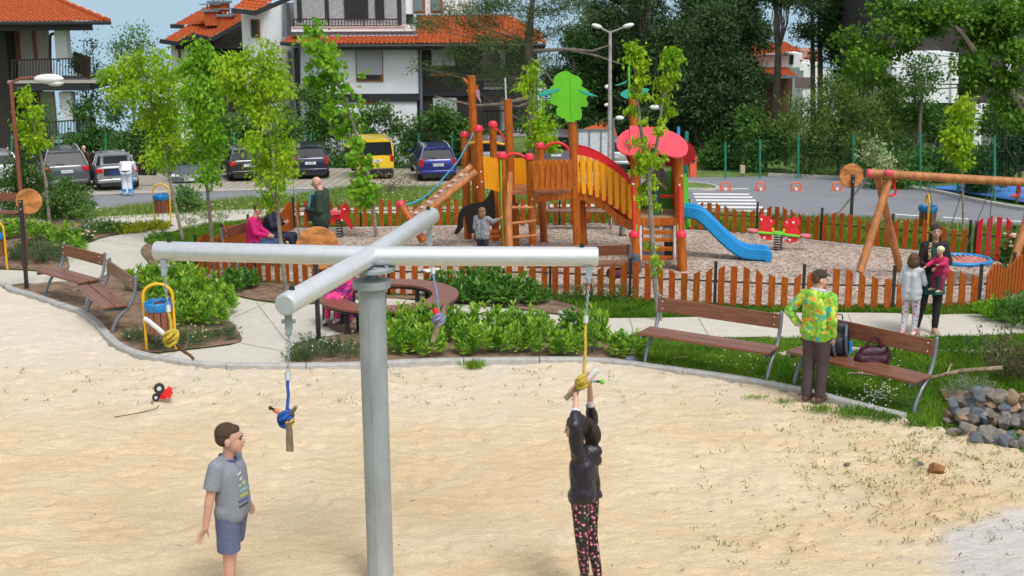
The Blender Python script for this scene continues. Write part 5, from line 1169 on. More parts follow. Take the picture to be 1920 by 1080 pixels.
remesh([('c',V((-.13,0,.09)),V((.13,0,.09)),.085,.09),('c',V((-.10,0,.17)),V((.11,0,.19)),.07,.075),('e',V((.0,0,.05)),(.2,.1,.06))],.012,3,'bag_body',M_bag,t,disp=.02)
mb=MB(); mb.tube([(-.13,-.04,.22),(-.05,-.05,.33),(0,-.05,.39),(.05,-.05,.34),(.10,-.04,.24)],.02,6); mb.build('handle',M_bag,t)
mb=MB(); mb.tube([(.17,-.03,.24),(.2,-.08,.15),(.16,-.1,.04)],.014,6); mb.build('strap',M_bag,t)
sb=at(1190,492,(g(1160,545)-V((0,0,CZ))).dot(ray(960,540))); 
q=remesh([('c',V((0,0,0)),V((.0,0,.2)),.12,.09)],.015,3,'backpack',mat('slate_bag',(.07,.08,.11),.6,var=.4),None,disp=.02); q.location=sb-V((0,0,.12)); tag(q,'dark grey bag on the bench back at the foot of the step tower','backpack')
sb=at(1158,512,(g(1160,545)-V((0,0,CZ))).dot(ray(960,540)));
q=remesh([('c',V((-.1,0,0)),V((.1,0,.0)),.10,.1)],.015,3,'jacket',mat('maroon_cloth',(.12,.01,.05),.7,var=.4),None,disp=.02); q.location=sb; tag(q,'maroon jacket lying on the bench seat behind the front fence','jacket')
# toy digger and its string
b=g(305,754); t=thing('toy_digger','red and black toy digger lying on the sand with a pull string','toy',b+V((0,0,.02)),scale=.85)
mb=MB()
for p,r in (((-.03,-.02,.19),.075),((-.09,.0,.05),.055),((-.01,.03,.11),.045)):
    mb=MB(); ax=V((.25,-1,.15)).normalized(); mb.lathe(V(p),[(r*.5,-.035),(r,-.03),(r,.03),(r*.5,.035)],18,m=0,axis=ax); mb.lathe(V(p)+ax*.03,[(r*.45,0),(r*.4,.012)],14,m=1,axis=ax); mb.build('wheel',[M_black,M_galv],t)
mb=MB(); mb.box((.06,.02,.10),(.15,.09,.08),Matrix.Rotation(R(25),3,'Y')); mb.box((.10,.02,.15),(.07,.08,.07),Matrix.Rotation(R(25),3,'Y')); mb.box((.0,.03,.05),(.1,.08,.05)); mb.build('toy_body',M_red,t)
mb=MB(); mb.box((-.04,.02,.15),(.05,.07,.05)); mb.build('toy_cab',M_yel2,t)
mb=MB(); mb.tube([(g(p.x,p.y,.035)-t.location)/.85 for p in spline([(298,760),(292,766),(270,772),(240,778),(214,782)],5)],.007,5); mb.build('pull_string',M_barkd,t)
# ================================================================ CARS
M_glass=mat('car_glass',(.012,.015,.018),.25,var=.05,spec=.12)
M_tyre=mat('tyre_rubber',(.015,.015,.016),.8)
M_rim=mat('wheel_rim',(.45,.46,.48),.35,metal=.7)
M_trimb=mat('black_trim',(.015,.015,.017),.5)
M_tail=mat('tail_light_red',(.45,.008,.01),.15,var=.3,scale=20)
M_head=mat('head_light',(.65,.68,.7),.08,spec=.9)
M_plate=mat('plate_white',(.7,.72,.74),.5)
M_pblue=mat('plate_blue',(.02,.06,.35),.5)
def text_mesh(name, txt, size, mt, parent, M):
    cu=bpy.data.curves.new('t','FONT'); cu.body=txt; cu.size=size; cu.extrude=.002; cu.align_x='CENTER'; cu.align_y='CENTER'
    o=bpy.data.objects.new('t',cu); COL.objects.link(o); dg=bpy.context.evaluated_depsgraph_get()
    me=bpy.data.meshes.new_from_object(o.evaluated_get(dg)); bpy.data.objects.remove(o); me.name=name; me.materials.clear(); me.materials.append(mt)
    r=bpy.data.objects.new(name,me); COL.objects.link(r); r.parent=parent; r.matrix_local=M; return r
def car(label, loc, heading, paint, L=4.3, W=1.75, H=1.45, belt=.92, kind='hatch', rails=False, plate='', front=False, group='cars in the parking lot', lift=False, name='parked_car', shelf=None):
    """rear bumper at y=0, nose at y=L; heading measured anticlockwise from straight away"""
    t=thing(name,label,'car',loc,R(heading),group); w=W/2; gc=.2
    nose=belt-.22
    if kind=='sedan': st=[(0,.80,.55,.9),(.06,.93,.4,belt+.03),(.5,.99,gc,belt+.05),(1.0,1,gc,belt),(L*.5,1,gc,belt),(L-1.2,1,gc,belt-.02),(L-.5,.96,gc,nose),(L-.1,.85,.3,nose-.1),(L,.72,.4,nose-.2)]
    elif kind=='van': st=[(0,.88,.45,belt),(.04,.96,.3,belt),(.4,1,gc,belt),(L*.5,1,gc,belt),(L-.9,1,gc,belt-.02),(L-.3,.95,gc,nose+.02),(L,.78,.35,nose-.15)]
    else: st=[(0,.84,.5,belt-.06),(.05,.95,.34,belt),(.4,1,gc,belt),(1.0,1,gc,belt),(L*.5,1,gc,belt),(L-1.1,1,gc,belt-.02),(L-.4,.95,gc,nose),(L-.08,.85,.3,nose-.1),(L,.72,.4,nose-.22)]
    vs=[]
    for y,k,zb,zt in st:
        hw=w*k; sec=[(-hw*.7,zb),(-hw*.94,zb+.04),(-hw,zb+.14),(-hw*1.0,(zb+zt)*.5+.06),(-hw*.985,zt-.10),(-hw*.93,zt-.02),(-hw*.6,zt+.012),(hw*.6,zt+.012),(hw*.93,zt-.02),(hw*.985,zt-.10),(hw*1.0,(zb+zt)*.5+.06),(hw,zb+.14),(hw*.94,zb+.04),(hw*.7,zb)]
        vs+=[(x,y,z) for x,z in sec]
    n=14; mb=MB(); mb.add(vs,[(i*n+j,(i+1)*n+j,(i+1)*n+(j+1)%n,i*n+(j+1)%n) for i in range(len(st)-1) for j in range(n)]+[tuple(range(n)),tuple((len(st)-1)*n+j for j in range(n))[::-1]])
    body=mb.build('body',paint,t,sharp=50)
    if kind=='sedan': rb,rt,ft,fb=.62,1.25,L*.58,L*.74
    elif kind=='van': rb,rt,ft,fb=.03,.14,L*.66,L*.86
    elif kind=='wagon': rb,rt,ft,fb=.06,.35,L*.60,L*.76
    else: rb,rt,ft,fb=.08,.45,L*.58,L*.75
    hb=w*.93; hr=w*(.70 if kind!='van' else .84); zr=H-.05; zb=belt-.03
    mb=MB(); vs=[]
    B=[(-hb,rb),(hb,rb),(hb,fb),(-hb,fb)]; Tt=[(-hr,rt),(hr,rt),(hr,ft),(-hr,ft)]
    mb.add([(x,y,zb) for x,y in B]+[(x,y,zr) for x,y in Tt],[(0,1,5,4),(1,2,6,5),(2,3,7,6),(3,0,4,7),(4,5,6,7)]); mb.build('glazing',M_glass,t)
    mb=MB()
    ys=np.linspace(rt-.05,ft+.02,8); vs=[]
    for i,y in enumerate(ys):
        e=.04 if i in(0,7) else 0
        for j,(x,z) in enumerate(((-1.03,-.03),(-.97,.015),(-.6,.045),(0,.055),(.6,.045),(.97,.015),(1.03,-.03))): vs.append((x*hr,y,zr+z-e))
    mb.add(vs,[(i*7+j,i*7+j+1,(i+1)*7+j+1,(i+1)*7+j) for i in range(7) for j in range(6)]+[tuple(range(7))[::-1],tuple(49+j for j in range(7))])
    mb.build('roof',paint,t,sharp=60)
    def lerp3(a,b,k): return V(a).lerp(V(b),k)
    for s in (-1,1):
        for nm,a,b,wd in (('rear',(s*hb,rb,zb),(s*hr,rt,zr),.16),('front',(s*hb,fb,zb),(s*hr,ft,zr),.07)):
            mb=MB(); mb.bar(V(a)+V((s*.004,0,0)),V(b)+V((s*.004,0,0)),wd,.05,up=V((s,0,.3))); mb.build('pillar',paint,t)
        for f in ((.36,.68) if kind!='sedan' else (.3,.62)):
            mb=MB(); a=(s*(hb+.004),rb+(fb-rb)*f,zb); b=(s*(hr+.004),rt+(ft-rt)*f,zr); mb.bar(a,b,.06,.02,up=V((s,0,.3))); mb.build('pillar',paint if kind!='van' else M_trimb,t)
        mb=MB(); mb.ell((s*(w+.09),fb-.35,belt+.06),(.1,.07,.075),nu=10,nv=8); mb.build('mirror',paint,t)
        # lights
        mb=MB()
        if kind in('van','wagon'): mb.box((s*w*.84,.035,belt-.12),(.17,.09,.34)); 
        else: mb.box((s*w*.80,.05,belt-.12),(.27,.14,.20))
        o=mb.build('tail_light',M_tail,t); b=o.modifiers.new('b','BEVEL'); b.width=.03; b.segments=2
        mb=MB(); mb.ell((s*w*.72,L-.14,nose-.13),(.2,.16,.1),nu=12,nv=8); mb.build('head_light',M_head,t)
        for y in (.78,L-.88):
            r=.31 if kind!='suv' else .36
            mb=MB(); mb.lathe((s*(w-.10),y,r),[(r*.55,-.1),(r*.95,-.1),(r,-.07),(r,.07),(r*.95,.1),(r*.6,.1)],26,axis=V((s,0,0))); wh=mb.build('wheel',M_tyre,t)
            mb=MB(); mb.lathe((s*(w-.10),y,r),[(r*.62,.07),(r*.60,.104),(r*.2,.085),(.03,.09)],20,axis=V((s,0,0))); 
            mb.build('rim',M_rim,wh)
            mb=MB(); mb.lathe((s*(w-.14),y,r+.02),[(r*1.13,-.12),(r*1.13,.143)],26,axis=V((s,0,0))); mb.build('wheel_arch',M_trimb,t)
    mb=MB(); mb.box((0,.03,.42),(W*.9,.14,.17)); o=mb.build('bumper',paint if kind!='van' else M_trimb,t); b=o.modifiers.new('b','BEVEL'); b.width=.05; b.segments=3
    mb=MB(); mb.box((0,.06,.27),(W*.8,.16,.16)); mb.build('rear_apron',M_trimb,t)
    if front:
        mb=MB(); mb.box((0,L-.03,nose-.16),(.9,.08,.13)); mb.build('grille',M_rim,t); mb=MB(); mb.lathe((0,L+.015,nose-.15),[(.07,0),(.075,.02),(.05,.025)],18,axis=V((0,1,0))); mb.build('badge',M_galv,t)
        mb=MB(); mb.box((0,L-.05,.42),(W*.85,.16,.2)); mb.build('bumper',paint,t)
    py,pz=(L+.035,.42) if front else (-.02,belt-.22 if kind in('van','wagon','suv','hatch') else .47)
    mb=MB(); mb.box((0,py,pz),(.52,.02,.12)); pl=mb.build('number_plate',M_plate,t)
    mb=MB(); mb.box((-.24 if not front else .24,py+(-.012 if not front else .012),pz),(.04,.004,.11)); mb.build('plate_band',M_pblue,pl)
    if plate:
        M_=Matrix.Translation((.02,py+(-.012 if not front else .012),pz))@(Matrix.Rotation(math.pi,4,'Z') if front else Matrix.Identity(4))@Matrix.Rotation(math.pi/2,4,'X')
        text_mesh('plate_text',plate,.105,M_trimb,pl,M_)
    if not front and kind!='sedan':
        mb=MB(); mb.bar((0,rb-.01,zb+.07),(-.38,rb+(rt-rb)*.25-.01,zb+.12),.02,.02); mb.build('wiper',M_trimb,t)
    if rails:
        for s in (-1,1): mb=MB(); x=s*hr*.93; mb.tube([(x,rt+.05,zr+.02),(x,rt+.15,zr+.10),(x,(rt+ft)/2,zr+.12),(x,ft-.2,zr+.09),(x,ft-.1,zr+.02)],.022,6); mb.build('roof_rail',M_galv,t)
    return t
def carpaint(n,c,metal=.3): return mat(n,c,.28,metal=metal,var=.05,coat=.6)
P_grey=carpaint('dark_grey_paint',(.085,.095,.11)); P_sil=carpaint('silver_paint',(.33,.35,.37),.6); P_navy=carpaint('navy_paint',(.010,.014,.04)); P_blk=carpaint('black_paint',(.010,.011,.014),0)
P_yel=carpaint('yellow_car_paint',(.82,.55,.02),0); P_blue=carpaint('blue_car_paint',(.012,.022,.20)); P_lsil=carpaint('pale_silver_paint',(.48,.52,.55),.4)
def cp(px,py): p=rp(px,py); return V((p.x,p.y,Tz(p.x,p.y)+.02))
car('dark grey estate car with roof rails, leftmost beside the man in brown',cp(128,361),24,P_grey,4.75,1.92,1.68,1.08,'suv',rails=True,plate='A 5541 KH')
ts=car('silver saloon car with its boot and right rear door open',cp(223,358),24,P_sil,4.5,1.80,1.43,.98,'sedan',plate='')
mb=MB(); mb.box((0,.02,.80),(1.12,.10,.30)); mb.build('boot_opening',M_trimb,ts)
mb=MB(); mb.box((-.1,-.03,.76),(.5,.06,.2)); mb.box((-.35,-.035,.70),(.12,.05,.1)); mb.build('luggage',mat('blue_luggage',(.01,.03,.12),.7,var=.6,scale=9),ts)
mb=MB(); mb.prism([V((-.62,.55,1.0)),V((.62,.55,1.0)),V((.6,.42,1.46)),V((-.6,.42,1.46))],(0,1,.2),.05); mb.build('boot_lid',P_sil,ts)
mb=MB(); mb.prism([V((-.5,.52,1.06)),V((.5,.52,1.06)),V((.48,.38,1.40)),V((-.48,.38,1.40))],(0,1,.2),.02); mb.build('lid_lining',M_trimb,ts)
mb=MB(); mb.prism([V((.9,1.75,.36)),V((1.75,1.3,.36)),V((1.85,1.28,.7)),V((1.8,1.3,.98)),V((.9,1.75,.98))],V((.45,.9,0)),.07); d_=mb.build('car_door',M_trimb,ts)
mb=MB()
for a,b in (((.9,1.75,.98),(.98,1.72,1.36)),((.98,1.72,1.36),(1.62,1.38,1.36)),((1.62,1.38,1.36),(1.8,1.3,.98))): mb.bar(a,b,.05,.05)
mb.build('window_frame',M_trimb,d_)
car('car facing the camera with a chrome grille, half hidden by the lime tree',cp(345,336),192,carpaint('slate_paint',(.10,.12,.16)),4.3,1.75,1.45,.93,'hatch',plate='CA 9403 KA',front=True).location=cp(338,345)+V((-.5,4.3,-.25))
car('black hatchback seen from behind, right of the large lime tree',cp(468,341),19,P_blk,4.2,1.76,1.43,.95,'hatch',plate='A 3388')
car('dark navy estate car behind the thin tree and the bald man',cp(583,337),12,P_navy,4.5,1.78,1.50,.97,'wagon',plate='B 2947')
car('yellow high roofed van with a black rear bumper',cp(706,337),12,P_yel,4.1,1.72,1.82,1.08,'van',plate='B 7488')
car('bright blue estate car with silver roof rails, right of the yellow van',cp(822,341),10,P_blue,4.5,1.76,1.50,.97,'wagon',rails=True,plate='B 7808 PH')
car('pale silver car behind the left play tower',cp(925,322),4,P_lsil,4.4,1.78,1.52,.95,'wagon')
car('grey mauve van behind the play platform railing',cp(1042,326),0,carpaint('mauve_paint',(.22,.18,.24)),4.6,1.85,1.85,1.1,'van')
car('light car by the metal board, only its corner showing',cp(1150,322),-4,P_lsil,4.2,1.75,1.48,.93,'hatch')
car('pale car cut by the left edge of the photo behind the shrubs',cp(2,352),26,P_lsil,4.3,1.75,1.45,.95,'hatch')
# ================================================================ BUILDINGS
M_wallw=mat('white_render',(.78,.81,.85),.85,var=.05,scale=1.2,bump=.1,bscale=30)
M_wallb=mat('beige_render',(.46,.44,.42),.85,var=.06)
M_darkw=mat('dark_boarding',(.030,.024,.022),.6,var=.25,scale=1.5,stretch=(.3,.3,10),bump=.3,bscale=6)
M_darkf=mat('dark_fascia',(.022,.024,.028),.5,var=.1)
M_railm=mat('dark_brown_rail',(.030,.017,.014),.5,var=.2)
M_brownf=mat('brown_window_frame',(.24,.09,.04),.5,var=.1)
M_win=mat('window_glass',(.03,.035,.04),.08,spec=.8)
M_shut=mat('roller_shutter',(.42,.45,.49),.6,var=.04,bump=.3,bscale=3,stretch=(.1,.1,60))
M_tile=mat('terracotta_tile',(.41,.10,.036),.95,spec=.08,var=.22,scale=5,bump=.2,bscale=20,island=.0)
M_lead=mat('lead_flashing',(.20,.24,.29),.5,metal=.3)
M_slab=mat('slab_edge',(.46,.43,.41),.8)
def pbox(mb, x0,y0,x1,y1, Yf, dep, m=0):
    """box whose front face fills the pixel rectangle at distance Yf, going dep metres back"""
    a=on(x0,y1,Yf); b=on(x1,y0,Yf); c=on(x0,y0,Yf); xa=(a.x+c.x)/2; xb=(b.x+on(x1,y1,Yf).x)/2; z0=(a.z+on(x1,y1,Yf).z)/2; z1=(b.z+c.z)/2
    mb.box(((xa+xb)/2,Yf+dep/2,(z0+z1)/2),(abs(xb-xa),dep,abs(z1-z0)),None,m); return (xa,xb,z0,z1)
def part(nm, rects, Y, dep, m, parent, each=False):
    if each:
        for r in rects: part(nm,[r],Y,dep,m,parent)
        return
    mb=MB()
    for r in rects: pbox(mb,*r,Y,dep)
    return mb.build(nm,m,parent,world=True)
def railing(nm, x0,x1,yt,yb,Y,parent,spacing=.16,m=None,tilt=0):
    mb=MB(); a,b=on(x0,yt,Y),on(x1,yt+tilt,Y); a2,b2=on(x0,yb,Y),on(x1,yb+tilt,Y)
    mb.bar(a,b,.08,.07); mb.bar(a2+V((0,0,.06)),b2+V((0,0,.06)),.05,.05); n=int((b-a).length/spacing)
    for i in range(n+1):
        f=i/n; mb.bar(a2.lerp(b2,f)+V((0,0,.03)),a.lerp(b,f),.045,.03,up=V((0,1,0)))
    for f in np.linspace(0,1,max(2,round((b-a).length/2)+1)): mb.bar(a2.lerp(b2,f),a.lerp(b,f),.09,.09,up=V((0,1,0)))
    return mb.build(nm,m or M_railm,parent,world=True)
def tiled(nm, corners, parent, pitch=.24, course=.36, m=None, n_clip=True):
    """roof slope in a planar outline: corners[0]->corners[1] is the eaves; rolled tiles and stepped courses"""
    P=[V(c) for c in corners]; u=(P[1]-P[0]).normalized(); nn=(P[1]-P[0]).cross(P[2]-P[0]).normalized(); nn=nn if nn.z>0 else -nn; w=nn.cross(u).normalized(); w=w if w.z>0 else -w
    loc=[((p-P[0]).dot(u),(p-P[0]).dot(w)) for p in P]; 
    x0,x1=min(a for a,b in loc),max(a for a,b in loc); y1=max(b for a,b in loc)
    xs=np.arange(x0,x1+pitch/6,pitch/5); nr=max(1,int(y1/course)+1)
    X=[];F_=[]; 
    def inside(x,y):
        c=False; k=len(loc); j=k-1
        for i in range(k):
            xi,yi=loc[i]; xj,yj=loc[j]
            if (yi>y)!=(yj>y) and x<(xj-xi)*(y-yi)/(yj-yi)+xi: c=not c
            j=i
        return c
    for r in range(nr):
        for e,(yy,zz) in enumerate(((r*course,.045),((r+1)*course,.0))):
            for x in xs: X.append(P[0]+u*float(x)+w*yy+nn*(zz+.035*(1+math.sin(2*math.pi*x/pitch))))
        base=r*2*len(xs)
        for i in range(len(xs)-1):
            if inside((xs[i]+xs[i+1])/2,(r+.5)*course):
                n0=len(xs); F_.append((base+i,base+i+1,base+n0+i+1,base+n0+i))
                if r<nr-1 and inside((xs[i]+xs[i+1])/2,(r+1.5)*course): F_.append((base+n0+i,base+n0+i+1,base+2*n0+i+1,base+2*n0+i))
    if not F_: return
    mb=MB(); mb.add(X,F_); return mb.build(nm,m or M_tile,parent,world=True,sharp=70)
def ridge(pts,parent,r=.11,m=None):
    mb=MB(); mb.tube(pts,r,8); mb.build('ridge_tiles',m or M_tile,parent,world=True)
# ---- left building
YL=70.0; gl_=on(90,300,YL+4); t=thing('apartment_house','dark boarded apartment house with white columns and balconies at the left edge','building',V((gl_.x,YL+4,Tz(gl_.x,YL+4))))
part('wall',[(-260,52,26,420)],YL+1.2,3,M_darkw,t); part('wall',[(26,168,74,420)],YL+2.2,1.5,M_darkw,t)
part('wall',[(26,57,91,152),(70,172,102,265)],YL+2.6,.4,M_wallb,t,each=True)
part('door_frame',[(27,57,36,113),(61,57,66,112),(70,176,75,226)],YL+2.45,.12,M_brownf,t,each=True)
part('column',[(103,56,125,112),(112,173,135,228)],YL+.6,.7,M_wallw,t,each=True)
part('lower_wall',[(-260,272,130,420)],YL+1.6,3,M_darkw,t)
for x0,x1,yt,yb,ti in ((23,168,113,151,-4),(88,178,229,264,-6)):
    railing('balcony_railing',x0,x1,yt,yb,YL,t,tilt=ti); a,b=on(x1,yt+ti,YL),on(x1-(30 if x0<50 else 36),yt+ti-12,YL+3.4)
    mb=MB(); a2,b2=on(x1,yb+ti,YL),on(x1-(30 if x0<50 else 36),yb+ti-14,YL+3.4); mb.bar(a,b,.07,.07); mb.bar(a2,b2,.05,.05)
    for f in np.linspace(0,1,18): mb.bar(a2.lerp(b2,f),a.lerp(b,f),.045,.03,up=V((0,1,0)))
    mb.build('side_railing',M_railm,t,world=True)
part('balcony_slab',[(14,151,180,156),(84,262,192,268)],YL-.15,4,M_slab,t,each=True); part('fascia',[(20,156,168,170),(90,269,182,280)],YL-.1,3.8,M_darkf,t,each=True)
mb=MB(); mb.tube([on(102,63,YL+.9),on(96,64,YL+.9),on(94,69,YL+.9),on(94,112,YL+.9)],.08,8); mb.build('downpipe',M_darkf,t,world=True)
# hipped roof
e0,e1=on(-260,44,YL-1.2),on(204,41,YL-1.2); zr=e1.z; e0.z=zr
back=V((on(150,41,e1.y+13).x,e1.y+13,zr)); apex=on(72,-14,YL+5.3); apl=V((e0.x,apex.y,apex.z))
tiled('roof',[e0,e1,apex,apl],t); tiled('roof',[e1,back,apex],t)
ridge([e1+V((0,0,.08)),apex+V((0,0,.1))],t,.13)
mb=MB()
for k in range(9): p=e1.lerp(apex,.06+k*.11)+V((0,0,.2)); mb.ell(p,(.14,.09,.1),nu=8,nv=6)
mb.build('roof_vent',mat('pale_clay',(.55,.42,.36),.7),t,world=True)
mb=MB(); mb.tube([e0+V((0,-.1,-.05)),e1+V((.1,-.1,-.05)),back+V((.1,0,-.05))],.1,8); mb.build('gutter',M_darkf,t,world=True)
mb=MB(); mb.prism([V((q.x+dx,q.y+dy,zr-.28)) for q,dx,dy in ((e0,0,.4),(e1,-1,.4),(back,-1.5,0),(V((e0.x,back.y,0)),0,0))],(0,0,1),.34); mb.build('soffit',M_darkf,t,world=True)
# ---- central building
YC=70.0; gc_=on(700,300,YC+4); t=thing('apartment_house','large white and dark apartment house with an orange tiled canopy behind the car park','building',V((gc_.x,YC+4,Tz(gc_.x,YC+4))))
part('wall',[(612,84,784,177),(612,189,784,420)],YC,9,M_wallw,t)
mb=MB()   # angled bay at the left
for y0,y1 in ((84,177),(189,420)):
    A,B=on(567,y0-2,YC+2.0),on(612,y0,YC); A2,B2=on(567,y1-6,YC+2.0),on(612,y1,YC); mb.prism([A,B,B2,A2],(-.6,-1,0),.3)
mb.build('bay_wall',M_wallw,t,world=True)
mb=MB(); A,B=on(560,168,YC+1.9),on(612,177,YC-.12); A2,B2=on(560,182,YC+1.9),on(612,190,YC-.12); mb.prism([A,B,B2,A2],(-.6,-1,0),.3); mb.build('floor_band',M_darkf,t,world=True)
part('floor_band',[(611,176,790,190)],YC-.12,.5,M_darkf,t)
part('wall',[(784,82,906,420)],YC+.3,8,M_darkw,t); part('floor_band',[(790,172,1000,180)],YC+.1,.4,M_darkf,t)
part('side_wall',[(534,84,568,420)],YC+3,6,M_wallb,t); part('dark_strip',[(558,90,566,420)],YC+2.4,1,M_darkf,t)  # side wall takes the greyer render, its shadow put into the colour
part('wall',[(462,6,536,420)],YC+4,6,M_wallw,t)
part('window',[(470,36,487,70)],YC+3.9,.15,M_brownf,t,each=True); part('window_pane',[(472,39,482,68)],YC+3.82,.1,M_win,t)
for r,pane in (((667,89,718,153),(670,141,713,148)),((808,82,854,126),None),((808,138,856,143),None),((811,183,858,243),None),((671,190,716,195),None)):
    f_=part('window',[r],YC-.06 if r[0]<780 else YC+.2,.2,M_brownf,t)
    if r[3]-r[1]>20:
        mb=MB(); pbox(mb,r[0]+1.5,r[1]+1,r[2]-1.8,r[1]+(r[3]-r[1])*(.80 if r[0]<700 else .93),(YC-.13 if r[0]<780 else YC+.1),.1); mb.build('roller_shutter',M_shut,f_,world=False) if False else mb.build('roller_shutter',M_shut,t,world=True)
    if pane: part('window_pane',[pane],YC-.13,.1,M_win,t)
mb=MB(); mb.tube([on(802,78,YC-.4),on(796,88,YC-.2),on(789,96,YC-.1),on(790,230,YC-.1)],.08,8); mb.build('downpipe',M_lead,t,world=True)
mb=MB(); mb.tube([on(533,-4,YC+3.8),on(532,70,YC+3.8)],.08,8); mb.tube([on(541,95,YC+2.8),on(546,200,YC+2.8)],.08,8); mb.build('downpipe',M_lead,t,world=True)
# canopy roof over the lower storeys
A,B=on(527,80,YC+1.2),on(600,84,YC-1.0); C_=on(1022,66,YC-1.0); C_.z=B.z; 
U0,U1=on(545,68,YC+2.6),on(620,68,YC+1.2); zt=U1.z
tiled('canopy_roof',[B,on(790,0,YC-1.0).lerp(on(790,0,YC-1.0),0)*0+V((on(790,70,YC-1).x,YC-1.0,B.z)),V((on(786,60,YC+1.2).x,YC+1.2,zt)),V((U1.x,YC+1.2,zt))],t)
tiled('canopy_roof',[A,B,U1,U0],t)
hi=on(790,30,YC+4.5); tiled('canopy_roof',[V((on(782,70,YC-1).x,YC-1.0,B.z)),V((C_.x,YC-1.0,B.z)),V((on(955,38,YC+4.5).x,YC+4.5,hi.z)),V((hi.x-.3,YC+4.5,hi.z))],t)
Cb=V((C_.x,YC+8,B.z)); tiled('canopy_roof',[V((C_.x,YC-1.0,B.z)),Cb,V((on(955,38,YC+4.5).x,YC+4.5,hi.z))],t)
mb=MB(); mb.tube([A+V((0,0,-.05)),B+V((0,-.1,-.08)),V((C_.x,YC-1.1,B.z-.08)),Cb],.1,8); mb.build('gutter',M_darkf,t,world=True)
mb=MB(); mb.box(((B.x+C_.x)/2,YC+.1,B.z-.22),(C_.x-B.x,2.2,.14)); mb.build('soffit',M_darkf,t,world=True)
part('flashing',[(548,58,782,66)],YC+1.15,.6,M_lead,t); part('balcony_slab',[(546,51,778,59)],YC+1.0,3,M_wallw,t); part('slab_edge',[(546,49,760,52)],YC+.95,3,mat('pinkish_stone_edge',(.50,.40,.36),.8),t)
railing('balcony_railing',551,748,36,50,YC+1.05,t,spacing=.17,tilt=0)
part('wall',[(550,-60,760,50)],YC+4.2,6,mat('shaded_grey_render',(.33,.33,.34),.85),t); part('balcony_door',[(645,-30,690,36),(703,-30,720,36)],YC+4.1,.2,M_win,t,each=True)  # shade behind the balcony is put into this wall's darker grey
part('post',[(556,-40,564,42),(608,-40,615,42),(744,-40,752,48)],YC+1.6,.3,M_darkf,t,each=True); part('wall',[(752,-60,892,26)],YC+4.3,6,M_wallw,t)
for r in ((775,-20,797,26),(808,-20,830,25)):
    part('window',[r],YC+4.15,.3,M_brownf,t); part('window_pane',[(r[0]+1,r[1],r[2]-5,r[3]-5)],YC+4.08,.12,mat('curtain_glass',(.16,.22,.22),.2,var=.3,scale=4,stretch=(8,1,.5)),t)
mb=MB(); q=on(460,-14,YC+3); q2=on(532,-10,YC+3); tiled('gable_roof',[on(436,17,YC+2.6),on(482,22,YC+2.6),on(560,-30,YC+6),on(500,-36,YC+6)],t); mb.bar(on(434,19,YC+2.5),on(480,25,YC+2.5),.2,.25); mb.bar(on(480,24,YC+2.5),on(550,-6,YC+2.5),.2,.25); mb.build('gable_fascia',M_darkf,t,world=True)
railing('balcony_railing',905,1000,137,163,YC+1,t,spacing=.25); railing('balcony_railing',905,1000,208,250,YC+1,t,spacing=.25)
part('balcony_slab',[(903,163,1005,168),(900,250,1005,256)],YC+.9,3,M_slab,t,each=True); part('balcony_fascia',[(903,168,1000,180)],YC+1,3,M_darkf,t); part('column',[(938,84,947,130),(938,180,950,255)],YC+1.6,.4,M_wallw,t,each=True)
# ---- house with chimneys between them
YH=88.0; p=on(400,200,YH+4); t=thing('tiled_house','house with stepped orange roofs and two tiled chimneys between the apartment houses','building',V((p.x,YH+4,Tz(p.x,YH+4))))
tiled('roof',[on(301,78,YH),on(332,80,YH),on(440,36,YH+5),on(380,30,YH+5)],t); tiled('roof',[on(332,80,YH),on(400,70,YH+.1),on(470,26,YH+5),on(405,34,YH+5)],t,)
tiled('roof',[on(322,49,YH+3),on(420,46,YH+3),on(430,10,YH+8),on(390,18,YH+8)],t); tiled('roof',[on(395,72,YH-.2),on(460,40,YH+.5),on(462,14,YH+4),on(420,30,YH+4)],t)
for a_,b_,w_ in (((300,77,-.1),(334,82,-.1),.3),((334,82,-.1),(366,64,-.1),.25),((366,67,-.2),(398,74,-.3),.25),((398,74,-.3),(462,38,-.2),.3),((320,49,2.9),(345,50,2.9),.3)):
    mb=MB(); mb.bar(on(a_[0],a_[1],YH+a_[2]),on(b_[0],b_[1],YH+b_[2]),w_,.28); mb.build('fascia',M_darkf,t,world=True)
part('wall',[(331,84,368,420)],YH+1,6,M_wallw,t); part('gable_wall',[(366,78,470,420)],YH+1.2,6,M_darkw,t); part('window',[(334,90,339,112)],YH+.95,.2,M_brownf,t)
mb=MB(); mb.prism([on(330,84,YH+.6),on(366,66,YH+.6),on(398,76,YH+.6),on(464,40,YH+.6),on(464,90,YH+.6),on(330,92,YH+.6)],(0,1,0),.5); mb.build('gable_board',M_darkw,t,world=True)
for x0,x1,y0,y1 in ((383,410,22,48),(411,434,31,54),(393,425,6,22)):
    mb=MB(); r=pbox(mb,x0,y0,x1,y1,YH+2,1.0); c=mb.build('chimney',M_tile,t,world=True)
    mb=MB(); xa,xb,z0,z1=r; mb.box(((xa+xb)/2,YH+2.5,z1+.08),(xb-xa+.3,1.3,.16)); mb.box(((xa+xb)/2,YH+2.5,z1+.5),(xb-xa+.5,1.4,.07))
    for sx in (.2,.5,.8): mb.box((xa+(xb-xa)*sx,YH+2.2,z1+.3),(.07,.07,.36))
    mb.build('chimney_cap',M_lead,t,world=True)
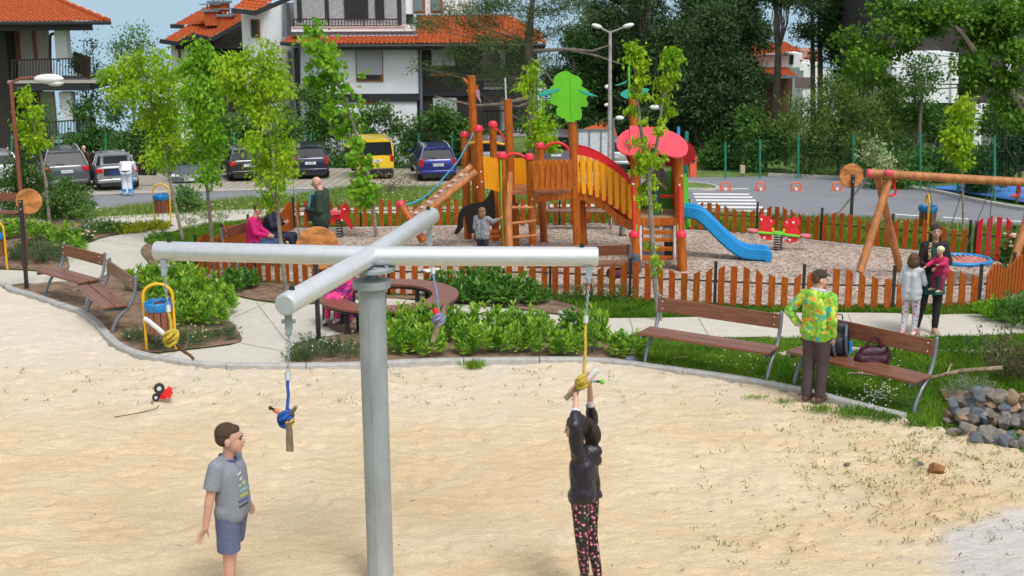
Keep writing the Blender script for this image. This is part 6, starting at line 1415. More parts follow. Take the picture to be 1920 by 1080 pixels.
# ---- roof corner right of the pine
YR=95.0; p=on(1000,100,YR+3); t=thing('tiled_house','far house corner with an orange roof seen between the pine branches','building',V((p.x,YR+3,Tz(p.x,YR+3))))
tiled('roof',[on(940,66,YR),on(1022,66,YR),on(985,44,YR+4),on(950,42,YR+4)],t); part('wall',[(900,70,1008,300)],YR+1,4,M_darkw,t); mb=MB(); mb.bar(on(940,69,YR-.1),on(1026,68,YR-.1),.2,.25); mb.build('gutter',M_darkf,t,world=True)
# ---- houses among the trees on the right
YD=92.0; p=on(1470,170,YD+3); t=thing('tiled_house','orange roofed house with a brown lower storey seen between the dark pines','building',V((p.x,YD+3,Tz(p.x,YD+3))))
tiled('roof',[on(1385,108,YD),on(1506,97,YD),on(1470,78,YD+4),on(1400,82,YD+4)],t); tiled('roof',[on(1380,143,YD-1.5),on(1497,143,YD-1.5),on(1476,127,YD+1.2),on(1395,126,YD+1.2)],t)
part('wall',[(1385,106,1478,130)],YD+1,5,M_wallw,t); part('upper_wall',[(1476,100,1504,126)],YD+1.6,4,M_wallw,t); part('window',[(1481,103,1488,121)],YD+1.5,.2,M_win,t); part('lower_wall',[(1380,146,1480,420)],YD+.2,5,mat('brown_boarding',(.10,.035,.022),.7,var=.15,stretch=(.3,.3,8)),t)
part('fascia',[(1380,143,1498,147)],YD-1.5,.3,M_lead,t)
YE=100.0; p=on(1515,150,YE+3); t=thing('white_house','white house with a flat terrace beyond the pines','building',V((p.x,YE+3,Tz(p.x,YE+3)))); part('wall',[(1500,118,1537,132),(1500,132,1548,420)],YE,6,M_wallw,t); part('window',[(1492,145,1520,165)],YE-.1,.2,mat('dark_opening',(.14,.11,.10),.7),t); part('roof',[(1500,95,1540,119)],YE+4,5,mat('faded_roof',(.42,.2,.14),.8),t)
# ---- big house on the right behind the oak
YG=62.0; p=on(1780,250,YG+4); t=thing('apartment_house','dark boarded house with a jutting white upper block behind the oak branches','building',V((p.x,YG+4,Tz(p.x,YG+4))))
part('wall',[(1662,-80,1990,330)],YG+1.5,9,M_darkw,t); part('white_block',[(1672,98,1781,193)],YG,3,M_wallw,t)
mb=MB(); A,B=on(1781,98,YG),on(1794,99,YG+1.2); A2,B2=on(1781,193,YG),on(1794,191,YG+1.2); mb.prism([A,B,B2,A2],(.6,-1,0),.2); mb.build('block_side',M_wallw,t,world=True)
part('lower_wall',[(1640,196,1820,330)],YG+1.2,.8,mat('mud_wall',(.13,.115,.085),.95,var=.3,scale=2),t); part('window',[(1697,-10,1720,18),(1890,-10,1912,24),(1886,118,1897,136)],YG+1.4,.2,M_wallw,t,each=True)
part('door_surround',[(1827,195,1842,272),(1842,195,1884,206)],YG+1.0,.5,M_wallw,t); part('door',[(1842,206,1868,272)],YG+1.3,.3,mat('grey_door',(.2,.2,.2),.6),t)
mb=MB(); mb.tube([on(1800,100,YG+1.3),on(1806,190,YG+1.3)],.07,8); mb.build('downpipe',M_darkf,t,world=True)
# ---- kiosk with the orange sheet roof
YK=66.0; p=on(1110,290,YK+2); t=thing('kiosk','low kiosk with an orange sheet roof behind the play towers','building',V((p.x,YK+2,Tz(p.x,YK+2))))
tiled('roof',[on(1034,266,YK),on(1160,266,YK),on(1150,229,YK+4),on(1130,227,YK+4)],t,pitch=.3,m=mat('orange_sheet',(.60,.16,.06),.9,spec=.1,var=.1)); tiled('roof',[on(1150,262,YK),on(1195,248,YK+.2),on(1180,231,YK+4),on(1140,229,YK+4)],t,pitch=.3,m=MATS['orange_sheet'])
part('wall',[(1045,268,1190,330)],YK+.8,4,M_darkw,t)
# ================================================================ STREET THINGS
b=rp(1118,312); Yb=b.y-4; t=thing('notice_board','grey metal notice board with three panels behind the curved bridge','notice board',on(1118,345,Yb))
part('panel',[(1085,246,1150,303)],Yb,.08,mat('board_white',(.58,.62,.68),.35),t)
for x in (1083.5,1105,1127,1151): part('frame',[(x-1.2,243,x+1.2,345 if x in(1083.5,1151) else 303)],Yb-.04,.08,M_steel,t)
part('frame',[(1083,242,1152,245.5),(1083,302,1152,305)],Yb-.06,.1,M_steel,t,each=True)
def lamp2(label,x,ytop,ybase,Y,heads,h=.045):
    t=thing('street_lamp',label,'street lamp',on(x,ybase,Y)); mb=MB(); mb.tube([on(x,ybase,Y),on(x+1,ytop,Y)],[.11,.07],10); mb.build('post',mat('concrete_post',(.36,.34,.32),.8,var=.3,scale=3),t,world=True)
    for hx,hy,w_ in heads:
        mb=MB(); e=on(hx,hy,Y-.2); s_=on(x+1,ytop+1,Y); mb.tube([s_,s_.lerp(e,.8)],.04,6); a=mb.build('arm',MATS['concrete_post'],t,world=True)
        d=(e-s_); d.z*=.6; q=d.to_track_quat('X','Z').to_matrix(); mb=MB(); mb.ell(e,(w_,.16,.10),q,14,8); mb.build('lamp_head',M_whitep,t,world=True)
lamp2('tall double headed street lamp behind the green leaf crown',1143,60,330,58,[(1119,49,.26),(1178,48,.27)])
def small_lamp(label,x,y,x2,y2,Y,w_=.24):
    t=thing('street_lamp',label,'street lamp',on(x2,330,Y)); mb=MB(); mb.tube([on(x2,330,Y),on(x2,y2,Y)],.05,8); mb.tube([on(x2,y2,Y),on((x+x2)/2,y+1,Y)],.03,6); mb.build('post',M_steel,t,world=True)
    mb=MB(); mb.ell(on(x,y,Y),(w_,.15,.11),None,14,8); mb.build('lamp_head',M_whitep,t,world=True)
small_lamp('white lamp head left of the double headed lamp post, uppermost of three small ones',1138,163,1146,172,64,.13)
small_lamp('tiny white lamp head above the orange kiosk roof',1139,197,1147,200,70,.2)
small_lamp('white lamp head just over the pink play roof',1162,221,1150,224,62,.22)
small_lamp('white lamp head between the two stems of the young lime tree',1228,201,1240,208,58,.24)
def barrier(x,y,label):
    b=rp(x,y); b=V((b.x,b.y,Tz(b.x,b.y))); t=thing('parking_barrier',label,'parking barrier',b,group='orange parking barriers on the asphalt'); w_,h=.19,.34
    mb=MB(); mb.tube([(-w_,0,0),(-w_,0,h*.85),(-w_*.7,0,h),(w_*.7,0,h),(w_,0,h*.85),(w_,0,0)],.028,8); mb.build('hoop',mat('barrier_orange',(.80,.13,.05),.45),t)
    mb=MB(); mb.bar((-w_,0,h*.5),(w_,0,h*.5),.04,.04); mb.bar((-w_,0,.05),(w_,0,.05),.06,.06); mb.build('cross_bar',MATS['barrier_orange'],t)
    mb=MB(); mb.box((.0,-.03,h*.28),(.1,.06,.12)); mb.build('lock',M_whitep,t); return t
for i,x in enumerate((1360,1426,1492,1569)): barrier(x,358.5,'orange hoop parking barrier on the asphalt, %s of four from the left'%('first','second','third','fourth')[i])
b=rp(1300,333); t=thing('barrier_machine','tall orange barrier post right of the play tower','bollard',b); part('cabinet',[(1294,298,1306,332)],b.y,.45,mat('machine_orange',(.78,.12,.05),.45),t); part('cap',[(1293,294,1307,299)],b.y-.03,.5,MATS['machine_orange'],t); part('lamp',[(1297,300,1303,304)],b.y-.05,.1,M_trimb,t)
b=rp(1393,330); t=thing('meter_post','small cream box on a post at the far kerb','box',b); part('box',[(1389,311,1397,325)],b.y,.3,mat('cream_box',(.55,.45,.28),.7),t); part('post',[(1392,324,1394,332)],b.y+.1,.08,M_steel,t)
b=rp(1739,340); t=thing('info_sign','white info sign standing at the edge of the blue court','sign',b); part('board',[(1730,301,1748,340)],b.y,.05,M_whitep,t)
part('pictogram',[(1732,304,1735,312),(1732,315,1736,319),(1738,322,1746,324),(1738,326,1746,328)],b.y-.012,.012,mat('sign_teal',(.05,.35,.4),.6),t,each=True); part('pictogram',[(1732,324,1735,328)],b.y-.012,.012,M_red,t)
b=rp(1510,322); t=thing('map_board','tilted map board with blue and pale print among the dark shrubs','sign',b); mb=MB(); mb.prism([on(1497,252,b.y),on(1501,251,b.y),on(1523,290,b.y+.4),on(1523,301,b.y+.4),on(1498,296,b.y)],(0,1,0),.06); mb.build('board',mat('map_print',(.55,.6,.55),.5,var=.3,scale=2,col2=(.2,.45,.6)),t,world=True); mb=MB(); mb.tube([on(1499,250,b.y+.1),on(1499,330,b.y+.1)],.05,8); mb.build('post',mat('green_paint',(.02,.24,.15),.5),t,world=True)
b=rp(1288,330); t=thing('teal_post','two short teal and blue posts behind the play roof','post',on(1288,345,b.y)); part('post',[(1284,247,1290,345)],b.y,.25,mat('dark_teal',(.01,.2,.16),.5),t); mb=MB(); mb.tube([on(1272,238,b.y),on(1274,345,b.y)],.07,8); mb.build('blue_pole',mat('sky_blue',(.05,.35,.7),.5),t,world=True)
M_gp=mat('green_paint',(.02,.24,.15),.5)
def meshfence(label, lst, h_px, spacing_wires=True):
    P=[on(x,yb,Y) for x,yt,yb,Y in lst]; t=thing('mesh_fence',label,'fence',P[0]); tops=[on(x,yt,Y) for x,yt,yb,Y in lst]
    for a,b in zip(P,tops): mb=MB(); mb.tube([a,b],.045,8); mb.build('post',M_gp,t,world=True)
    mb=MB()
    for i in range(len(P)-1):
        for f in np.linspace(.05,.95,6): mb.tube([P[i].lerp(tops[i],f),P[i+1].lerp(tops[i+1],f)],.002,3)
        n=int((P[i+1]-P[i]).length/.2)
        for k in range(n): f=k/n; mb.tube([P[i].lerp(P[i+1],f),tops[i].lerp(tops[i+1],f)],.0018,3)
    mb.build('wire_mesh',M_gp,t,world=True)
meshfence('green wire mesh fence behind the parked cars',[(22,252,345,64),(110,250,335,65),(198,250,330,66),(281,248,326,66),(439,250,322,66),(583,250,320,66),(716,250,318,66),(785,250,318,66),(848,252,318,66),(911,252,318,66)],0)
meshfence('green wire mesh fence along the right side of the road',[(1360,266,334,58),(1425,262,334,57.5),(1497,252,334,57),(1600,252,338,56),(1726,246,354,51),(1796,256,362,50),(1865,254,382,46),(1960,250,405,43)],0)
# ================================================================ TREES AND PLANTS
def leafmat(n,a,b,tr=.3,isl=.22,scale=1.6,spec=.25,rough=.55): return mat(n,a,rough,var=.0,col2=b,scale=scale,island=isl,trans=tr,spec=spec,contrast=(.38,.62))
L_lime=leafmat('lime_leaves',(.20,.42,.012),(.40,.58,.025),.42,.16)
L_lime2=leafmat('fresh_green_leaves',(.14,.38,.015),(.28,.52,.035),.40,.16)
L_pine=leafmat('pine_needles',(.026,.062,.024),(.075,.135,.045),.2,.3,.7,.15)
L_pine2=leafmat('olive_pine_needles',(.055,.11,.035),(.125,.19,.06),.2,.3,.9,.15)
L_bush=leafmat('bush_leaves',(.045,.12,.02),(.11,.25,.04),.3,.3,.8)
L_bush2=leafmat('light_bush_leaves',(.07,.17,.03),(.15,.29,.06),.28,.3,.8)
L_laur=leafmat('laurel_leaves',(.10,.30,.015),(.34,.54,.04),.3,.25,4,.5,.35)
L_laurd=leafmat('dark_laurel_leaves',(.045,.17,.015),(.14,.33,.03),.25,.25,4,.5,.35)
L_herb=leafmat('grey_green_herb',(.06,.115,.04),(.13,.19,.08),.2,.3,5)
L_gold=leafmat('golden_shrub',(.30,.38,.015),(.48,.50,.03),.25,.25,4)
L_oak=leafmat('oak_leaves',(.06,.16,.014),(.15,.30,.025),.35,.25,1.2)
L_jun=leafmat('juniper_sprays',(.055,.12,.022),(.15,.23,.04),.15,.25,.9)
L_grey=leafmat('silver_herb',(.17,.21,.15),(.26,.30,.22),.15,.15,5)
M_bark=mat('grey_bark',(.15,.125,.10),.9,var=.35,scale=5,stretch=(1,1,.4),bump=.5,bscale=20)
M_ybark=mat('young_bark',(.24,.21,.17),.85,var=.3,scale=9,bump=.3,bscale=30)
def unit(a): return a/np.maximum(np.linalg.norm(a,axis=-1,keepdims=True),1e-9)
def leafgeo(rs,P,A,size,asp=.5,var=.35,fold=.25,flat=.0):
    n=len(P); A=unit(A); r=unit(rs.randn(n,3)+np.array([0,0,flat])); B=unit(np.cross(A,r)); C=np.cross(A,B)
    s=(size*(1+var*(rs.rand(n,1)*2-1))); h=s*asp*.5
    v=np.empty((n,4,3)); v[:,0]=P; v[:,1]=P+A*s*.48+B*h+C*h*fold; v[:,2]=P+A*s; v[:,3]=P+A*s*.48-B*h+C*h*fold
    f=np.arange(n*4).reshape(n,4); return v.reshape(-1,3),f
def crown(name, blobs, n, size, m, parent, origin, seed=1, asp=.6, droop=.2, up=0, per=14, sig=.16, shell=.45, out=.5, flat=0):
    rs=np.random.RandomState(seed); B=np.array(blobs,float)
    if B.shape[1]==4: B=np.concatenate([B,B[:,3:4],B[:,3:4]],1)
    wt=(B[:,3]*B[:,4]*B[:,5])**(.62); wt/=wt.sum(); nc=max(3,n//per); bi=rs.choice(len(B),nc,p=wt)
    d=unit(rs.randn(nc,3)); rr=rs.rand(nc,1)**shell; C=B[bi,:3]+d*rr*B[bi,3:6]
    li=np.repeat(np.arange(nc),per); s=sig*(.6+.8*rs.rand(nc)); P=C[li]+rs.randn(len(li),3)*s[li][:,None]*np.array([1,1,.8])
    A=rs.randn(len(li),3)*.7+unit(C[li]-B[bi[li],:3])*out+np.array([0,0,up-droop*1.6])
    v,f=leafgeo(rs,P,A,size,asp,flat=flat)
    o=npmesh(name,v-np.array(origin),f,m); o.parent=parent; return o
def tube_obj(name, paths, m, parent, origin, n=7):
    mb=MB()
    for pts,rad in paths: mb.tube([V(p)-V(origin) for p in pts],rad,n)
    return mb.build(name,m,parent)
def tree(label, base, trunk, blobs, n, size, m, seed=1, name='tree', bark=None, limbs=True, twigs=0, group=None, cat='tree', **kw):
    """trunk: list of (point,radius); limbs run from the trunk to every leaf mass"""
    t=thing(name,label,cat,base,0,group); rs=random.Random(seed); paths=[([p for p,r in trunk],[r for p,r in trunk])]
    tp=[V(p) for p,r in trunk]; tr=[r for p,r in trunk]
    if limbs:
        for b in blobs:
            c=V(b[:3]); best=min(range(len(tp)),key=lambda i:(tp[i]-c).length+ max(0,tp[i].z-c.z+.1*(tp[i]-c).length)*1.2); s_=tp[best]; r0=tr[best]*(.2 if name=='pine_tree' else .16 if name=='oak_tree' else .5)
            mid=s_.lerp(c,.5)+V((rs.uniform(-.1,.1),rs.uniform(-.1,.1),-.05))*(c-s_).length
            paths.append(([s_,mid,c],[r0,r0*.6,r0*.25]))
    tube_obj('trunk',paths,bark or M_bark,t,base)
    crown('crown',blobs,n,size,m,t,base,seed,**kw); return t
def pb(lst,Y,dy=1.0,seed=0):
    """leaf masses from pixel ellipses (x,y,rx,ry) standing round the distance Y"""
    rs=random.Random(seed); out=[]
    for q in lst:
        y_=Y+rs.uniform(-dy,dy)*.5 if len(q)<5 else Y+q[4]; c=on(q[0],q[1],y_); s=F/((c-V((0,0,CZ))).dot(ray(960,540)))
        rx,rz=q[2]/s,q[3]/s; out.append((c.x,c.y,c.z,rx,min(max(rx,rz),rx*1.3,dy if dy>.3 else 9),rz))
    return out
def scatter(cx0,cx1,cy0,cy1,n,r,seed,shape=None):
    rs=random.Random(seed); out=[]
    for i in range(n):
        for _ in range(40):
            x,y=rs.uniform(cx0,cx1),rs.uniform(cy0,cy1)
            if shape is None or shape(x,y): break
        out.append((x,y,r*rs.uniform(.7,1.3),r*rs.uniform(.6,1.1)))
    return out
# ---- young lime trees of the garden
def young(label,base,trunk_px,blobs,n,size,m,seed,dy=.9,r0=.045,**kw):
    if seed in (12,13,14): blobs=[(x+(x-trunk_px[2][0])*.14,y,rx*1.12,ry*1.05) for x,y,rx,ry in blobs]; n=int(n*1.15); size*=.9
    b=g(*base); pts=[(b-V((0,0,.05)),r0)]; k=len(trunk_px)
    for i,(x,y) in enumerate(trunk_px): pts.append((on(x,y,b.y),r0*(1-.8*(i+1)/k)))
    return tree(label,b,pts,pb(blobs,b.y,dy,seed),n,size,m,seed,bark=M_ybark,**kw)
kw=dict(droop=.6,sig=.085,asp=.5,per=15)
young('slender young lime tree with yellow green leaves at the left, beside the brown lamp post',(93,419),[(86,340),(75,285),(62,230),(52,175)],[(48,178,14,14),(50,205,20,20),(62,235,20,22),(55,262,18,22),(72,268,14,18),(45,230,16,16),(66,210,12,14)],1500,.11,L_lime,11,**kw)
young('broad young tree with bright yellow green crown, left of the three by the fence',(345,456),[(332,400),(318,335),(305,270),(285,200),(272,140)],[(275,112,30,24),(248,128,30,20),(225,145,26,18),(300,125,26,24),(320,140,18,22),(285,160,45,28),(245,175,30,22),(315,180,32,30),(290,215,38,28),(320,240,30,30),(300,270,32,26),(320,300,24,24),(290,300,16,18),(335,275,14,24),(213,135,10,8),(330,215,12,20)],5200,.105,L_lime,12,dy=1.0,**kw)
young('young tree with fresh green crown, middle one of the three by the fence',(401,512),[(396,430),(388,350),(380,260),(376,170),(374,100)],[(372,95,20,22),(385,120,26,22),(358,130,20,20),(405,140,18,20),(375,165,34,26),(395,200,30,28),(365,215,24,26),(385,245,28,28),(378,285,26,28),(388,320,22,22),(400,270,14,24),(360,180,14,20)],4200,.105,L_lime2,13,dy=.9,**kw)
young('tall young tree with bright crown beside the fence, right one of the three',(536,546),[(528,470),(520,390),(512,300),(500,200),(492,110)],[(490,90,18,18),(500,110,26,20),(470,105,20,16),(515,135,24,22),(455,130,28,20),(435,115,14,12),(490,150,36,24),(445,160,24,18),(520,170,18,22),(480,190,34,24),(505,215,30,22),(510,270,34,24),(480,265,18,18),(530,290,18,16),(500,310,30,22),(490,330,18,14),(515,345,18,22),(528,318,18,14),(505,375,12,14)],4800,.10,L_lime,14,dy=.8,**kw)
young('leaning young maple with sparse lobed leaves before the white house',(706,446),[(700,390),(690,330),(676,275),(655,210),(636,160),(620,110),(600,65)],[(588,58,9,14),(582,82,12,10),(605,80,10,10),(600,98,14,8),(625,90,12,9),(618,112,12,9),(590,115,12,7),(595,145,20,12),(620,150,14,14),(585,155,12,8),(635,130,9,12),(655,165,9,8),(632,180,8,7),(650,200,10,8),(622,200,16,8),(672,190,7,5),(680,140,4,6),(665,230,14,8),(640,245,14,8),(672,300,16,14),(694,295,8,10),(668,265,10,8),(684,330,16,12),(676,350,14,12),(690,355,12,14),(680,375,14,12)],1500,.13,L_lime2,15,dy=.5,droop=.3,sig=.08,asp=.85,per=9)
b=g(1237,602); t_pts=[(b,.05),(on(1228,520,b.y),.045),(on(1222,430,b.y),.04),(on(1216,330,b.y),.035),(on(1200,230,b.y),.028),(on(1190,120,b.y),.012)]
bl=pb([(1186,85,14,14),(1196,98,16,16),(1203,118,14,16),(1184,108,10,14),(1198,145,14,14),(1192,170,12,14),(1212,178,8,9),(1185,205,12,12),(1208,225,8,8),(1197,262,12,9),(1203,285,14,9),(1218,300,18,9),(1228,275,10,8),(1200,315,14,12),(1218,330,14,12),(1208,350,12,12),(1203,372,12,10),(1226,385,8,8),(1215,368,10,8),(1223,462,6,7),(1228,485,7,7),(1228,510,9,9),(1222,345,10,10),
        (1258,95,14,12),(1268,105,14,16),(1252,112,16,14),(1262,135,12,12),(1240,155,10,14),(1252,150,12,12),(1262,150,6,9),(1235,185,10,12),(1255,205,9,12),(1240,225,9,8),(1235,242,9,9),(1232,300,12,12),(1245,290,6,7),(1250,180,6,6)],b.y,.4,16)
bl=[(x,y,z,a*.72,b_*.72,c*.8) for x,y,z,a,b_,c in bl]
t=tree('twin stemmed young maple with drooping lime leaves before the step tower',b,t_pts,bl,3300,.075,L_lime,16,bark=M_ybark,limbs=False,droop=.9,sig=.036,asp=.6,per=8)
for pp in [([on(1216,330,b.y),on(1232,270,b.y),on(1241,200,b.y),on(1256,110,b.y)],[.03,.025,.018,.008])]+[([on(x0,y0,b.y),on(x1,y1,b.y)],[.01,.004]) for x0,y0,x1,y1 in ((1195,190,1178,150),(1241,190,1262,160),(1209,280,1222,262),(1197,210,1182,195),(1236,232,1222,246),(1216,330,1235,300),(1226,500,1216,500))]: tube_obj('limb',[pp],M_ybark,t,b)
young('small young tree with yellow leaves at the foot of the pine',(1003,420),[(1005,330),(1000,250),(1002,180),(1004,130)],[(1000,130,8,9),(994,150,10,8),(1004,165,10,8),(985,165,8,6),(1012,185,10,9),(1005,205,12,10),(1025,235,14,12),(1010,230,14,12),(1015,255,18,14),(1030,270,12,12),(1002,270,10,10)],1500,.12,L_lime,17,dy=.9,r0=.03,**kw)
young('slim young tree with yellow green leaves near the right edge by the court',(1806,470),[(1806,380),(1802,300),(1800,240),(1800,190)],[(1808,190,10,8),(1800,210,14,10),(1808,232,12,9),(1790,245,12,9),(1804,262,12,10),(1795,280,14,10),(1806,300,10,8),(1782,252,8,6)],1300,.12,L_lime,18,dy=.7,r0=.03,**kw)
young('thin leafless looking sapling by the long fence',(562,452),[(556,400),(549,340),(545,300)],[(546,300,8,6),(552,318,6,5)],60,.09,L_lime2,19,dy=.3,r0=.02,**kw)
# ---- far trees: pine with long limbs
Yp=60.0; b=gt(on(1003,300,Yp).x,Yp); trunk=[(b,.34),(on(1000,240,Yp),.3),(on(996,150,Yp),.24),(on(990,80,Yp),.2),(on(997,20,Yp),.14),(on(1003,-40,Yp),.08)]
pads=[(810,45,40,9),(782,48,14,5),(790,128,20,6),(820,132,20,7),(850,18,40,10),(900,45,45,12),(870,108,45,12),(850,88,25,6),(925,12,45,14),(945,85,35,14),(925,135,36,12),(860,150,22,6),(985,25,45,16),(1040,22,45,11),(1090,32,20,9),(1000,62,40,12),(1080,8,30,8),(1020,112,20,7),(960,165,26,8),(1050,-8,50,10),(900,75,30,9),(970,120,28,10),(895,20,30,10),(1045,60,18,7),(1000,-25,60,20),(940,-20,50,14)]
t=tree('large spreading pine with long bare limbs before the apartment house',b,trunk,pb(pads,Yp,4,20),17000,.2,L_pine2,20,name='pine_tree',droop=-.25,sig=.24,asp=.17,per=26,flat=0)
for l,r in (([(996,182),(940,195),(890,198),(855,190),(815,180)],[.1,.08,.06,.045,.02]),([(1000,96),(1060,92),(1110,96),(1145,84)],[.1,.08,.06,.03]),([(1060,92),(1120,105),(1170,122)],[.06,.05,.02]),([(1000,190),(970,200),(950,195)],[.08,.05,.03]),([(995,110),(1020,130),(1050,175)],[.06,.05,.02])): tube_obj('limb',[([on(x,y,Yp-1) for x,y in l],r)],M_bark,t,b)
# ---- dark pines
def pine(label,x,ytop,yb,hw,Y,seed,n=8000,m=None,trunkshow=0,size=.24,low=.15,group='dark pines right of the street lamp'):
    b=gt(on(x,yb,Y).x,Y); top=on(x,ytop,Y); h=top.z-b.z; rs=random.Random(seed); s=F/(.973*Y+1); w=hw/s; bl=[]
    for i in range(56):
        f=rs.uniform(low,1); prof=min(1,(1-f)*2.2+.22)*(.65+.35*min(1,(f-low+.1)*3)); a=rs.uniform(0,6.28); rr=w*prof*rs.uniform(.05,.85)
        r=w*rs.uniform(.22,.42)*max(.5,prof); bl.append((b.x+math.cos(a)*rr,b.y+math.sin(a)*rr,b.z+h*f,r,r,r*.5))
    return tree(label,b,[(b,.3),(b+V((0,0,h*.5)),.2),(top,.05)],bl,n,size,m or L_pine,seed,name='pine_tree',droop=-.1,sig=.3,asp=.3,per=20,group=group)
for i,(x,yt,hw,Y,lo) in enumerate([(1075,60,60,76,.1),(1150,-60,75,80,.05),(1215,-90,85,74,.1),(1290,-40,85,78,.05),(1340,15,78,66,.25),(1385,-70,58,84,.1),(1450,-90,55,78,.78),(1575,-80,60,74,.5),(1620,-40,70,80,.2),(1650,60,60,70,.1),(1255,60,70,72,.02),(1180,-40,60,86,.0),(1330,-70,60,90,.0),(1115,10,45,82,.0)]):
    pine('dark pine in the grove behind the road, %s counted from the left'%['first','third','fifth','seventh','ninth','tenth','eleventh','twelfth','thirteenth','fourteenth','sixth','fourth','eighth','second'][i] if True else '',x,yt,320,hw,Y,40+i,n=24000,size=.28,low=lo,m=L_pine if i%3 else leafmat('deep_green_needles',(.03,.08,.022),(.085,.17,.045),.2,.3,.7,.15))
# ---- bushes and small trees at the back, each a thing
def bush(label,blobs,Y,n,size,m,seed,dy=1.6,name='bush',group=None,cat='bush',**kw_):
    B=pb(blobs,Y,dy,seed); cx=sum(b[0] for b in B)/len(B); cy=sum(b[1] for b in B)/len(B); base=gt(cx,cy); k=dict(droop=.05,sig=.22,asp=.55,per=16); k.update(kw_)
    low=min(b[2]-b[5] for b in B); tr=[(base,.09),(V((cx,cy,max(base.z+.3,low+.2))),.07)]
    return tree(label,base,tr,B,n,size,m,seed,name=name,group=group,cat=cat,**k)
bush('dark green tree right of the left house, behind the lime trees',scatter(150,235,205,320,12,22,1),69,5500,.2,L_bush,61)
bush('feathery birch reaching above the lime trees at the left, thinner one',[(172,75,6,16),(165,110,12,16),(178,140,14,18),(160,165,18,20),(180,195,18,20),(140,120,8,14),(135,105,5,10)],72,1500,.16,L_bush2,62,dy=1,name='birch_tree',cat='tree',sig=.28,per=8)
bush('feathery birch against the sea above the lime trees, broader one',[(240,65,14,14),(262,62,10,14),(225,90,20,12),(255,95,24,16),(238,120,26,20),(210,98,8,6),(278,85,8,10),(250,145,26,20),(225,170,24,22)],72,2600,.16,L_bush2,63,dy=1.4,name='birch_tree',cat='tree',sig=.28,per=8)
bush('narrow dark thuja beside the lower balcony of the left house',[(86,205,6,12),(86,230,9,16),(87,258,11,18),(88,285,12,16)],66.5,2000,.14,L_bush,64,dy=.5,name='thuja',droop=-.5,asp=.25)
bush('small narrow thuja behind the silver saloon car',[(206,258,4,8),(206,275,7,12),(206,295,9,14)],66.5,900,.14,L_bush,65,dy=.4,name='thuja',droop=-.5,asp=.25)
for i,(x0,x1,y0,y1,n_,Y,mm,r) in enumerate([(235,300,230,320,9,69,L_bush,24),(290,370,200,320,10,68,L_bush2,24),(370,440,190,320,10,68.5,L_bush,24),(430,500,200,310,9,68,L_bush2,22),(500,575,185,300,10,67.5,L_bush2,22),(560,610,165,290,8,68.5,L_bush2,18),(600,690,220,310,10,67.5,L_bush,20),(680,760,205,320,11,67,L_bush,20),(750,840,210,320,11,67.5,L_bush,20),(830,880,225,300,6,68,L_bush2,14),(905,985,250,310,8,68,L_bush,16)]):
    bush('leafy green tree behind the car park fence, number %s from the left'%['one','two','three','four','five','six','seven','eight','nine','ten','eleven'][i],scatter(x0,x1,y0,y1,n_,r,70+i),Y,3600,.19,mm,70+i,dy=1.6,group='trees behind the car park fence')
for i,(x0,x1,y0,y1,n_,Y,mm,r) in enumerate([(985,1030,225,300,7,66,L_bush,18),(1130,1200,215,330,8,70,L_pine,24),(1300,1390,250,330,9,64,L_bush,20),(1395,1480,215,320,10,63,L_bush,22),(1200,1300,200,320,9,68,L_pine,26)]):
    bush('dark shrub at the foot of the pine grove, number %s from the left'%['one','two','four','five','three'][i],scatter(x0,x1,y0,y1,n_,r,90+i),Y,4200,.2,mm,90+i,group='shrubs at the foot of the grove')
for i,(x0,x1,y0,y1,n_,Y) in enumerate([(1475,1560,170,320,14,59),(1550,1620,150,320,13,60),(1600,1690,190,330,13,57),(1660,1720,160,300,9,60)]):
    bush('feathery juniper like shrub behind the green fence, %s from the left'%['first','second','third','fourth'][i],scatter(x0,x1,y0,y1,n_,24,100+i,lambda x,y:(abs(x-(x0+x1)/2)<(y-y0+40)*.45)),Y,6500,.22,L_jun,100+i,dy=1.6,name='juniper',group='junipers behind the green fence',droop=-.5,asp=.22,per=22,sig=.26)
for i,(x0,x1,y0,y1,n_,Y,mm) in enumerate([(1640,1730,300,345,7,53,L_bush),(1720,1800,270,330,9,56,L_bush),(1810,1870,270,345,9,50,L_bush),(1875,1960,215,325,12,47,L_pine),(1720,1790,200,260,5,58,L_bush),(1855,1930,190,260,8,52,L_oak)]):
    bush('bushy growth by the right road fence, %s of the clumps'%['first','second','third','rightmost dark','topmost','upper right'][i],scatter(x0,x1,y0,y1,n_,20,120+i),Y,4200,.17,mm,120+i,dy=1.5,group='bushes by the right road fence')
bush('slender tree with airy foliage before the white block of the right house',[(1740,112,12,9),(1720,120,14,8),(1755,140,16,9),(1735,148,16,8),(1710,140,12,7),(1722,165,18,8),(1748,165,10,6),(1715,178,16,7)],57,1300,.17,L_bush,130,dy=1,name='tree',cat='tree',per=10)
# pine with tall bare trunks between the houses
for i,(x,y0,r) in enumerate(((1524,95,.14),(1538,0,.16))):
    b=gt(on(x,300,76).x,76); t=thing('pine_tree','tall bare pine trunk with a thin crown, %s of two by the white house'%('left','right')[i],'tree',b); tube_obj('trunk',[([b,on(x,120,76),on(x-2,-40,76)],[r*1.3,r,r*.6])],M_bark,t,b); crown('crown',pb([(x-15,60,30,12),(x+15,30,30,14),(x-20,5,30,16),(x+10,80,20,8),(x,110,14,6)],76,2,i),2500,.22,L_pine,t,b,140+i,droop=-.2,asp=.3,sig=.28)
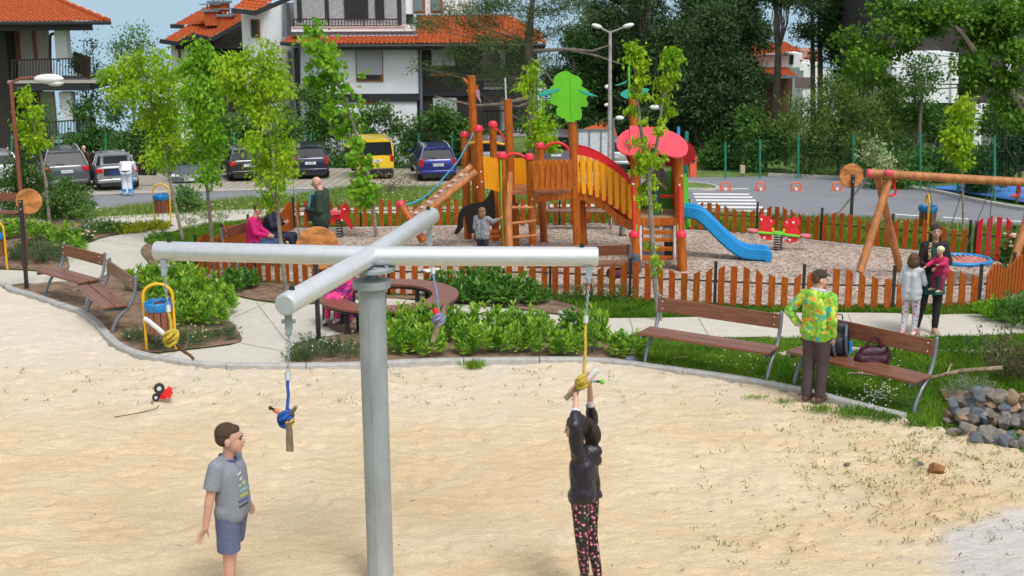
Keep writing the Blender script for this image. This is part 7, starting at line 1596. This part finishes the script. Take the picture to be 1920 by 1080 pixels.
# ---- oak at the right edge, nearer
Yo=31.0; b=gt(on(2010,420,Yo).x,Yo); tr=[(b,.28),(on(1990,300,Yo),.24),(on(1925,205,Yo),.17),(on(1875,160,Yo),.14),(on(1835,110,Yo),.10),(on(1800,60,Yo),.06),(on(1745,12,Yo),.04),(on(1690,20,Yo),.02)]
ob=[(1665,12,16,12),(1690,35,20,12),(1650,45,14,12),(1715,15,26,12),(1740,45,30,14),(1700,60,22,10),(1780,20,34,16),(1820,30,34,18),(1600,68,14,7),(1570,72,9,6),(1625,85,18,9),(1650,100,22,12),(1610,95,10,8),(1640,125,24,12),(1625,150,12,6),(1600,110,10,8),(1860,25,34,20),(1900,40,28,24),(1830,75,24,14),(1870,80,26,18),(1840,110,16,10),(1905,100,24,20),(1815,125,22,14),(1850,145,22,14),(1825,160,18,10),(1890,150,20,14),(1875,185,16,9),(1900,200,16,10),(1700,85,14,8),(1640,15,10,10),(1595,130,8,6),(1660,150,14,8),(1905,225,18,12),(1915,10,24,20)]
t=tree('oak with a slanting trunk and lobed leaves hanging in from the right edge',b,tr,pb(ob,Yo,1.6,150),15000,.115,L_oak,150,name='oak_tree',droop=.15,sig=.12,asp=.7,per=13)
# ---- bushes of the left middle ground
def gbush(label,base,blobs,n,size,m,seed,**k): 
    b=g(*base); return bush(label,blobs,b.y,n,size,m,seed,**k)
gbush('leafy bush with small white flowers by the road, right of the brown lamp post',(130,412),[(110,370,22,24),(140,385,26,22),(160,398,20,12),(125,345,12,12),(150,362,18,12),(95,390,18,18),(170,388,10,10),(105,400,20,12)],4200,.075,L_bush2,160,dy=1.1,sig=.09)
gbush('dark leafy bush at the left edge before the grey car',(50,410),[(20,330,24,26),(50,345,26,24),(15,370,24,24),(60,372,22,22),(85,330,12,22),(40,300,20,14),(75,395,20,12),(30,395,26,14)],4800,.075,L_bush,161,dy=1.3,sig=.10)
gbush('round green bush beside the far litter bin',(352,397),[(350,372,22,16),(365,382,18,12),(335,382,14,12),(345,358,12,8)],1700,.07,L_bush2,162,dy=.8,sig=.09)
b=rp(745,358); bush('dry twiggy shrub with few leaves on the grass before the yellow van',[(720,345,10,14),(745,335,14,16),(765,350,12,14),(740,365,16,10),(700,365,10,8)],b.y-8,420,.10,mat('dry_leaves',(.22,.20,.09),.8,var=.4,trans=.2),163,dy=.6,per=5,sig=.25)
# bed plants
def rosette(rs,c,h,r,nst,L,per=9):
    """upright shoots, each ending in a whorl of long leaves"""
    P=[];A=[];S=[]
    for i in range(nst):
        a=rs.rand()*6.283; q=r*math.sqrt(rs.rand()); hh=h*(.55+.5*rs.rand())*(1-.35*(q/r)**2); x,y=c[0]+q*math.cos(a),c[1]+q*math.sin(a)
        for k in range(3):
            z=c[2]+hh*(1-.26*k)
            for j in range(per):
                b=rs.rand()*6.283; P.append((x+rs.randn()*.012,y+rs.randn()*.012,z+rs.randn()*.02)); up=1.0-.55*k+rs.rand()*.5; A.append((math.cos(b),math.sin(b),up)); S.append(L*(.7+.5*rs.rand()))
    return np.array(P),np.array(A),np.array(S)
def laurel_mesh(seed,h=.5,r=.3,nst=34,L=.10,m=None):
    rs=np.random.RandomState(seed); P,A,S=rosette(rs,(0,0,0),h,r,nst,L); v,f=leafgeo(rs,P,A,L,.30,.3,.3)
    return v,f
LA=[laurel_mesh(200+i) for i in range(3)]; LM=[]
def laurel(label,px,py,h=.5,r=.3,dark=False,k=0,group='laurels in the beds'):
    b=g(px,py); key=(k%3,dark)
    t=thing('laurel_bush',label,'shrub',b,random.Random(px).uniform(0,6),group); t.scale=(r/.3,r/.3,h/.5)
    if not any(q[0]==key for q in LM):
        v,f=LA[key[0]]; o=npmesh('foliage',v,f,L_laurd if dark else L_laur); COL.objects.unlink(o); LM.append((key,o))
        st=MB(); rs=random.Random(key[0])
        for i in range(9): a=rs.uniform(0,6.28); st.tube([(0,0,-.03),(.13*math.cos(a),.13*math.sin(a),.3)],[.012,.006],5)
        s_=st.build('stems',M_ybark); COL.objects.unlink(s_); LM[-1]=(key,o,s_)
    q=[z for z in LM if z[0]==key][0]
    for src in q[1:]: c=src.copy(); COL.objects.link(c); c.parent=t
ords=['first','second','third','fourth','fifth','sixth','seventh','eighth','ninth','tenth','eleventh','twelfth','thirteenth','fourteenth']
for i,(x,y,h,r) in enumerate([(262,545,.42,.26),(300,540,.48,.3),(340,545,.5,.32),(300,575,.45,.3),(345,580,.55,.32),(385,575,.55,.32),(412,590,.5,.28),(375,605,.5,.3),(335,610,.42,.26),(400,612,.42,.24)]): laurel('bright laurel by the near litter bin, %s plant of the mound from its left'%ords[i],x,y,h,r,False,i)
for i,(x,y,h,r,d) in enumerate([(745,640,.5,.3,0),(748,665,.42,.26,0),(790,632,.5,.3,0),(800,668,.42,.26,0),(845,640,.5,.3,0),(885,664,.45,.28,0),(905,636,.5,.3,0),(955,634,.5,.3,0),(950,662,.42,.24,0),(1010,664,.48,.25,0),(1000,630,.42,.25,0),(1060,668,.42,.22,0),(1112,662,.62,.22,0),(1175,668,.38,.26,0),(1075,632,.4,.24,1)]): laurel('laurel in the bed behind the sand kerb, %s bush along the row'%(ords+['fifteenth'])[i],x,y,h,r,bool(d),i)
for i,(x,y,h,r) in enumerate([(835,566,.5,.34),(880,570,.52,.34),(925,570,.55,.36),(970,572,.5,.34),(1003,570,.36,.22),(905,560,.6,.34)]): laurel('dense green laurel beside the round bench, %s of that clump'%ords[i],x,y,h,r,True,i)
for i,(x,y,h,r) in enumerate([(358,515,.36,.26),(448,545,.42,.3),(303,452,.22,.25),(470,540,.34,.2)]): laurel('small dark laurel in the bed by the young trees, %s from the left'%ords[[1,2,0,3][i]],x,y,h,r,True,i)
for i,(x,y,h,r) in enumerate([(10,448,.42,.35),(45,440,.36,.3),(125,470,.55,.34),(75,450,.4,.3),(140,478,.36,.25)]): laurel('bright green shrub in the left flower bed, %s of five'%ords[i],x,y,h,r,False,i)
def herb(label,px,py,h,r,n,m,seed,size=.045,flower=None,name='herb_clump',asp=.16,group=None):
    b=g(px,py); rs=np.random.RandomState(seed); t=thing(name,label,'plant',b,0,group)
    nst=int(n/26); P=[];A=[]
    for i in range(nst):
        a=rs.rand()*6.283; q=r*math.sqrt(rs.rand()); tip=np.array([q*math.cos(a)*1.15,q*math.sin(a)*1.15,h*(.5+.6*rs.rand())*(1-.4*(q/r)**2)]); root=np.array([tip[0]*.35,tip[1]*.35,0])
        for k in range(26): f_=.25+.75*rs.rand(); P.append(root+(tip-root)*f_+rs.randn(3)*.008); A.append((tip-root)/np.linalg.norm(tip-root)*.9+rs.randn(3)*.6)
    v,f=leafgeo(rs,np.array(P),np.array(A),size,asp,.4,.2); o=npmesh('foliage',v,f,m); o.parent=t
    if flower:
        mb=MB()
        for i in range(flower[1]): a=rs.rand()*6.283; q=r*math.sqrt(rs.rand()); mb.ell((q*math.cos(a),q*math.sin(a),h*(.5+.45*rs.rand())),(flower[2],flower[2],flower[2]*.5),nu=6,nv=4)
        o=mb.build('flowers',flower[0],t)
        o['kind']='stuff'
    return t
F_w=mat('white_petals',(.75,.75,.68),.7); F_y=mat('yellow_petals',(.75,.70,.22),.7); F_p=mat('pink_petals',(.75,.45,.42),.7,var=.2)
herb('grey green flowering herb clump left of the steel pole, beside the disc post',585,672,.34,.34,2600,L_herb,301,flower=(F_w,26,.010)); herb('grey green herb clump against the left side of the steel pole',645,668,.32,.34,2600,L_herb,302,flower=(F_w,18,.010)); herb('low herb clump at the left end of the bed behind the kerb',560,680,.2,.22,900,L_herb,303)
herb('low herb mound at the foot of the near litter bin',262,640,.24,.26,1800,L_herb,304,flower=(F_y,8,.014)); herb('herb mound with yellow flowers right of the near litter bin',350,648,.28,.34,2600,L_herb,305,flower=(F_y,14,.014)); herb('trailing herb clump at the tip of the bed by the path',420,635,.2,.28,1600,L_herb,306); herb('herb mound between the litter bin and the laurels',310,655,.2,.24,1300,L_herb,307)
herb('soft grey green bush in the left bed behind the empty bench',95,492,.42,.42,3600,L_herb,308,.055); herb('soft grey green bush beside the black disc post at the left',40,488,.34,.32,2200,L_herb,309,.055); herb('low grey green bush in the left bed beside the peonies',60,470,.3,.36,2000,L_herb,310,.055)
herb('white flowering shrub in the left bed by the path',185,438,.36,.40,2600,L_bush2,311,.05,(F_w,60,.014),'flowering_shrub',.35); herb('green shrub behind the golden one in the left bed',212,436,.3,.36,1800,L_bush2,312,.05,None,'shrub',.35); herb('pink roses in the left bed above the bench',158,455,.3,.26,900,L_bush2,313,.05,(F_p,20,.035),'rose_bush',.4)
for i,(x,y,r) in enumerate(((240,437,.36),(270,433,.36),(298,430,.26))): herb('golden low shrub at the tip of the left bed, %s of three'%ords[i],x,y,.24,r,1600,L_gold,320+i,.05,None,'golden_shrub',.4,'golden shrubs')
for i,(x,y) in enumerate(((357,440),(386,430),(413,434))):
    b=g(x,y); tree('tiny round headed variegated tree in the lawn, %s of three'%ords[i],b,[(b,.014),(b+V((0,0,.22)),.01)],[(b.x,b.y,b.z+.36,.2,.2,.10),(b.x+.08,b.y,b.z+.32,.15,.15,.08)],260,.05,leafmat('variegated_leaves',(.28,.34,.16),(.45,.48,.30),.2),330+i,bark=M_ybark,sig=.05,asp=.5,group='tiny variegated trees')
herb('bright shrub at the right fence corner by the path',1868,600,.35,.34,2200,L_lime2,340,.06,None,'shrub',.4); herb('leafy bush at the right edge before the fence corner',1915,612,.55,.4,2600,L_bush2,341,.06,None,'shrub',.4)
herb('silver grey bush on the bank above the stone wall',1818,752,.34,.3,3200,L_grey,342,.035); herb('rambling rose with pink flowers on the gate post',1893,505,.75,.22,1100,L_bush,343,.06,(F_p,12,.05),'rose_bush',.5)
herb('dry brushwood heap at the right edge above the stones',1905,716,.75,.45,3000,mat('brush_leaves',(.10,.11,.05),.9,var=.4,col2=(.2,.16,.08),trans=.15),344,.05,None,'brush_pile',.3)
herb('twiggy rose with a few leaves in the lawn at the right',1850,680,.6,.3,380,L_herb,345,.05,(F_w,8,.012),'rose_bush',.35)
for x,y,l,sd_ in ((1010,566,'red poppy and weeds at the foot of the front fence',350),(1090,568,'tall weeds with pale flowers by the front fence',351),(1160,570,'pale flowering weeds against the front fence',352)): herb(l,x,y,.32,.3,900,L_bush2,sd_,.05,(M_red if sd_==350 else F_y,3 if sd_==350 else 16,.02 if sd_==350 else .008),'weed_clump',.25)
# variegated loose shrub behind the swing
b=g(1672,480)+V((0,5,0)); b=gt(b.x,b.y); tree('pale variegated shrub rising behind the right wooden disc',b,[(b,.03),(on(1655,300,b.y),.02)],pb([(1625,282,10,7),(1640,275,12,6),(1632,292,10,6),(1655,305,12,6),(1665,300,10,7),(1675,318,8,6),(1650,315,10,6)],b.y,.6,7),700,.12,leafmat('variegated_leaves2',(.22,.32,.12),(.48,.52,.30),.2),346,name='shrub',cat='shrub',bark=M_ybark,sig=.1,asp=.4,per=9)
# ================================================================ GRASS, STONES, SMALL THINGS
def inpoly(x,y,px):
    c=np.zeros(len(x),bool); k=len(px); j=k-1
    for i in range(k):
        xi,yi=px[i]; xj,yj=px[j]; m_=((yi>y)!=(yj>y)); 
        with np.errstate(divide='ignore',invalid='ignore'): c^= m_&(x<(xj-xi)*(y-yi)/(yj-yi)+xi)
        j=i
    return c
def proj(x,y,z):
    Mi=np.array(MC.inverted()); P=np.stack([x,y,z,np.ones_like(x)],0); q=Mi@P; return 960+F*q[0]/-q[2], 540-F*q[1]/-q[2]
def blades(label,polys,n,h,w,m,seed,excl=(),fn=None,lean=.5,noise=None,name='grass'):
    rs=np.random.RandomState(seed); fn=fn or g; outs=[]
    for poly in polys:
        c=[fn(*p) for p in poly]; x0,x1=min(p.x for p in c),max(p.x for p in c); y0,y1=min(p.y for p in c),max(p.y for p in c)
        pg=[(p.x,p.y) for p in c]; x=rs.uniform(x0,x1,n*3); y=rs.uniform(y0,y1,n*3); k=inpoly(x,y,pg)
        for e in excl: k&=~inpoly(x,y,[(fn(*p).x,fn(*p).y) for p in e])
        if noise is not None: k&= vnoise(x*noise[0]+50,y*noise[0]+50,seed)>noise[1]
        outs.append(np.stack([x[k],y[k]],1)[:n])
    P=np.concatenate(outs); x,y=P[:,0],P[:,1]; z=T(x,y); N_=len(x)
    hh=h*(.5+rs.rand(N_))*(.6+.9*vnoise(x*.9,y*.9,seed+3)); a=rs.rand(N_)*6.283; A=np.stack([np.cos(a)*lean*rs.rand(N_),np.sin(a)*lean*rs.rand(N_),np.ones(N_)],1)*hh[:,None]
    b=rs.rand(N_)*6.283; W_=np.stack([np.cos(b),np.sin(b),0*b],1)*w*.5; B0=np.stack([x,y,z-.005],1)
    v=np.stack([B0-W_,B0+W_,B0+A*.55+W_*.7,B0+A+A*np.array([.5,.5,-.1])],1).reshape(-1,3); f=np.arange(N_*4).reshape(-1,4)
    o=npmesh(name,v,f,m); tag(o,label,None,None,'stuff'); o['category']='grass'; return o
G1=leafmat('lawn_blades',(.085,.21,.015),(.20,.35,.03),.3,.28,1.2); G2=leafmat('meadow_blades',(.12,.22,.03),(.26,.34,.07),.3,.3,.6)
front=[(1195,632),(1385,636),(1765,634),(1960,628),(2100,640),(2100,890),(1960,852),(1850,826),(1760,801),(1690,783),(1640,771),(1571,753),(1492,733),(1380,712),(1290,699),(1222,690),(1188,684)]
blades('short green lawn round the two benches at the right',[front],75000,.065,.009,G1,401)
blades('grass strip along the front fence and bed edges',[[(1010,556),(1440,577),(1840,580),(1960,560),(1960,582),(1790,591),(1665,588),(1560,586),(1440,586),(1335,594),(1135,597),(1095,588),(1080,575)],[(270,455),(350,430),(425,420),(480,410),(545,404),(560,425),(465,462),(400,490),(370,470),(310,470)]],26000,.085,.011,G1,402)
blades('grass behind the playground fence',[[(560,428),(800,424),(1120,418),(1290,431),(1435,440),(1590,457),(1815,479),(1915,493),(1990,480),(1915,440),(1700,430),(1500,418),(1300,405),(1290,396),(1050,394),(800,402),(640,404)]],36000,.10,.014,G1,403)
ex=[]
def bankpts(n,seed,h,w,y0f,y1f,x0=-16,x1=14):
    rs=np.random.RandomState(seed); x=rs.uniform(x0,x1,n); c,r=yc(x),yr(x); y=c+(r-c)*rs.uniform(y0f,y1f,n); z=T(x,y)
    hh=h*(.4+rs.rand(n))*(.4+1.2*vnoise(x*.6,y*.6,seed)); a=rs.rand(n)*6.283; A=np.stack([np.cos(a)*.35,np.sin(a)*.35,np.ones(n)],1)*hh[:,None]; b=rs.rand(n)*6.283; W_=np.stack([np.cos(b),np.sin(b),0*b],1)*w*.5; B0=np.stack([x,y,z-.01],1)
    v=np.stack([B0-W_,B0+W_,B0+A*.6+W_*.7,B0+A*1.1],1).reshape(-1,3); return v,np.arange(n*4).reshape(-1,4)
v,f=bankpts(70000,404,.17,.022,-.02,.97); o=npmesh('meadow_grass',v,f,G2); tag(o,'rough meadow grass on the bank between path and road','grass',None,'stuff')
rs=np.random.RandomState(9); mb=MB()
for i in range(900):
    x=rs.uniform(-15,12); c,r=float(yc(x)),float(yr(x)); y=c+(r-c)*rs.uniform(0,.8); mb.ell((x,y,Tz(x,y)+rs.uniform(.08,.2)),(.02,.02,.012),nu=5,nv=3)
tag(mb.build('daisies',F_w),'tiny white flowers scattered over the roadside grass','flowers',None,'stuff')
mb=MB()
for i in range(160):
    x,y=rs.uniform(1300,1700),rs.uniform(655,760); p=g(x,y)
    if p.y<kerbY(p.x)+.2: continue
    mb.ell(p+V((0,0,rs.uniform(.04,.08))),(.011,.011,.007),nu=5,nv=3)
for i in range(70): p=g(rs.normal(1640,16),rs.normal(752,9)); mb.ell(p+V((0,0,rs.uniform(.05,.14))),(.012,.012,.008),nu=5,nv=3)
tag(mb.build('daisies',F_w),'small white daisies in the lawn below the right bench','flowers',None,'stuff')
# weeds and litter on the sand
rs=np.random.RandomState(77); P=[];A=[];P2=[];A2=[]
for i in range(900):
    if i<600: x,y=rs.normal(1740,150),rs.normal(850,75)
    elif i<720: x,y=rs.uniform(1300,1900),rs.uniform(720,1080)
    else: x,y=rs.uniform(0,1700),rs.uniform(690,760)
    if x<0 or x>1960: continue
    p=g(x,y); 
    if p.y>kerbY(p.x)-.05: continue
    k=rs.randint(3,11); s=rs.uniform(.015,.045)
    for j in range(k): (P if rs.rand()<.72 else P2).append((p.x+rs.randn()*s,p.y+rs.randn()*s,p.z+.005)); 
P=np.array(P); P2=np.array(P2)
for arr,m,l,nm in ((P,G2,'small green weeds dotted over the sand','weeds'),(P2,mat('red_brown_weed',(.22,.06,.035),.9,var=.5),'reddish dry weeds dotted over the sand at the right','dry_weeds')):
    A_=rs.randn(len(arr),3)*.8+np.array([0,0,.9]); v,f=leafgeo(rs,arr,A_,.038,.22,.5); o=npmesh(nm,v,f,m); tag(o,l,'weeds',None,'stuff')
# thicker tufts by the kerb and the bench foot
for (x,y,h,r,n) in ((888,690,.10,.16,260),(1415,748,.05,.16,150),(1470,755,.05,.14,150),(1600,778,.09,.3,420),(1660,786,.08,.25,300),(1540,770,.07,.2,260),(1730,800,.10,.2,200)):
    b=g(x,y); q=rs.randn(n,2)*r*.45; arr=np.stack([b.x+q[:,0],b.y+q[:,1]*.6,b.z+0*q[:,0]],1); A_=rs.randn(n,3)*.5+np.array([0,0,1]); v,f=leafgeo(rs,arr,A_,h,.12,.5); 
    if x==888: V0,F0=[v],[f]; off=len(v)
    else: V0.append(v); F0.append(f+off); off+=len(v)
o=npmesh('grass_tufts',np.concatenate(V0),np.concatenate(F0),G1); tag(o,'grass tufts spilling over the kerb onto the sand','grass',None,'stuff')
mb=MB()
for i in range(170):
    x,y=(rs.uniform(60,1850),rs.uniform(700,1078)) if i<90 else (rs.normal(1620,180),rs.uniform(760,1000)); p=g(x,y)
    if p.y>kerbY(p.x)-.1: continue
    a=rs.rand()*6.28; l=rs.uniform(.015,.06); mb.tube([p+V((0,0,.012)),p+V((math.cos(a)*l,math.sin(a)*l,.02))],[.003,.002],4)
tag(mb.build('twigs',M_barkd),'bits of dark twig and bark strewn on the sand','twigs',None,'stuff')
# stones
M_stone=mat('field_stone',(.15,.145,.14),.9,var=.35,scale=3,col2=(.30,.26,.21),bump=.6,bscale=14,island=.3)
M_stoneb=mat('blue_grey_stone',(.13,.15,.175),.9,var=.3,scale=4,bump=.6,bscale=14)
M_stonet=mat('tan_stone',(.30,.20,.13),.9,var=.35,scale=4,bump=.6,bscale=14)
def stone(label,px,py,r,m,seed,dz=0,name='stone',group=None,sq=.75):
    rs=random.Random(seed); b=g(px,py)+V((0,0,dz)); mb=MB(); mb.ell((0,0,0),(r*rs.uniform(1,1.35),r*.85,r*sq),None,18,12)
    ph=[(V((rs.uniform(-1,1),rs.uniform(-1,1),rs.uniform(-1,1))).normalized(),rs.uniform(.55,.85)) for _ in range(11)]
    out=[]
    for v in mb.v:
        v=V(v); d=v.length
        for n,k in ph:
            e=v.dot(n)-k*r*.85
            if e>0: v=v-n*e
        out.append(tuple(v))
    mb.v=out; o=mb.build(name,m,sharp=22); o.location=b+V((0,0,r*sq*.5)); o.rotation_euler=(0,0,rs.uniform(0,6)); tag(o,label,'stone',group)
M3=[M_stone,M_stoneb,M_stonet]; rs_=random.Random(3); k=0
rows=[(797,[1778,1793,1809,1826,1843,1861,1879,1897,1915],.0),(812,[1788,1805,1822,1840,1858,1876,1894,1912],.0),(826,[1830,1849,1867,1886,1905,1922],0),(799,[1776,1792,1808,1826,1845,1864,1884,1902,1920],.12),(803,[1802,1822,1842,1862,1882,1902,1922],.10),(797,[1783,1800,1819,1838,1858,1877,1897,1917],.23),(795,[1828,1850,1872,1893,1915],.33)]
_rows=[(800,[1782,1800,1830,1862,1900,1925],.0),(818,[1795,1818,1842,1870,1895,1920],.0),(838,[1850,1876,1905,1930],0),(800,[1778,1808,1850,1885,1915],.15),(806,[1795,1835,1872,1905],.13),(795,[1790,1822,1862,1893,1922],.28),(790,[1838,1878,1910],.36)]
for y,xs_,dz in rows:
    for x in xs_:
        k+=1; mi=rs_.choice([0,1,0,0,2,1,0,1]); stone('%s stone in the %s course of the dry wall, %s from the left'%(('brown grey','blue grey','tan')[mi],('lowest','second','foremost','middle','fourth','upper','topmost')[rows.index((y,xs_,dz))],ords[xs_.index(x)]),x,y+rs_.uniform(-3,3)+(x-1780)*.08,rs_.uniform(.085,.125),M3[mi],k,dz,group='stones of the dry wall',sq=rs_.uniform(.55,.85))
stone('rust brown rock lying alone on the sand at the right',1757,884,.105,mat('rust_rock',(.26,.115,.04),.95,var=.35,scale=9,bump=.7,bscale=20),91,-.02)
stone('small pale grey stone beside the rust brown rock',1727,872,.032,M_stoneb,92); stone('small flat dark stone on the sand, left of the rust rock',1588,872,.035,M_stone,93,sq=.5)
stone('dark concrete lump beside the kerb right of the laurels',1182,682,.13,M_stoneb,94,sq=.6); stone('pale stone in the bed near the round bench',1054,590,.09,M_kerb,95,sq=.5); stone('buff stone at the fence foot near the young trees',395,520,.13,mat('buff_stone',(.42,.33,.22),.9,var=.2),96,sq=.6)
mb=MB(); P_=[]
for i,x in enumerate(np.linspace(1815,2000,14)):
    a=g(x,792+(x-1780)*.08); P_+=[a+V((0,-.02,0)),a+V((0,.12,.30*min(1,.25+i*.3))),a+V((0,.35,.30*min(1,.25+i*.3))),a+V((0,.8,.15*min(1,.2+i*.3))),a+V((.1,1.3,.0))]
for i in range(13): mb.add([P_[i*5+j] for j in range(5)]+[P_[i*5+5+j] for j in range(5)],[(j,j+1,j+6,j+5) for j in range(4)])
tag(mb.build('soil_bank',M_soil,sharp=80),kind='structure')
# pale rope over the lawn, branch, bank soil
mb=MB(); pts=[g(p.x,p.y,.03) for p in spline([(1462,664),(1520,660),(1600,656),(1660,655),(1720,660),(1790,658),(1850,662),(1900,655)],8)]
r_=random.Random(2); mb.tube([p+V((r_.uniform(-.02,.02),r_.uniform(-.03,.03),0)) for p in pts],[r_.uniform(.018,.04) for p in pts],8); tag(mb.build('rope',mat('pale_rope',(.55,.50,.42),.9,var=.3,scale=20,bump=.6,bscale=50)),'pale frayed rope lying across the lawn behind the right bench','rope')
mb=MB(); mb.tube([g(1640,755,.02)+V((0,1.2,0)),g(1730,712,.12),g(1800,696,.22),g(1880,690,.3)],[.012,.022,.03,.03],7); mb.tube([g(1775,702,.2),g(1785,680,.3),g(1790,668,.42)],[.014,.012,.006],6); mb.tube([g(1740,708,.15),g(1700,705,.1),g(1670,712,.04)],[.012,.008,.005],6)
o=mb.build('branch',M_drift); tag(o,'fallen grey branch lying on the grass at the right','branch')
mb=MB(); mb.tube([g(1222,686,.03),g(1262,672,.06),g(1290,668,.08)],[.012,.01,.005],6); o=mb.build('branch',M_drift); tag(o,'short dry stick at the left foot of the middle bench','branch')
